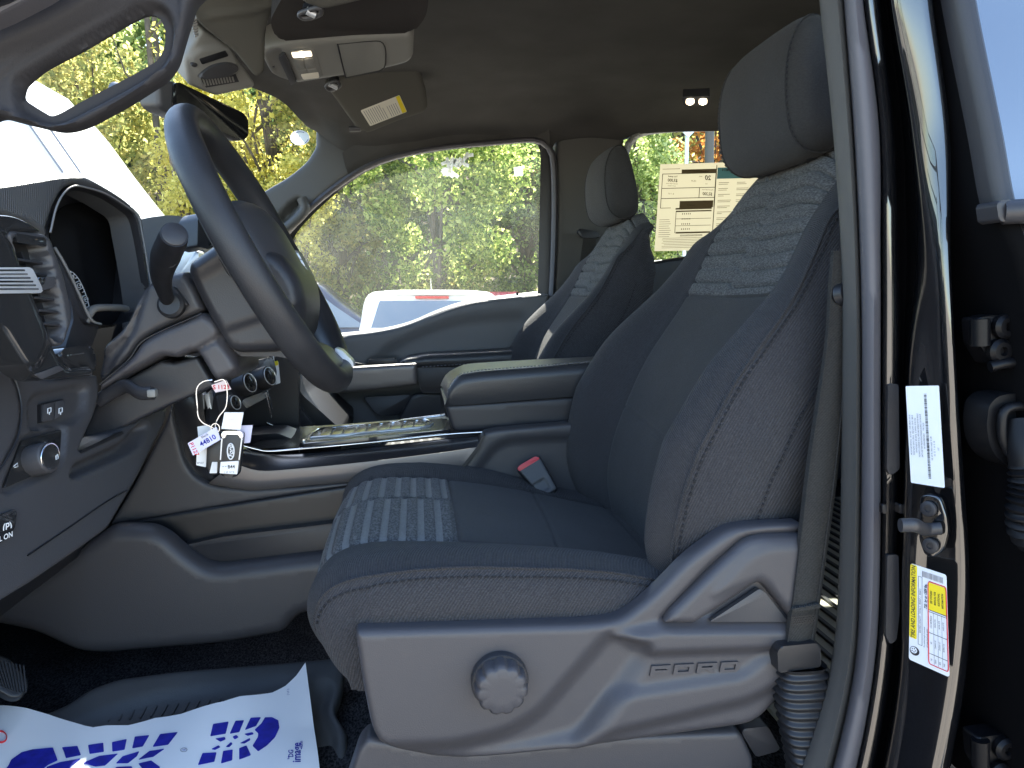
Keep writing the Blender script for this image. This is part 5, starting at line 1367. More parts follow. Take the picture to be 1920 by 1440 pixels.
# hub back cover, traced in the wheel's own side plane
hb_ = rnd([(346, 512), (349, 490), (400, 455), (424, 437), (444, 438), (470, 452), (520, 470), (560, 520), (570, 570), (560, 640), (520, 664), (442, 666), (424, 658), (396, 612), (368, 560)], [8, 10, 14, 10, 10, 20, 30, 30, 30, 30, 14, 14, 14, 20, 14])
relief("hub_back_cover", hb_, PY(.962), PXN, .17, M['plastic_dark'], sw, res=6, edge=22, edge_h=.030,
       layers=[(rnd([(352, 500), (424, 446), (470, 450), (480, 468), (440, 478), (372, 520)], 14), .006, 30), (rnd([(420, 620), (540, 580), (600, 560), (600, 700), (440, 680)], 10), -.006, 20)])
# airbag pad on the driver's side of the wheel
rows = []
for i in range(25):
    t = -1 + 2 * i / 24
    hwid = .100 * (1 - abs(t) ** 4) ** .35 + .004; hh = .5
    row = []
    for k in range(25):
        s = -1 + 2 * k / 24
        u = -.098 + (.165) * (k / 24)
        wu = .086 * max(.06, (1 - abs(s * 1.0) ** 3.2)) ** .4
        a = -.012 + .044 * max(0, (1 - t * t)) ** .5 * max(0, 1 - abs(s) ** 3) ** .5
        row.append(wl(a, u + .012, t * wu * 1.15))
    rows.append(row)
pad = loft("airbag_pad", rows, M['plastic'], sw, smooth=80)
slab("button_pod", rnd([(543, 470), (556, 468), (584, 520), (586, 545), (576, 540), (556, 505)], 5), PY(1.12), PXN, -.04, 0, M['overhead'], sw, bevel=.004)
for k in range(4): slab("wheel_button", rnd([(551 + k * 7, 474 + k * 13), (559 + k * 7, 474 + k * 13), (566 + k * 7, 486 + k * 13), (558 + k * 7, 486 + k * 13)], 2), PY(1.119), PXN, 0, .002, M['satin'], sw, bevel=.0008)
# spokes
def spoke(name, pts, w, th, m_):
    path = [wl(*p) for p in pts]
    P_ = [Vector(p) for p in cr([tuple(p) for p in path], 14)]
    return tube(name, P_, list(np.linspace(w[0], w[1], 14)), m_, sw, 14, rx=list(np.linspace(th[0], th[1], 14)), up=WU)
for s in (-1, 1): spoke("spoke", [(-.028, .0, s * .07), (-.016, .006, s * .12), (-.002, .008, s * .18)], (.04, .022), (.018, .012), M['plastic_dark'])
slab("lower_spoke", rnd([(434, 640), (520, 576), (536, 590), (540, 625), (560, 645), (600, 660), (632, 690), (628, 708), (598, 690), (566, 678), (520, 668), (442, 668)], [8, 10, 8, 14, 14, 14, 8, 8, 14, 14, 10, 10]), PY(.99), PXN, -.12, 0, M['plastic_dark'], sw, bevel=.008, seg=3)
tube("spoke_seam", [at(u, v, .9885) for u, v in cr([(503, 580), (506, 600), (515, 622), (540, 638), (566, 652)], 14)], .0011, M['plastic_black'], sw, 6)
slab("spoke_cap", rnd([(626, 652), (640, 656), (662, 678), (664, 690), (652, 690), (634, 674)], 5), PY(1.10), PXN, -.03, 0, M['satin'], sw, bevel=.004)
# ------------------------------------------------------------------ centre console
YN = 1.275
con = thing("center_console", "dark centre console with armrest between the front seats", "console", (0, YC, .80))
# long side panel of the tunnel
t_out = rnd([(-90, 1140), (60, 1090), (205, 990), (240, 990), (282, 991), (310, 1004), (350, 1040), (384, 1062), (410, 1066), (590, 1044), (760, 1020), (760, 1140), (590, 1150), (556, 1160), (530, 1192), (420, 1212), (190, 1232), (140, 1228), (60, 1190), (-90, 1160)],
            [4, 14, 14, 20, 20, 24, 24, 20, 20, 10, 4, 4, 10, 14, 12, 14, 24, 30, 30, 4])
relief("tunnel_side_panel", t_out, PY(1.215), PXN, .03, M['plastic_warm'], con, res=7, edge=24, edge_h=.022)
relief("side_pocket", rnd([(205, 986), (290, 970), (360, 958), (480, 938), (610, 918), (800, 890), (800, 1060), (190, 1080)], 8), PY(1.268), PXN, .03, M['plastic_black'], con, res=9, edge=6, edge_h=.004)
slab("pocket_floor", rnd([(340, 1024), (420, 1006), (620, 982), (760, 968), (760, 1060), (380, 1066)], 8), PY(1.245), PXN, -.03, 0, M['plastic_dark'], con, bevel=.008)
up_out = rnd([(205, 985), (256, 900), (312, 790), (320, 756), (326, 790), (344, 862), (362, 892), (396, 910), (470, 918), (560, 912), (760, 896), (856, 888), (880, 860), (906, 812), (930, 806), (1090, 792), (1200, 800), (1200, 1010), (1060, 960), (800, 892), (610, 920), (480, 940), (360, 960), (290, 972)],
            [4, 20, 14, 4, 8, 14, 16, 20, 14, 14, 10, 6, 10, 8, 12, 12, 5, 5, 5, 5, 14, 14, 14, 14])
relief("console_side_panel", up_out, PY(YN), PXN, .03, M['plastic'], con, res=7, edge=7, edge_h=.007,
       layers=[(rnd([(880, 900), (930, 836), (960, 826), (1300, 808), (1300, 1100), (900, 1000)], 12), -.008, 16)])
# satin trim along the top edge, in two facets
fac1 = [(452, 842), (500, 852), (560, 852), (700, 840), (830, 826), (905, 818)]
fac2 = [(440, 868), (486, 882), (560, 878), (700, 864), (830, 848), (894, 838)]
fac3 = [(392, 905), (470, 917), (560, 910), (700, 898), (800, 890), (858, 884)]
A = cr(fac1, 40); B_ = cr(fac2, 40); C_ = cr(fac3, 40)
rows = [[at(u, v - 3, YN + .035) for u, v in A], [at(u, v, YN + .018) for u, v in A], [at(*p, YN - .010) for p in B_]]
loft("trim_upper_facet", [list(r) for r in rows], M['console_gloss'], con, smooth=70)
rows = [[at(u, v + .6, YN - .0102) for u, v in B_], [at(*((b[0] + c[0]) / 2, (b[1] + c[1]) / 2), YN - .012) for b, c in zip(B_, C_)], [at(*p, YN - .008) for p in C_], [at(u, v + 3, YN + .01) for u, v in C_]]
tl = loft("trim_lower_facet", rows, M['console_band'], con, smooth=70)
slab("trim_end", [(905, 818), (894, 838), (858, 884), (864, 886), (900, 840), (909, 815)], PY(YN - .0125), PXN, -.04, 0, M['plastic_black'], con)
# open bin at the front, satin black
slab("front_bin", rnd([(322, 758), (378, 728), (384, 790), (402, 828), (448, 840), (474, 864), (440, 884), (396, 908), (364, 888), (346, 860)], [6, 6, 14, 14, 10, 10, 14, 14, 14, 10]), PY(YN + .012), PXN, -.03, 0, M['console_gloss'], con, bevel=.004)
slab("bin_back", [(360, 700), (560, 660), (560, 860), (380, 860)], PY(1.66), PXN, -.02, 0, M['plastic_black'], con)
slab("bin_floor", rnd([(390, 822), (520, 812), (580, 836), (460, 846), (400, 840)], 8), PY(1.50), PXN, -.10, 0, M['plastic_black'], con, bevel=.01)
# console deck (top), chrome edge lines, tambour lid
deck = PZ(1.150)
dk = [at(452, 842, YN + .03), at(700, 832, YN + .03), at(908, 810, YN + .03)]
far = [at(505, 803, 1.62), at(660, 794, 1.62), at(835, 779, 1.62)]
rows = []
for k in range(9):
    t = k / 8
    rows.append([a.lerp(b, t) + Vector((0, 0, -.010 * math.sin(math.pi * t))) for a, b in zip([Vector(p) for p in cr([tuple(p) for p in dk], 24)], [Vector(p) for p in cr([tuple(p) for p in far], 24)])])
loft("deck", rows, M['console_gloss'], con, smooth=60)
tube("chrome_line", [at(u, v, YN + .022) for u, v in cr([(448, 832), (458, 836), (480, 842), (505, 846), (560, 842), (700, 829), (830, 815), (904, 810)], 40)], .0017, M['chrome'], con, 8)
tube("chrome_line", [at(u, v, 1.62) for u, v in cr([(500, 792), (512, 798), (530, 806), (556, 808), (640, 801), (740, 790), (834, 778)], 40)], .0026, M['chrome'], con, 8)
# cup holder / bin lid, raised in the middle of the deck
def deck_pt(u, v, h=.0):
    t = (v - 838 + (u - 560) * .085) / (800 - 838); y = YN + .03 + t * (1.62 - YN - .03)
    return at(u, v, y) + Vector((0, 0, h))
lid = slab("bin_lid", rnd([(560, 834), (590, 812), (606, 808), (700, 801), (800, 792), (838, 790), (842, 800), (846, 811), (700, 826), (566, 838)], [4, 8, 8, 8, 5, 4, 4, 4, 10, 4]), lambda u, v: deck_pt(u, v), Vector((0, 0, 1)), -.004, .006, M['console_gloss'], con, bevel=.003)
tube("lid_edge", [deck_pt(u, v, .0075) for u, v in cr([(570, 834), (594, 814), (612, 810), (700, 803), (796, 794), (806, 797)], 24)], .0022, M['chrome'], lid, 6)
tube("lid_edge", [deck_pt(u, v, .0075) for u, v in cr([(582, 829), (640, 824), (720, 816), (800, 808), (812, 802)], 24)], .0022, M['satin'], lid, 6)
for k in range(9): slab("tambour_slat", [(600 + k * 22, 826 - k * 1.9), (618 + k * 22, 824.4 - k * 1.9), (626 + k * 22, 808 - k * 1.8), (608 + k * 22, 809.6 - k * 1.8)], lambda u, v: deck_pt(u, v), Vector((0, 0, 1)), .004, .0085, M['console_gloss'], lid, bevel=.001)
# armrest: base box and padded lid
bx = rnd([(834, 762), (842, 758), (1000, 748), (1150, 738), (1150, 800), (1080, 798), (858, 812), (848, 806)], [4, 6, 6, 5, 5, 8, 8, 10])
relief("armrest_box", bx, PY(1.335), PXN, .28, M['plastic_dark'], con, res=8, edge=8, edge_h=.008)
side = [(838, 750), (842, 728), (858, 706), (888, 698), (930, 694), (1010, 688), (1100, 681), (1200, 674)]
nearb = [(832, 766), (838, 762), (860, 760), (900, 757), (950, 753), (1010, 748), (1100, 742), (1200, 736)]
tope = [(826, 722), (836, 702), (858, 688), (880, 682), (930, 678), (1010, 673.5), (1100, 669), (1200, 664)]
S_ = cr(side, 40); N_ = cr(nearb, 40); T_ = cr(tope, 40)
yA, yB = 1.33, 1.60
rows = []
rows.append([at(*p, yA) for p in N_])
rows.append([at(*(n * .35 + s * .65), yA - .010) for n, s in zip(N_, S_)])
rows.append([at(*(n * .08 + s * .92), yA - .006) for n, s in zip(N_, S_)])
rows.append([at(*s, yA + .002) for s in S_])
rows.append([at(*(s * .8 + t * .2), yA + .04) for s, t in zip(S_, T_)])
rows.append([at(*(s * .35 + t * .65), yA + .15) + Vector((0, 0, .004)) for s, t in zip(S_, T_)])
rows.append([at(*t, yB - .01) for t in T_])
rows.append([at(*t, yB - .01) + Vector((0, .02, -.012)) for t in T_])
rows.append([at(*t, yB - .01) + Vector((0, .022, -.07)) for t in T_])
al = loft("armrest_lid", rows, M['leatherette'], con, smooth=75)
stitches("stitching", [Vector(r) + Vector((0, -.0015, .0022)) for r in rows[3]], M['thread_light'], al, pitch=.0062, ln=.0042, r=.0009, normal=(0, -.6, .8))
tube("latch", [at(968, 806, 1.332), at(984, 805, 1.332)], .003, M['plastic_black'], con, 6)
# centre stack seen under the wheel: climate panel with knobs
stn = Vector((.72, -.42, .55)).normalized(); stp_ = PP(at(450, 730, 1.38), stn)
cs = thing("climate_panel", "climate control panel with round knobs under the steering wheel", "control panel", at(450, 730, 1.40))
slab("face", rnd([(392, 760), (420, 710), (470, 682), (512, 668), (520, 700), (508, 730), (450, 778), (420, 830), (396, 824)], 8), stp_, stn, -.05, 0, M['plastic_dark'], cs, bevel=.004)
slab("key_row", rnd([(452, 690), (500, 672), (506, 694), (470, 716), (452, 730)], 3), stp_, stn, 0, .004, M['plastic'], cs, bevel=.001)
slab("trim_bar", rnd([(452, 752), (496, 735), (500, 746), (462, 766)], 4), stp_, stn, 0, .006, M['overhead'], cs, bevel=.002)
slab("lower_keys", rnd([(404, 744), (430, 736), (436, 742), (428, 768), (412, 780)], 3), stp_, stn, 0, .004, M['plastic'], cs, bevel=.001)
for (u, v, r, h) in ((450, 724, .0205, .021), (486, 712, .0205, .023), (432, 758, .015, .010)):
    k0 = stp_(u, v); kk = lathe("knob", [(r, -.002), (r, h * .8), (r * .95, h), (r * .80, h + .001)], k0, (.88, -.38, .30), M['rubber_black'], cs, 32, 35, mod=lambda a, r_, h_: 1 - .02 * (math.sin(a * 20) > 0))
    ax = Vector((.88, -.38, .30)).normalized()
    lathe("knob_face", [(r * .78, h + .0012), (r * .7, h + .002), (.0005, h + .002)], k0, ax, M['piano'], kk, 24)
    uu = ax.cross(Vector((0, 0, 1))).normalized(); vv = uu.cross(ax)
    tube("knob_ring", [k0 + ax * (h + .0014) + (uu * math.cos(a) + vv * math.sin(a)) * r * .8 for a in np.linspace(0, 6.283, 25)[:-1]], .0009, M['satin'], kk, 5, closed=True)
slab("stack_side_strip", [(382, 742), (392, 736), (402, 800), (400, 812)], PY(1.30), PXN, -.02, 0, M['satin'], cs, bevel=.002)
# shelf and glovebox side beyond the stack
slab("passenger_dash_lower", rnd([(470, 700), (520, 655), (540, 690), (566, 740), (640, 806), (640, 860), (470, 860)], [5, 8, 10, 10, 5, 5, 5]), PY(1.78), PXN, -.35, 0, M['plastic_black'], dash, bevel=.01)
slab("glovebox_edge", rnd([(508, 750), (546, 748), (556, 756), (590, 800), (560, 812), (508, 812)], 6), PY(1.765), PXN, -.02, 0, M['plastic_dark'], dash, bevel=.003)
# white tag with yellow tip hanging behind the wheel
tg = thing("hanging_tag", "small white tag with yellow top below the steering wheel", "tag", at(514, 700, 1.66))
slab("card", rnd([(508, 682), (522, 678), (526, 718), (514, 722)], 2), PY(1.66), PXN, -.0008, .0008, M['tag_white'], tg)
slab("tip", rnd([(508, 680), (521, 676), (522, 684), (509, 688)], 2), PY(1.657), PXN, -.001, .001, M['label_yellow'], tg)
tube("cord", [at(512, 662, 1.66), at(514, 680, 1.658)], .0012, M['tag_white'], tg, 5)
# two thin wires hanging by the console's front end
for k, pts in enumerate(([(501, 731), (508, 756), (511, 767)], [(498, 735), (505, 765), (509, 783)])):
    tag(tube("hanging_wire", [at(u, v, 1.40) for u, v in pts], .0011, M['steel_wire'], None, 5), ["bent wire end hanging below the climate knobs, upper of two", "bent wire end hanging below the climate knobs, lower of two"][k], "wire", "wires below the climate knobs")
# ------------------------------------------------------------------ driver's belt buckle
bk = thing("belt_buckle", "black seat belt buckle with red release button beside the seat", "belt buckle", at(1020, 925, 1.235))
bn = Vector((-.12, -.90, .30)).normalized(); bpl = PP(at(1005, 890, 1.235), bn)
relief("case", rnd([(969, 880), (974, 872), (1003, 855), (1014, 856), (1046, 915), (1042, 920), (1022, 932), (1014, 931)], [4, 5, 6, 4, 5, 5, 5, 5]), bpl, bn, .028, M['plastic_dark'], bk, res=3, edge=4, edge_h=.004, layers=[(rnd([(994, 912), (1020, 896), (1032, 914), (1008, 928)], 2), -.0015, 3)])
slab("release_button", rnd([(970, 879), (974, 873), (1003, 856), (1010, 858), (1012, 861), (974, 884)], 2), bpl, bn, -.018, .0015, M['red_button'], bk, bevel=.0015)
tube("stalk", [bpl(1030, 924) - bn * .014, bpl(1042, 944) - bn * .014, bpl(1050, 962) - bn * .014], .008, M['plastic_black'], bk, 10)
bar = tube("seat_pivot_bar", [at(1106, 962, 1.29), at(1146, 938, 1.31)], .008, M['satin'], con, 10)

# ------------------------------------------------------------------ floor: mat, paper, pedal
mn_ = Vector((0.05, -.30, .95)).normalized(); mp_ = PP((-.25, 1.10, .845), mn_)
fm = thing("floor_mat", "black rubber floor mat under the white paper", "floor mat", (-.25, 1.0, .80))
mo_ = rnd([(126, 1316), (166, 1288), (222, 1268), (330, 1254), (530, 1238), (640, 1228), (650, 1232), (640, 1300), (626, 1330), (652, 1370), (646, 1500), (-120, 1500), (-120, 1420)], [14, 20, 20, 20, 20, 8, 8, 14, 14, 14, 5, 5, 5])
relief("tray", mo_, mp_, mn_, .02, M['mat_rubber'], fm, res=8, edge=16, edge_h=.008, layers=[(rnd([(210, 1330), (300, 1300), (540, 1275), (625, 1280), (610, 1330), (630, 1370), (630, 1520), (-160, 1520), (-100, 1440)], 20), -.012, 20)])
geo = []
for k in range(16):
    a = [(200 + k * 20, 1342 - k * 2.2), (203 + k * 20, 1342 - k * 2.2), (214 + k * 20, 1322 - k * 2.2), (211 + k * 20, 1322 - k * 2.2)]
    f_ = [mp_(*p) - mn_ * .009 for p in a]; b_ = [p - mn_ * .008 for p in f_]
    geo.append((f_ + b_, [(0, 1, 2, 3), (0, 4, 5, 1), (1, 5, 6, 2), (2, 6, 7, 3), (3, 7, 4, 0)]))
v, f = join_geo(geo); mesh("tread_rib", v, f, M['mat_rubber'], fm, 20)
# paper
pn = Vector((0.03, -.22, .97)).normalized(); pp_base = PP((-.25, 1.0, .845), pn)
def paper_place(u, v):
    p = pp_base(u, v)
    lift = .012 * math.sin(u * .019) * max(0, 1 - (v - 1250) / 160.0) + .004 * math.sin(u * .031 + v * .02)
    lift += .030 * max(0, (u - 480) / 100.0) ** 2 * max(0, 1 - (v - 1240) / 120)
    return p + pn * (lift * .6)
pa_out = [(-90, 1318), (0, 1325), (50, 1331), (90, 1340), (130, 1353), (160, 1363), (175, 1366), (200, 1361), (240, 1357), (290, 1341), (340, 1338), (380, 1330), (420, 1322), (450, 1311), (480, 1304), (510, 1296), (535, 1283), (556, 1266), (573, 1247), (580, 1300), (588, 1360), (597, 1420), (606, 1500), (-90, 1500)]
paper = thing("paper_floor_mat", "white paper floor mat printed with blue boot soles", "paper mat", pp_base(300, 1400))
relief("sheet", pa_out, paper_place, pn, .0008, M['paper'], paper, res=7, edge=0)
def pz(x, y): return (x / 3.0, 960 + y / 3.0)
sole = [[(20, 1460), (48, 1420), (62, 1390), (120, 1347), (180, 1331), (297, 1326), (312, 1365), (325, 1403), (270, 1425), (200, 1480), (20, 1480)],
        [(350, 1330), (437, 1327), (457, 1378), (372, 1393), (362, 1360)], [(497, 1322), (582, 1305), (585, 1353), (505, 1370)], [(630, 1297), (712, 1272), (700, 1332), (632, 1348)],
        [(757, 1255), (838, 1245), (802, 1310), (743, 1322)], [(900, 1242), (1000, 1242), (946, 1310), (858, 1315)],
        [(262, 1438), (340, 1416), (455, 1398), (400, 1442), (380, 1480), (260, 1480)], [(468, 1422), (560, 1378), (662, 1358), (592, 1425), (538, 1436)], [(690, 1370), (782, 1340), (770, 1366), (720, 1406), (652, 1410)],
        [(840, 1340), (924, 1334), (862, 1375), (778, 1387)], [(778, 1410), (850, 1397), (902, 1442), (860, 1480), (800, 1440)],
        [(655, 1430), (740, 1425), (760, 1480), (600, 1480)],
        [(1200, 1210), (1287, 1193), (1270, 1255), (1184, 1274)], [(1325, 1185), (1373, 1177), (1346, 1240), (1293, 1253)], [(1410, 1160), (1467, 1151), (1440, 1200), (1378, 1226)],
        [(1490, 1150), (1530, 1147), (1565, 1165), (1571, 1208), (1546, 1265), (1502, 1310), (1452, 1342), (1420, 1310), (1450, 1262), (1452, 1240), (1432, 1222), (1470, 1185)],
        [(1140, 1365), (1218, 1355), (1206, 1405), (1114, 1430)], [(1255, 1345), (1309, 1334), (1306, 1390), (1243, 1411)], [(1345, 1325), (1386, 1309), (1411, 1362), (1345, 1386)],
        [(1212, 1285), (1265, 1273), (1270, 1284), (1240, 1298)], [(1308, 1268), (1330, 1257), (1342, 1268), (1320, 1280)], [(1374, 1248), (1420, 1236), (1427, 1245), (1392, 1256)],
        [(1190, 1340), (1230, 1318), (1240, 1326), (1210, 1342)], [(1270, 1322), (1300, 1296), (1308, 1304), (1290, 1322)], [(1350, 1298), (1405, 1268), (1408, 1278), (1375, 1298)]]
for k, q in enumerate(sole):
    q = rnd([pz(*p) for p in q], 1.6, 3)
    slab("printed_block", q, paper_place, pn, .0004, .0010, M['print_blue'], paper)
ring = [(2 + 11 * math.cos(a), 1384 + 10 * math.sin(a)) for a in np.linspace(0, 6.283, 25)[:-1]]
tube("printed_ring", [paper_place(*p) + pn * .0006 for p in ring], .0022, M['print_red'], paper, 5, closed=True, rx=.0006)
tube("printed_mark", [paper_place(345 + 6 * math.cos(a), 1409 + 3.6 * math.sin(a)) + pn * .0004 for a in np.linspace(0, 6.283, 17)[:-1]], .0004, M['print_grey'], paper, 4, closed=True)
dx_ = (paper_place(556, 1400) - paper_place(556, 1430)).normalized(); dy_ = (paper_place(548, 1410) - paper_place(560, 1410)).normalized()
geo = []
for s, (u, v), h in (("image", (557, 1414), .010), ("DG", (546, 1416), .006), ("form", (565, 1398), .004), ("Inc", (541, 1424), .003)):
    a, b = text_mesh(s, paper_place(u, v), dx_, dy_, h, .0006, bold=True); geo.append((a, b))
a, b = text_mesh("24", paper_place(345, 1409), (paper_place(350, 1408) - paper_place(340, 1410)), Vector((0, .3, 1)), .003, .0006); geo.append((a, b))
a, b = text_mesh("(1 of 1)", paper_place(540, 1295), dx_, dy_, .003, .0006); geo.append((a, b))
for v, f in geo: mesh("printed_word", v, f, M['print_blue'], paper, None)
# pedal
pd = thing("pedal", "ribbed black brake pedal at the lower left edge", "pedal", at(20, 1270, 1.02))
pdn = Vector((.55, -.55, .62)).normalized(); pdp = PP(at(20, 1270, 1.02), pdn)
relief("pad", rnd([(-60, 1215), (0, 1226), (22, 1236), (52, 1272), (55, 1288), (44, 1306), (22, 1310), (-60, 1262)], [5, 12, 12, 12, 10, 10, 12, 5]), pdp, pdn, .014, M['rubber_black'], pd, res=5, edge=5, edge_h=.004)
for k in range(9):
    slab("rib", [(-14 + k * 7, 1236 + k * 1.5), (-11 + k * 7, 1237 + k * 1.5), (8 + k * 5.2, 1296 + min(k, 5) * 2 - 8), (5 + k * 5.2, 1296 + min(k, 5) * 2 - 8)], pdp, pdn, -.002, .0022, M['rubber_black'], pd)
tube("pedal_arm", [pdp(0, 1240) - pdn * .02, pdp(-40, 1150) - pdn * .06, pdp(-80, 1000) - pdn * .05], .010, M['plastic_black'], pd, 8)
# lower riser cover in front of the seat track, seen at the bottom edge
rc = relief("seat_riser_cover", rnd([(640, 1500), (672, 1404), (690, 1384), (770, 1400), (900, 1410), (1180, 1380), (1386, 1372), (1396, 1384), (1414, 1424), (1416, 1500)], [5, 14, 10, 10, 20, 20, 8, 10, 8, 5]), PY(.772), PXN, .03, M['plastic_warm'], seat, res=8, edge=9, edge_h=.008)
slab("riser_end_cap", rnd([(1390, 1374), (1396, 1366), (1440, 1362), (1462, 1402), (1460, 1408), (1418, 1420)], 4), PY(.80), PXN, -.05, 0, M['plastic_warm'], seat, bevel=.005)
# front track end with bare metal lever by the seat's front foot
tube("adjust_bar", [at(650, 1222, .86), at(656, 1234, .855), at(668, 1250, .85)], .0035, M['satin'], seat, 8)
# ------------------------------------------------------------------ near door pillar: trim, seal, painted post
ST = [-120, 0, 240, 480, 700, 1060, 1250, 1440, 1560]
def station(cols, y):
    """column of points down the post: px per station at one distance"""
    return [at(u, v, yy) for (u, v, yy) in zip(cols, ST, [y] * len(ST) if not isinstance(y, (list, tuple)) else y)]
def post(name, cols, m_, par, n=70, smooth=70):
    rows = []
    for c, y in cols:
        P = cr([tuple(p) for p in station(c, y)], n); rows.append([Vector(p) for p in P])
    # transpose and smooth across
    return loft(name, rows, m_, par, smooth=smooth)
trim = post("pillar_trim", [([1532, 1542, 1566, 1582, 1584, 1578, 1562, 1506, 1462], .86), ([1528, 1536, 1561, 1577, 1579, 1573, 1557, 1500, 1456], .735), ([1533, 1541, 1566, 1581, 1583, 1578, 1562, 1505, 1461], .722),
                            ([1548, 1556, 1578, 1592, 1595, 1590, 1576, 1524, 1480], .712), ([1564, 1570, 1590, 1603, 1606, 1602, 1590, 1546, 1502], .700), ([1570, 1577, 1596, 1608, 1611, 1607, 1596, 1554, 1510], .701), ([1576, 1583, 1600, 1612, 1616, 1612, 1602, 1562, 1518], .712)], M['trim_light'], truck)
trim["label"] = "near door post inner trim behind the front seat belt"
seal_n = post("door_seal", [([1574, 1581, 1599, 1611, 1615, 1611, 1601, 1561, 1517], .712), ([1577, 1584, 1603, 1615, 1618, 1616, 1606, 1564, 1521], .694), ([1586, 1592, 1612, 1624, 1627, 1625, 1614, 1574, 1532], .684), ([1598, 1604, 1626, 1638, 1638, 1637, 1625, 1588, 1548], .680), ([1608, 1614, 1640, 1647, 1647, 1646, 1635, 1600, 1560], .684), ([1612, 1618, 1648, 1651, 1651, 1650, 1639, 1605, 1564], .696), ([1612, 1618, 1648, 1651, 1651, 1650, 1639, 1605, 1564], .73)], M['rubber'], truck)
# painted post: flange bead, flat recess, striker face, rounded outer corner
pp1 = post("post_flange", [([1610, 1616, 1644, 1650, 1650, 1649, 1637, 1602, 1562], .73), ([1612, 1619, 1650, 1654, 1654, 1652, 1640, 1606, 1566], .702), ([1616, 1622, 1653, 1657, 1656, 1655, 1644, 1610, 1570], .694), ([1626, 1631, 1660, 1665, 1666, 1660, 1652, 1620, 1582], .690), ([1640, 1646, 1670, 1678, 1680, 1672, 1662, 1632, 1594], .690), ([1644, 1650, 1676, 1684, 1686, 1680, 1670, 1638, 1600], .696)], M['paint'], truck)
pp2 = post("post_channel", [([1644, 1650, 1676, 1684, 1686, 1680, 1670, 1638, 1600], .696), ([1652, 1657, 1683, 1690, 1690, 1683, 1673, 1642, 1604], .712), ([1658, 1663, 1692, 1700, 1694, 1687, 1680, 1648, 1610], .712), ([1662, 1668, 1704, 1716, 1700, 1691, 1686, 1654, 1616], .690)], M['paint_flat'], truck)
rows_face = [([1662, 1668, 1704, 1716, 1700, 1691, 1686, 1654, 1616], .690), ([1668, 1672, 1708, 1722, 1706, 1696, 1692, 1662, 1624], .676), ([1690, 1694, 1724, 1738, 1742, 1744, 1734, 1700, 1664], .655), ([1716, 1718, 1752, 1760, 1770, 1790, 1776, 1742, 1706], .636), ([1730, 1734, 1768, 1772, 1784, 1802, 1790, 1756, 1720], .630), ([1740, 1744, 1777, 1779, 1790, 1811, 1800, 1766, 1730], .630), ([1745, 1749, 1781, 1783, 1794, 1818, 1812, 1780, 1744], .636), ([1746, 1750, 1781, 1783, 1795, 1819, 1814, 1782, 1746], .66), ([1742, 1746, 1776, 1778, 1790, 1812, 1808, 1776, 1740], .76)]
rows = []
TOPY = [.690, .668, .660, .655, .652, .652, .657, .68, .76]
for (c, y), yt in zip(rows_face, TOPY):
    ys_ = [y + (yt - y) * k for k in (1, 1, .75, .25, 0, 0, 0, 0, 0)]
    rows.append(cr([tuple(p) for p in station(c, ys_)], 70))
R3 = np.array(rows)                                          # across x down x 3
fine = np.array([cr(R3[:, j], 44) for j in range(70)])        # smooth round the corner
pface = loft("door_post", [[Vector(p) for p in r] for r in fine], M['paint'], truck, smooth=80)
# bumper strip labels stuck down the channel
for q in ([(1664, 720), (1684, 720), (1686, 880), (1668, 892), (1662, 880)], [(1663, 1040), (1684, 1040), (1686, 1150), (1680, 1200), (1668, 1208), (1660, 1190)]):
    slab("channel_patch", rnd(q, 6), PY(.688), PXN, -.003, .0008, M['plastic_dark'], truck)
for u, v in ((1657, 955), (1689, 955)): slab("channel_clip", rnd([(u - 5, v - 10), (u + 4, v - 10), (u + 5, v + 6), (u - 4, v + 8)], 3), PY(.686), PXN, -.01, .002, M['plastic_black'], truck, bevel=.002)
# face frame of the post for things stuck on it
pA = at(1709, 1057, .6555); pB = at(1776, 1080, .6275); pC = at(1705, 1235, .6555)
fu = (pB - pA).normalized(); fn = fu.cross((pC - pA).normalized()).normalized()
if fn.dot(CAM - pA) < 0: fn = -fn
FP0 = PP(pA + fn * .0015, fn)
# door striker
sk_t = thing("door_striker", "black door latch striker bolted between the two post labels", "latch striker", FP0(1740, 990))
FPm = PP(pA + fn * .003, fn)
relief("base_plate", rnd([(1724, 930), (1740, 926), (1762, 932), (1774, 968), (1777, 996), (1768, 1034), (1748, 1048), (1732, 1040), (1722, 1010)], [8, 8, 10, 10, 10, 12, 10, 8, 8]), FPm, fn, .004, M['paint'], sk_t, res=4, edge=4, edge_h=.0015)
for u, v in ((1743, 953), (1747, 1022)):
    b = lathe("bolt", [(.0072, 0), (.0070, .0028), (.0060, .0034), (.0030, .0034), (.0028, .0016), (.0004, .0016)], FPm(u, v) + fn * .001, fn, M['plastic_dark'], sk_t, 24)
e0 = FPm(1768, 988); e1 = FPm(1722, 980) + fn * .010; e2 = FPm(1700, 978) + fn * .030; 
tube("striker_loop", cr([tuple(FPm(1766, 990) + fn * .002), tuple(FPm(1748, 986) + fn * .014), tuple(at(1716, 985, .600)), tuple(at(1688, 985, .598))], 20), .0060, M['plastic_dark'], sk_t, 12, rx=.0045)
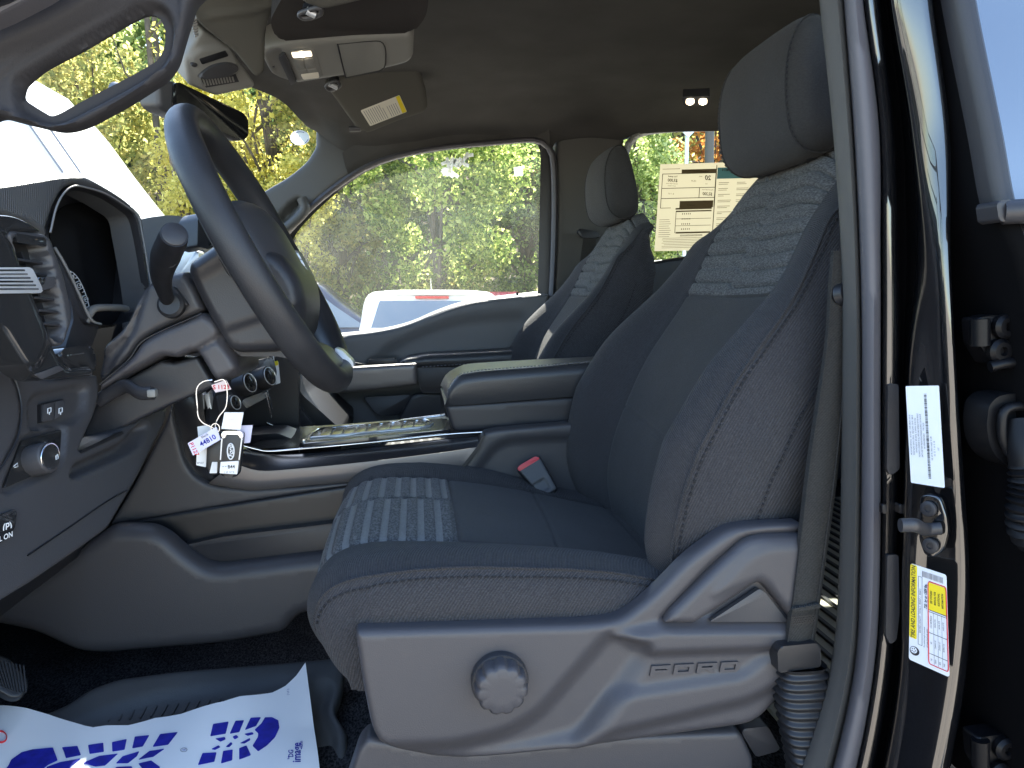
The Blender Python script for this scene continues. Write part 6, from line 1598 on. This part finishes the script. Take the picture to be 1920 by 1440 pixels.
# certification label
def face_label(name, label, quad, off=.0022):
    """returns a mapper from label coordinates (0..1 across, 0..1 down) to the post's face"""
    P_ = [PP(pA + fn * off, fn)(*q) for q in quad]
    def m_(s, t, h=0.0):
        return (P_[0].lerp(P_[1], s)).lerp(P_[3].lerp(P_[2], s), t) + fn * h
    return m_
def lab_sheet(name, m_, mtl, label, cat, r=.06, asp=2.4):
    o = [m_(s, t) for s, t in rnd_unit(r, asp)]
    n = len(o)
    V = o + [p - fn * .0006 for p in o]
    ob = mesh(name, V, [tuple(range(n))] + [(i, n + i, n + (i + 1) % n, (i + 1) % n) for i in range(n)], mtl, None, None)
    return tag(ob, label, cat)
def rnd_unit(r, asp): return rnd([(0, 0), (1, 0), (1, 1), (0, 1)], r) if asp == 1 else [(s, t / asp) for s, t in rnd([(0, 0), (1, 0), (1, asp), (0, asp)], r)]
def lrect(m_, s0, s1, t0, t1, h=.0004): return [m_(s0, t0, h), m_(s1, t0, h), m_(s1, t1, h), m_(s0, t1, h)], [(0, 1, 2, 3)]
def ltext(m_, s, s_c, t_c, hfrac, h=.0005, bold=False, squeeze=1.0, shear=0.0, align='CENTER'):
    """text running up the label (bottom to top)"""
    o = m_(s_c, t_c); ux = m_(s_c, t_c - .05) - o; uy = m_(s_c - .05, t_c) - o
    H = (m_(1, .5) - m_(0, .5)).length * hfrac
    return text_mesh(s, o, ux, uy, H, h, bold=bold, squeeze=squeeze, shear=shear, align=align)
mA = face_label("c", "", [(1698, 724), (1760, 723), (1771, 915), (1708, 905)])
la = lab_sheet("certification_label", mA, M['label'], "pale certification sticker with fine print above the door striker", "sticker", .04, 3.0)
geo = []
rl = random.Random(3)
lines = ["MFD. BY FORD MOTOR CO.   DATE: 09/22   GVWR: 3046 KG / 6710 LB", "FRONT GAWR: 1678 KG / 3700 LB     REAR GAWR: 1724 KG / 3800 LB", "WITH P275/65R18   RIMS 18X7.5J   AT 240 KPA / 35 PSI COLD", "THIS VEHICLE CONFORMS TO ALL APPLICABLE FEDERAL MOTOR VEHICLE", "SAFETY AND THEFT PREVENTION STANDARDS IN EFFECT ON THE DATE", "VIN: 1FTEW1EP8NFA44810        TYPE: TRUCK"]
for k, s in enumerate(lines): geo.append(ltext(mA, s, .08 + k * .082, .5, .048, squeeze=.60))
for k, (a, b) in enumerate(((.60, "EXT PNT: UM   RC: 48   DSO:"), (.70, "WB  INT TR  TP/PS  R  AXLE  TR  SPR"), (.78, "145   CS   Y   L6   G   AA"), (.90, "UTC"))): geo.append(ltext(mA, b, a, .62, .046, squeeze=.7))
v, f = join_geo(geo); mesh("fine_print", v, f, M['print_black'], la, None)
geo = []; t = .08
while t < .93:
    w = rl.choice((.004, .006, .009)); geo.append(lrect(mA, .55, .63, t, t + w)); t += w + rl.choice((.004, .006, .008))
v, f = join_geo(geo); mesh("barcode", v, f, M['print_black'], la, None)
# tire label
mB = face_label("t", "", [(1707, 1056), (1774, 1078), (1780, 1270), (1704, 1236)])
lb_ = lab_sheet("tire_label", mB, M['label'], "white and yellow tire information sticker below the door striker", "sticker", .07, 2.4)
v, f = join_geo([([mB(s, t, .0003) for s, t in rnd([(.005, .005), (.20, .005), (.20, .76), (.005, .76)], .03)], [tuple(range(24))])]); mesh("yellow_band", v, f, M['label_yellow'], lb_, None)
v, f = join_geo([lrect(mB, .52, .98, .13, .40, .0003)]); mesh("yellow_block", v, f, M['label_yellow'], lb_, None)
geo = [ltext(mB, "TIRE AND LOADING INFORMATION", .105, .385, .105, bold=True, squeeze=.84, shear=.15)]
geo += [ltext(mB, s, c, .27, .052, bold=True, squeeze=.8) for s, c in (("SEE OWNERS", .59), ("MANUAL FOR", .69), ("ADDITIONAL", .79), ("INFORMATION", .89))]
geo += [ltext(mB, "720  kg or 1589 lbs.", .44, .28, .075, bold=True, squeeze=.8), ltext(mB, "The combined weight of occupants", .40, .70, .036, squeeze=.8), ltext(mB, "and cargo should never exceed", .47, .70, .036, squeeze=.8),
        ltext(mB, "SEATING CAPACITY   TOTAL 5   FRONT 2   REAR 3", .29, .45, .045, squeeze=.85)]
for k, (a, b, c) in enumerate((("TIRE", "SIZE", "COLD TIRE PRESSURE"), ("FRONT", "275/65R18 116T", "240 KPA, 35 PSI"), ("REAR", "275/65R18 116T", "240 KPA, 35 PSI"), ("SPARE", "245/70R17 110S", "240 KPA, 35 PSI"))):
    for s, t in ((a, .90), (b, .73), (c, .52)): geo.append(ltext(mB, s, .58 + k * .105, t, .040, squeeze=.62))
for t in (.42, .63, .84): geo.append(lrect(mB, .52, .98, t, t + .005))
for s in (.64, .745, .85): geo.append(lrect(mB, s, s + .006, .42, .94))
geo.append(lrect(mB, .52, .98, .40, .407))
for s0, s1, t0, t1 in ((.235, .245, .10, .80), (.335, .345, .10, .80), (.235, .345, .10, .104), (.235, .345, .796, .80)): geo.append(lrect(mB, s0, s1, t0, t1))
v, f = join_geo(geo); mesh("fine_print", v, f, M['print_black'], lb_, None)
rr_ = [mB(s, t, .0004) for s, t in rnd([(.505, .12), (.99, .12), (.99, .95), (.505, .95)], .05)]
tube("red_frame", rr_, .0005, M['print_red'], lb_, 4, closed=True)
geo = []; s = .34
while s < .92:
    w = rl.choice((.01, .016, .022)); geo.append(lrect(mB, s, s + w, .035, .095)); s += w + rl.choice((.01, .014, .018))
v, f = join_geo(geo); mesh("barcode", v, f, M['print_grey'], lb_, None)
ctr = mB(.13, .885); e1 = (mB(.2, .885) - ctr).normalized(); e2 = fn.cross(e1)
def disc(c, r, h, n=24): return [c + e1 * (r * math.cos(a)) + e2 * (r * math.sin(a)) + fn * h for a in np.linspace(0, 6.2832, n + 1)[:-1]], [tuple(range(n))]
W_l = (mB(1, .5) - mB(0, .5)).length
v, f = join_geo([disc(ctr + e1 * .02 * W_l, W_l * .13, .0004)]); mesh("tyre_emblem", v, f, M['print_black'], lb_, None)
v, f = join_geo([disc(ctr + e2 * W_l * .02, W_l * .09, .0006)]); wd_ = mesh("wheel_emblem", v, f, M['label'], lb_, None)
v, f = join_geo([disc(ctr + e2 * W_l * .02 + (e1 * math.cos(a) + e2 * math.sin(a)) * W_l * .05, W_l * .017, .0008, 10) for a in np.linspace(0, 6.28, 6)[:-1]]); mesh("wheel_holes", v, f, M['print_black'], wd_, None)
# ------------------------------------------------------------------ rear door (closed), its front edge, hinge, harness, window
rd = thing("rear_door", "gloss black rear door beyond the open gap, with tinted window", "car door", (.9, .60, .75))
edge_px = [(1783, -120), (1798, 0), (1846, 240), (1872, 380), (1900, 440), (1932, 540), (1950, 700), (1956, 1060), (1950, 1300), (1930, 1560)]
EY = [.640, .634, .614, .602, .592, .584, .580, .578, .580, .586]
E_ = cr([tuple(at(u, v, y)) for (u, v), y in zip(edge_px, EY)], 60)
rows = []
for dx, dy in ((.012, .17), (.004, .16), (.0, .10), (-.001, .012), (.003, .003), (.010, .0)):
    rows.append([Vector(p) + Vector((dx, dy, 0)) for p in E_])
loft("door_edge", rows, M['paint_flat'], rd, smooth=60)
rows = []
for dx, dy in ((.010, .0), (.05, -.006), (.3, -.012), (.8, -.010), (1.0, .0)):
    rows.append([Vector(p) + Vector((dx, dy, 0)) for p in E_ if p[2] < 1.47])
loft("outer_skin", rows, M['paint'], rd, smooth=60)
top_e = [Vector(p) for p in E_ if p[2] >= 1.455]
rows = [[p + Vector((dx, dy, 0)) for p in top_e] for dx, dy in ((-.001, .02), (-.003, .004), (-.001, -.004), (.004, -.006), (.007, -.0015), (.012, -.003), (.017, .001), (.018, .01))]
loft("window_moulding", rows, M['plastic_dark'], rd, smooth=60)
rows = [[p + Vector((dx, dy, 0)) for p in top_e] for dx, dy in ((.014, .004), (.2, -.006), (.5, -.008), (.9, .004))]
loft("window_glass", rows, M['dark_glass'], rd, smooth=60)
slab("belt_moulding_end", rnd([(1862, 386), (1866, 378), (1890, 374), (1894, 380), (1930, 372), (1930, 402), (1900, 404), (1876, 418), (1866, 412)], 4), PY(.590), PXN, -.02, .004, M['plastic_dark'], rd, bevel=.003)
tube("belt_moulding", [at(1880, 398, .592), at(1920, 396, .586), at(2200, 400, .57)], .010, M['plastic_dark'], rd, 10)
# inner parts of the gap
slab("hinge_pillar_wall", [(1740, -100), (2100, -100), (2100, 1560), (1700, 1560)], PY(.80), PXN, -.05, 0, M['paint_flat'], truck)
M['hinge'] = mat("hinge_black", (0.004, 0.004, 0.005), 0.38, spec=0.22)
M['gap_rubber'] = mat("gap_rubber", (0.006, 0.006, 0.007), 0.45, spec=0.25)
for k, vv in enumerate((604, 1392)):
    h_ = slab("hinge_leaf", rnd([(1832, vv - 8), (1870, vv - 14), (1930, vv - 10), (1930, vv + 74), (1860, vv + 80), (1836, vv + 40)], 8), PY(.618), PXN, -.02, 0, M['hinge'], rd, bevel=.004)
    for a, b in ((1870, vv + 54), (1904, vv + 52), (1880, vv + 8)):
        lathe("hinge_bolt", [(.011, 0), (.011, .005), (.008, .008), (.004, .008), (.003, .004), (.0005, .004)], at(a, b, .617), (0, -1, 0), M['hinge'], h_, 20)
    tube("hinge_pin", [at(1838, vv - 6, .618), at(1838, vv + 44, .618)], .008, M['hinge'], h_, 12)
    tube("hinge_lip", [at(1856, vv + 84, .612), at(1880, vv + 78, .610), at(1920, vv + 74, .608)], .005, M['hinge'], h_, 8)
# wiring boot between post and rear door
gr = slab("harness_grommet", rnd([(1850, 800), (1854, 760), (1872, 742), (1900, 738), (1950, 738), (1950, 880), (1900, 880), (1870, 860), (1856, 836)], [14, 16, 16, 12, 5, 5, 14, 14, 14]), PY(.606), PXN, -.03, 0, M['gap_rubber'], rd, bevel=.012, seg=4)
tube("grommet_lip", [at(u, v, .600) for u, v in cr([(1892, 850), (1880, 820), (1880, 780), (1890, 766), (1910, 762), (1940, 764)], 20)], .004, M['gap_rubber'], gr, 8)
hpath = [at(u, v, y) for u, v, y in ((1916, 790, .600), (1922, 850, .590), (1928, 910, .586), (1922, 960, .586), (1930, 1000, .588), (1975, 1030, .59))]
HPp = [Vector(p) for p in cr([tuple(p) for p in hpath], 90)]
tube("harness_boot", HPp, [.0135 + .0022 * math.sin(i * 1.5) * (i > 26) for i in range(90)], M['gap_rubber'], rd, 16)
# driver-side body closing panel behind the rear door (keeps daylight out of the cab)
slab("rear_door_liner", [(.50, .76), (1.74, .76), (1.74, 1.36), (.50, 1.36)], lambda x, z: Vector((x, .78, z)), (0, 1, 0), -.04, 0, M['plastic_dark'], truck)
slab("sill", [(-.80, .70), (1.75, .70), (1.75, .792), (-.80, .792)], lambda x, z: Vector((x, .60, z)), (0, 1, 0), -.06, 0, M['paint'], truck)
slab("front_fender", [(-1.6, .5), (-.52, .5), (-.52, 1.28), (-1.6, 1.22)], lambda x, z: Vector((x, .58, z)), (0, 1, 0), -.06, 0, M['paint'], truck)

# ------------------------------------------------------------------ front seat belt
belt = thing("seat_belt", "dark grey front seat belt running down beside the near door post", "seat belt", at(1520, 1200, .745))
L0 = [(1560, 470), (1553, 560), (1548, 640), (1530, 760), (1512, 880), (1498, 1000), (1486, 1100), (1478, 1160), (1470, 1216)]
R0 = [(1600, 470), (1596, 560), (1590, 640), (1584, 760), (1572, 880), (1556, 1000), (1542, 1100), (1534, 1160), (1526, 1212)]
LA = cr(L0, 50); RA = cr(R0, 50)
rows = []
for k, yo in ((0, .742), (.08, .738), (.5, .735), (.92, .738), (1, .742)):
    rows.append([at(*(a * (1 - k) + b * k), yo) for a, b in zip(LA, RA)])
back_ = [[p + Vector((0, .0022, 0)) for p in r] for r in rows[::-1]]
web = loft("webbing", rows + back_, M['webbing'], belt, wrap_r=True, smooth=50)
for k in (.10, .90):
    tube("selvedge", [at(*(a * (1 - k) + b * k), .7365) for a, b in zip(LA, RA)], .0008, M['webbing'], web, 5)
slab("stop_fold", rnd([(1482, 1140), (1536, 1130), (1537, 1138), (1486, 1146)], 3), PY(.733), PXN, -.002, .003, M['webbing'], belt, bevel=.001)
geo = []
for r_ in range(4):
    for c_ in range(11):
        u = 1484 + c_ * 4.1 + (r_ % 2) * 2; v = 1157 + r_ * 4.2 - c_ * .45
        p = [at(u, v, .7322), at(u + 2.4, v - .3, .7322), at(u + 2.6, v + 2.2, .7322), at(u + .2, v + 2.5, .7322)]
        geo.append((p, [(0, 1, 2, 3)]))
v, f = join_geo(geo); o = mesh("stitch_block", v, f, M['plastic_black'], web, None); o["kind"] = "stuff"
# D-ring knob peeping round the post
lathe("guide_loop", [(.002, -.009), (.010, -.007), (.013, 0), (.010, .007), (.002, .009)], at(1579, 552, .738), (.3, -.9, .2), M['plastic_black'], belt, 20)
# accordion boot at the foot
bt = thing("belt_boot", "black ribbed rubber boot at the foot of the front seat belt", "rubber boot", at(1505, 1420, .74))
top_sl = [(1458, 1222), (1466, 1212), (1530, 1206), (1538, 1210), (1540, 1250), (1460, 1262)]
slab("collar", rnd(top_sl, 4), PY(.728), PXN, -.03, 0, M['rubber_black'], bt, bevel=.005, seg=3)
Lb = cr([(1462, 1246), (1458, 1300), (1466, 1360), (1478, 1420), (1488, 1500)], 200); Rb = cr([(1540, 1240), (1548, 1290), (1545, 1340), (1530, 1400), (1520, 1500)], 200)
rows = []
for i, (a, b) in enumerate(zip(Lb, Rb)):
    p = at(*a, .742); q = at(*b, .742); c = (p + q) / 2; hw_ = (q - p) / 2
    k = 1 + .085 * math.cos(2 * math.pi * i / 200 * 15)
    dp = .018 * k
    tilt = Vector((0, 0, .0))
    rows.append([c + hw_ * (k * (abs(math.cos(t)) ** .6) * (1 if math.cos(t) >= 0 else -1)) + Vector((0, -dp * (abs(math.sin(t)) ** .6) * (1 if math.sin(t) >= 0 else -1), 0)) for t in np.linspace(0, 2 * math.pi, 29)[:-1]])
loft("bellows", rows, M['rubber_black'], bt, wrap_c=True, smooth=75)
# ---- passenger's belt on the far pillar
b2 = thing("seat_belt", "passenger seat belt hanging from the far pillar behind the headrest", "seat belt", at(1095, 500, 2.17))
slab("webbing", rnd([(1094, 446), (1118, 444), (1112, 560), (1096, 640), (1062, 660), (1078, 560)], 3), PY(2.17), PXN, -.003, 0, M['webbing'], b2)
slab("guide_loop", rnd([(1082, 436), (1086, 428), (1118, 434), (1126, 440), (1122, 448), (1090, 446)], 4), PY(2.165), PXN, -.012, .006, M['plastic_black'], b2, bevel=.004)
# rubber mat on the rear floor, its pale colour standing in for sunlight, seen between the boot and the post
rm = thing("rear_floor_mat", "ribbed rear floor mat with sunlight put into its pale colour, behind the seat belt", "floor mat", (.9, 1.3, .80))
slab("sheet", [(.50, .82), (1.30, .82), (1.30, 2.1), (.50, 2.1)], lambda x, y: Vector((x, y, .80)), (0, 0, 1), 0, .006, M['sun_pale_sheet'], rm)
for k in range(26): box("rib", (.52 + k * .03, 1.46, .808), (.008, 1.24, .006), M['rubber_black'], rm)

# ------------------------------------------------------------------ writing and stickers on the far glass
PG = PY(YP + .036)
ck = thing("chalk_writing", "white handwritten numbers scrawled on the passenger window glass", "writing", PG(845, 310))
def zz(x, y): return (560 + x / 3.6, 240 + y / 3.6)
strokes = [[(962, 245), (995, 232), (1010, 222)], [(1000, 200), (1008, 235), (1020, 285), (1078, 332)], [(970, 290), (985, 275), (1002, 280), (1000, 300), (975, 312), (968, 298), (985, 300), (1010, 318), (1020, 300), (1012, 285)], [(1020, 240), (1042, 205), (1050, 230), (1030, 262), (1020, 310), (1045, 328)],
           [(1056, 212), (1072, 222), (1078, 250), (1060, 255), (1052, 232), (1060, 214)], [(1080, 205), (1100, 220), (1120, 245), (1150, 255)], [(1075, 262), (1110, 220), (1135, 180), (1145, 168)], [(1120, 195), (1150, 185), (1180, 180)]]
for s in strokes:
    pts = [zz(*p) for p in s]
    tube("stroke", [PG(*p) for p in (cr(pts, 14) if len(pts) > 2 else pts)], .0048, M['glass_mark'], ck, 6, rx=.0009, up=(0, 0, 1))
ws_ = slab("window_sticker", rnd([(963, 314), (979, 312), (981, 329), (965, 331)], 1.5), PG, PXN, 0, .001, M['glass_mark'])
tag(ws_, "small square white sticker high on the passenger window", "sticker")
v, f = text_mesh("o", PG(972, 321) + PXN * .0015, (1, 0, 0), (0, 0, 1), .005, 0.0); mesh("print", v, f, M['print_grey'], ws_, None)
et = PG(966, 525)
v, f = join_geo([text_mesh(s, PG(966, v) + PXN * .001, (1, 0, 0), (0, 0, 1), .006, 0, squeeze=.8) for s, v in (("SAFETY GLASS", 521), ("TEMPERED AS2", 528))])
mesh("etched_mark", v, f, M['print_grey'], pdoor, None)
# price sheet on the rear passenger window, seen from behind (mirrored print)
SG = PY(YP + .032)
m_sheet = bpy.data.materials.new("price_sheet_paper"); m_sheet.use_nodes = True
nt = m_sheet.node_tree; nt.nodes.clear(); o_ = nt.nodes.new("ShaderNodeOutputMaterial"); d_ = nt.nodes.new("ShaderNodeBsdfDiffuse"); t_ = nt.nodes.new("ShaderNodeBsdfTranslucent"); x_ = nt.nodes.new("ShaderNodeMixShader")
d_.inputs[0].default_value = (.70, .68, .60, 1); t_.inputs[0].default_value = (.28, .245, .17, 1); x_.inputs[0].default_value = .55
nt.links.new(d_.outputs[0], x_.inputs[1]); nt.links.new(t_.outputs[0], x_.inputs[2]); nt.links.new(x_.outputs[0], o_.inputs[0])
M['sheet_print'] = mat("sheet_print_brown", (0.20, 0.17, 0.12), 0.8); M['sheet_bar'] = mat("sheet_bar", (0.12, 0.10, 0.08), 0.8)
M['sheet_blue'] = translucent("sheet_blue_header", (.09, .22, .29)); M['sheet_grey'] = translucent("sheet_grey_bar", (.10, .08, .055)); M['sheet_text'] = translucent("sheet_text", (.05, .042, .03))
sheet = mesh("price_sheet", [SG(1238, 308), SG(1520, 300), SG(1506, 466), SG(1227, 471)], [(0, 1, 2, 3)], m_sheet, None, None)
tag(sheet, "cream price sheet on the rear window with print showing through backwards", "price sheet")
def sq(u0, v0, u1, v1, h=.0008):
    sk_ = lambda u, v: (u - (v - 308) * .066, v - (u - 1238) * .024)
    return [SG(*sk_(u0, v0)) + PXN * h, SG(*sk_(u1, v0)) + PXN * h, SG(*sk_(u1, v1)) + PXN * h, SG(*sk_(u0, v1)) + PXN * h], [(0, 1, 2, 3)]
def stext(s, u, v, hpx, bold=False, squeeze=1.0):
    o = SG(u - (v - 308) * .066, v - (u - 1238) * .024) + PXN * .0012
    return text_mesh(s, o, (-1, 0, .024), (-.06, 0, 1), hpx * 2.27 / 1442, 0, bold=bold, squeeze=squeeze)
v, f = join_geo([sq(1346, 317, 1500, 338)]); mesh("header_band", v, f, M['sheet_blue'], sheet, None)
v, f = join_geo([sq(1279, 319, 1344, 326), sq(1279, 378, 1342, 391), sq(1272, 391, 1340, 394), sq(1275, 436, 1340, 439), sq(1273, 396, 1340, 398.5)]); o = mesh("grey_bar", v, f, M['sheet_grey'], sheet, None); o["kind"] = "stuff"
geo = []
for a, b, c, d in ((1243, 326, 1344, 327.2), (1243, 353, 1344, 354.2), (1243, 372, 1344, 373.2), (1243, 326, 1244.2, 391), (1343, 326, 1344.2, 391), (1243, 390, 1263, 391), (1314, 354, 1315.2, 373), (1343.5, 312, 1345, 470),
                   (1243, 317, 1276, 317.8), (1273, 398, 1274, 438), (1273, 411, 1340, 411.8), (1273, 424, 1340, 424.8)): geo.append(sq(a, b, c, d))
for k in range(11):
    for j in range(4): geo.append(sq(1350 + j * 34, 345 + k * 11, 1350 + j * 34 + rl.uniform(14, 28), 345.8 + k * 11)); geo.append(sq(1350 + j * 34, 348 + k * 11, 1350 + j * 34 + rl.uniform(8, 24), 348.8 + k * 11))
for k in range(9): geo.append(sq(1243, 412 + k * 4, 1266 - rl.uniform(0, 5), 412.7 + k * 4))
for k in range(7): geo.append(sq(1250 + rl.uniform(0, 5), 447 + k * 3, 1338, 447.6 + k * 3))
for r_ in range(4):
    for k in range(5): geo.append(sq(1285 + k * 3.6, 401 + r_ * 9.5, 1286.5 + k * 3.6, 403.5 + r_ * 9.5))
for k in range(28): geo.append(sq(1284 + k * 1.5, 441, 1284.7 + k * 1.5, 444.5))
geo += [stext("20", 1329, 336, 8.5, True), stext("MPG", 1315, 333, 2.2), stext("$3,000", 1263, 339, 5.4, True, .9), stext("You spend", 1263, 331.5, 3.0, True), stext("$2,200", 1330, 366, 5.4, True, .9), stext("Annual fuel cost", 1330, 358, 2.4), stext("Fuel Economy and Environment", 1311, 322.4, 2.6, True, .85),
        stext("44810", 1362, 322, 4.6, True), stext("more in fuel costs", 1262, 345, 2.2), stext("over 5 years", 1262, 349, 2.2), stext("5.0", 1327, 347, 2.2), stext("18 24", 1303, 341, 3), stext("smartphone", 1300, 386, 2.2), stext("6 1 10", 1262, 364, 3)]
v, f = join_geo(geo); mesh("printed_text", v, f, M['sheet_text'], sheet, None)
v, f = join_geo([sq(1260 + (k % 3) * 7, 382, 1260 + (k % 3) * 7 + 4.5, 386.5, .0012) for k in range(3)]); 
# ------------------------------------------------------------------ keys hanging from the column
YK = .955
KN = PXN
kr = thing("key_ring", "steel wire key ring looped below the steering column", "key ring", at(395, 790, YK))
tube("loop", [at(u, v, YK + .01) for u, v in cr([(398, 712), (380, 716), (369, 730), (370, 760), (372, 780), (380, 792), (396, 800), (412, 808), (436, 812), (452, 806), (466, 798)], 40)], .0011, M['steel_wire'], kr, 6)
tube("loop", [at(u, v, YK + .006) for u, v in cr([(402, 716), (420, 712), (426, 730), (424, 762), (410, 782), (404, 800), (412, 812)], 30)], .0010, M['steel_wire'], kr, 6)
tube("split_ring", [at(404 + 8 * math.cos(a), 803 + 9 * math.sin(a), YK - .002) for a in np.linspace(0, 6.283, 25)[:-1]], .0009, M['steel_wire'], kr, 6, closed=True)
def fob(name, label, pts, y, face, emblem):
    t = thing(name, label, "key fob", at(*pts[0], y), "key fobs on the ring")
    pl_ = PY(y)
    slab("shell", rnd(pts, [8, 8, 12, 12]), pl_, KN, -.012, 0, M['plastic_black'], t, bevel=.003, seg=3)
    return t, pl_
f1, q1 = fob("key_fob", "front key fob with silver corners, oval badge and white code label", [(417, 812), (456, 812), (447, 896), (410, 894)], YK - .006, None, True)
slab("silver_cap", rnd([(416, 810), (422, 808), (450, 808), (456, 813), (455, 822), (450, 822), (449, 815), (424, 814), (422, 822), (415, 820)], 2), q1, KN, -.004, .0012, M['chrome'], f1, bevel=.0008)
for a in ([(415, 822), (417.5, 822), (414.5, 862), (412.5, 862)], [(452.5, 822), (455, 822), (449.5, 862), (447.5, 862)]): slab("silver_edge", a, q1, KN, -.003, .0008, M['satin'], f1)
slab("code_label", rnd([(414, 866), (448, 864), (445, 889), (412, 887)], 1.5), q1, KN, 0, .0008, M['tag_white'], f1)
el = [(433 + 6.2 * math.cos(a), 846 + 14.5 * math.sin(a)) for a in np.linspace(0, 6.283, 33)[:-1]]
tube("badge_ring", [q1(*p) + KN * .0010 for p in el], .0009, M['tag_white'], f1, 6, closed=True)
v, f = text_mesh("Ford", q1(433.5, 846) + KN * .0012, (q1(433, 840) - q1(433.8, 850)), (q1(430, 846) - q1(436, 846)), .0052, 0, bold=True, shear=.25); mesh("badge_script", v, f, M['tag_white'], f1, None)
v, f = join_geo([text_mesh("B44", q1(434, 875) + KN * .0012, (1, 0, 0), (0, 0, 1), .0042, 0, bold=True, squeeze=.9), text_mesh("1 03 10 7 E", q1(430, 885) + KN * .0012, (1, 0, 0), (0, 0, 1), .0018, 0), text_mesh("no. 44", q1(421, 874) + KN * .0012, (1, 0, 0), (0, 0, 1), .0015, 0)]); mesh("label_print", v, f, M['print_black'], f1, None)
f2, q2 = fob("key_fob", "rear key fob half hidden behind the front fob", [(388, 830), (420, 824), (412, 892), (386, 888)], YK + .012, None, False)
slab("code_label", rnd([(398, 866), (408, 866), (407, 887), (393, 887)], 1), q2, KN, 0, .0008, M['tag_white'], f2)
def tagcard(label, pts, y, m_, texts=(), name="paper_tag"):
    c = slab(name, rnd(pts, 1.5), PY(y), KN, -.0004, .0004, m_)
    tag(c, label, "tag", "paper tags on the key ring")
    if texts:
        geo = []
        for s, (u, v), ang, h, mm in texts:
            ux = Vector((math.cos(ang), 0, math.sin(ang))); uy = Vector((-math.sin(ang), 0, math.cos(ang)))
            a, b = text_mesh(s, PY(y)(u, v) + KN * .0007, ux, uy, h, 0, bold=True); mesh("print", a, b, mm, c, None)
    return c
tagcard("white tag tilted left with red number and handwriting", [(352, 831), (406, 800), (414, 824), (362, 854)], YK - .003, M['tag_lilac'], [("P1127", (364, 842), -1.15, .0048, M['print_red']), ("44810", (390, 826), .5, .0058, M['print_blue']), ("Black", (384, 817), .5, .003, M['print_grey'])])
tagcard("square cream tag above the front fob", [(421, 773), (457, 773), (451, 806), (415, 804)], YK - .010, M['tag_white'], [("F44810", (436, 786), 0, .0028, M['tag_pink'])])
tagcard("lilac tag sticking out behind the front fob", [(446, 798), (474, 797), (469, 830), (440, 832)], YK + .008, M['tag_lilac'])
tagcard("pink tag with red number high behind the key loop", [(396, 722), (424, 712), (434, 730), (404, 736)], YK + .016, M['tag_pink'], [("S 1128", (415, 726), .02, .0050, M['print_red'])])
tagcard("white tag peeping out at the left below the tilted tag", [(369, 848), (392, 838), (386, 876), (368, 872)], YK + .02, M['tag_white'], [("07127", (376, 868), 0, .0022, M['print_grey'])])
tagcard("pale tag behind the ring at upper left", [(370, 800), (394, 796), (398, 812), (372, 820)], YK + .022, M['tag_white'])

# ------------------------------------------------------------------ the open front door, swung forward beside the camera's left
fd = thing("front_door", "open front door swung forward on its hinges, out at the left", "car door", (-.78, .56, .75))
ang = math.radians(66)
ddir = Vector((-math.cos(ang) * .35 - .12, -math.sin(ang), 0)).normalized(); dnr = Vector((-ddir.y, ddir.x, 0)).normalized()
if dnr.x < 0: dnr = -dnr
def dplace(s, z): return Vector((-.80, .54, 0)) + ddir * s + Vector((0, 0, z))
slab("inner_panel", rnd([(0, .80), (1.02, .80), (1.05, 1.34), (.5, 1.42), (0, 1.34)], .04), dplace, dnr, -.05, 0, M['plastic_dark'], fd, bevel=.02)
slab("outer_skin", rnd([(0, .78), (1.05, .78), (1.07, 1.36), (.5, 1.44), (0, 1.36)], .04), dplace, dnr, -.11, -.055, M['paint'], fd, bevel=.01)
slab("door_armrest", rnd([(.25, 1.08), (1.0, 1.10), (1.0, 1.18), (.25, 1.16)], .03), dplace, dnr, 0, .06, M['leatherette'], fd, bevel=.015)
tube("window_frame", cr([tuple(dplace(s, z) - dnr * .04) for s, z in ((.02, 1.36), (.25, 1.60), (.5, 1.78), (.8, 1.84), (1.02, 1.82), (1.06, 1.6), (1.06, 1.36))], 30), .022, M['plastic_black'], fd, 10)
slab("window_glass", [(.06, 1.38), (.28, 1.60), (.52, 1.76), (.8, 1.82), (1.0, 1.80), (1.04, 1.6), (1.04, 1.37), (.5, 1.43)], dplace, dnr, -.045, -.04, M['glass'], fd)
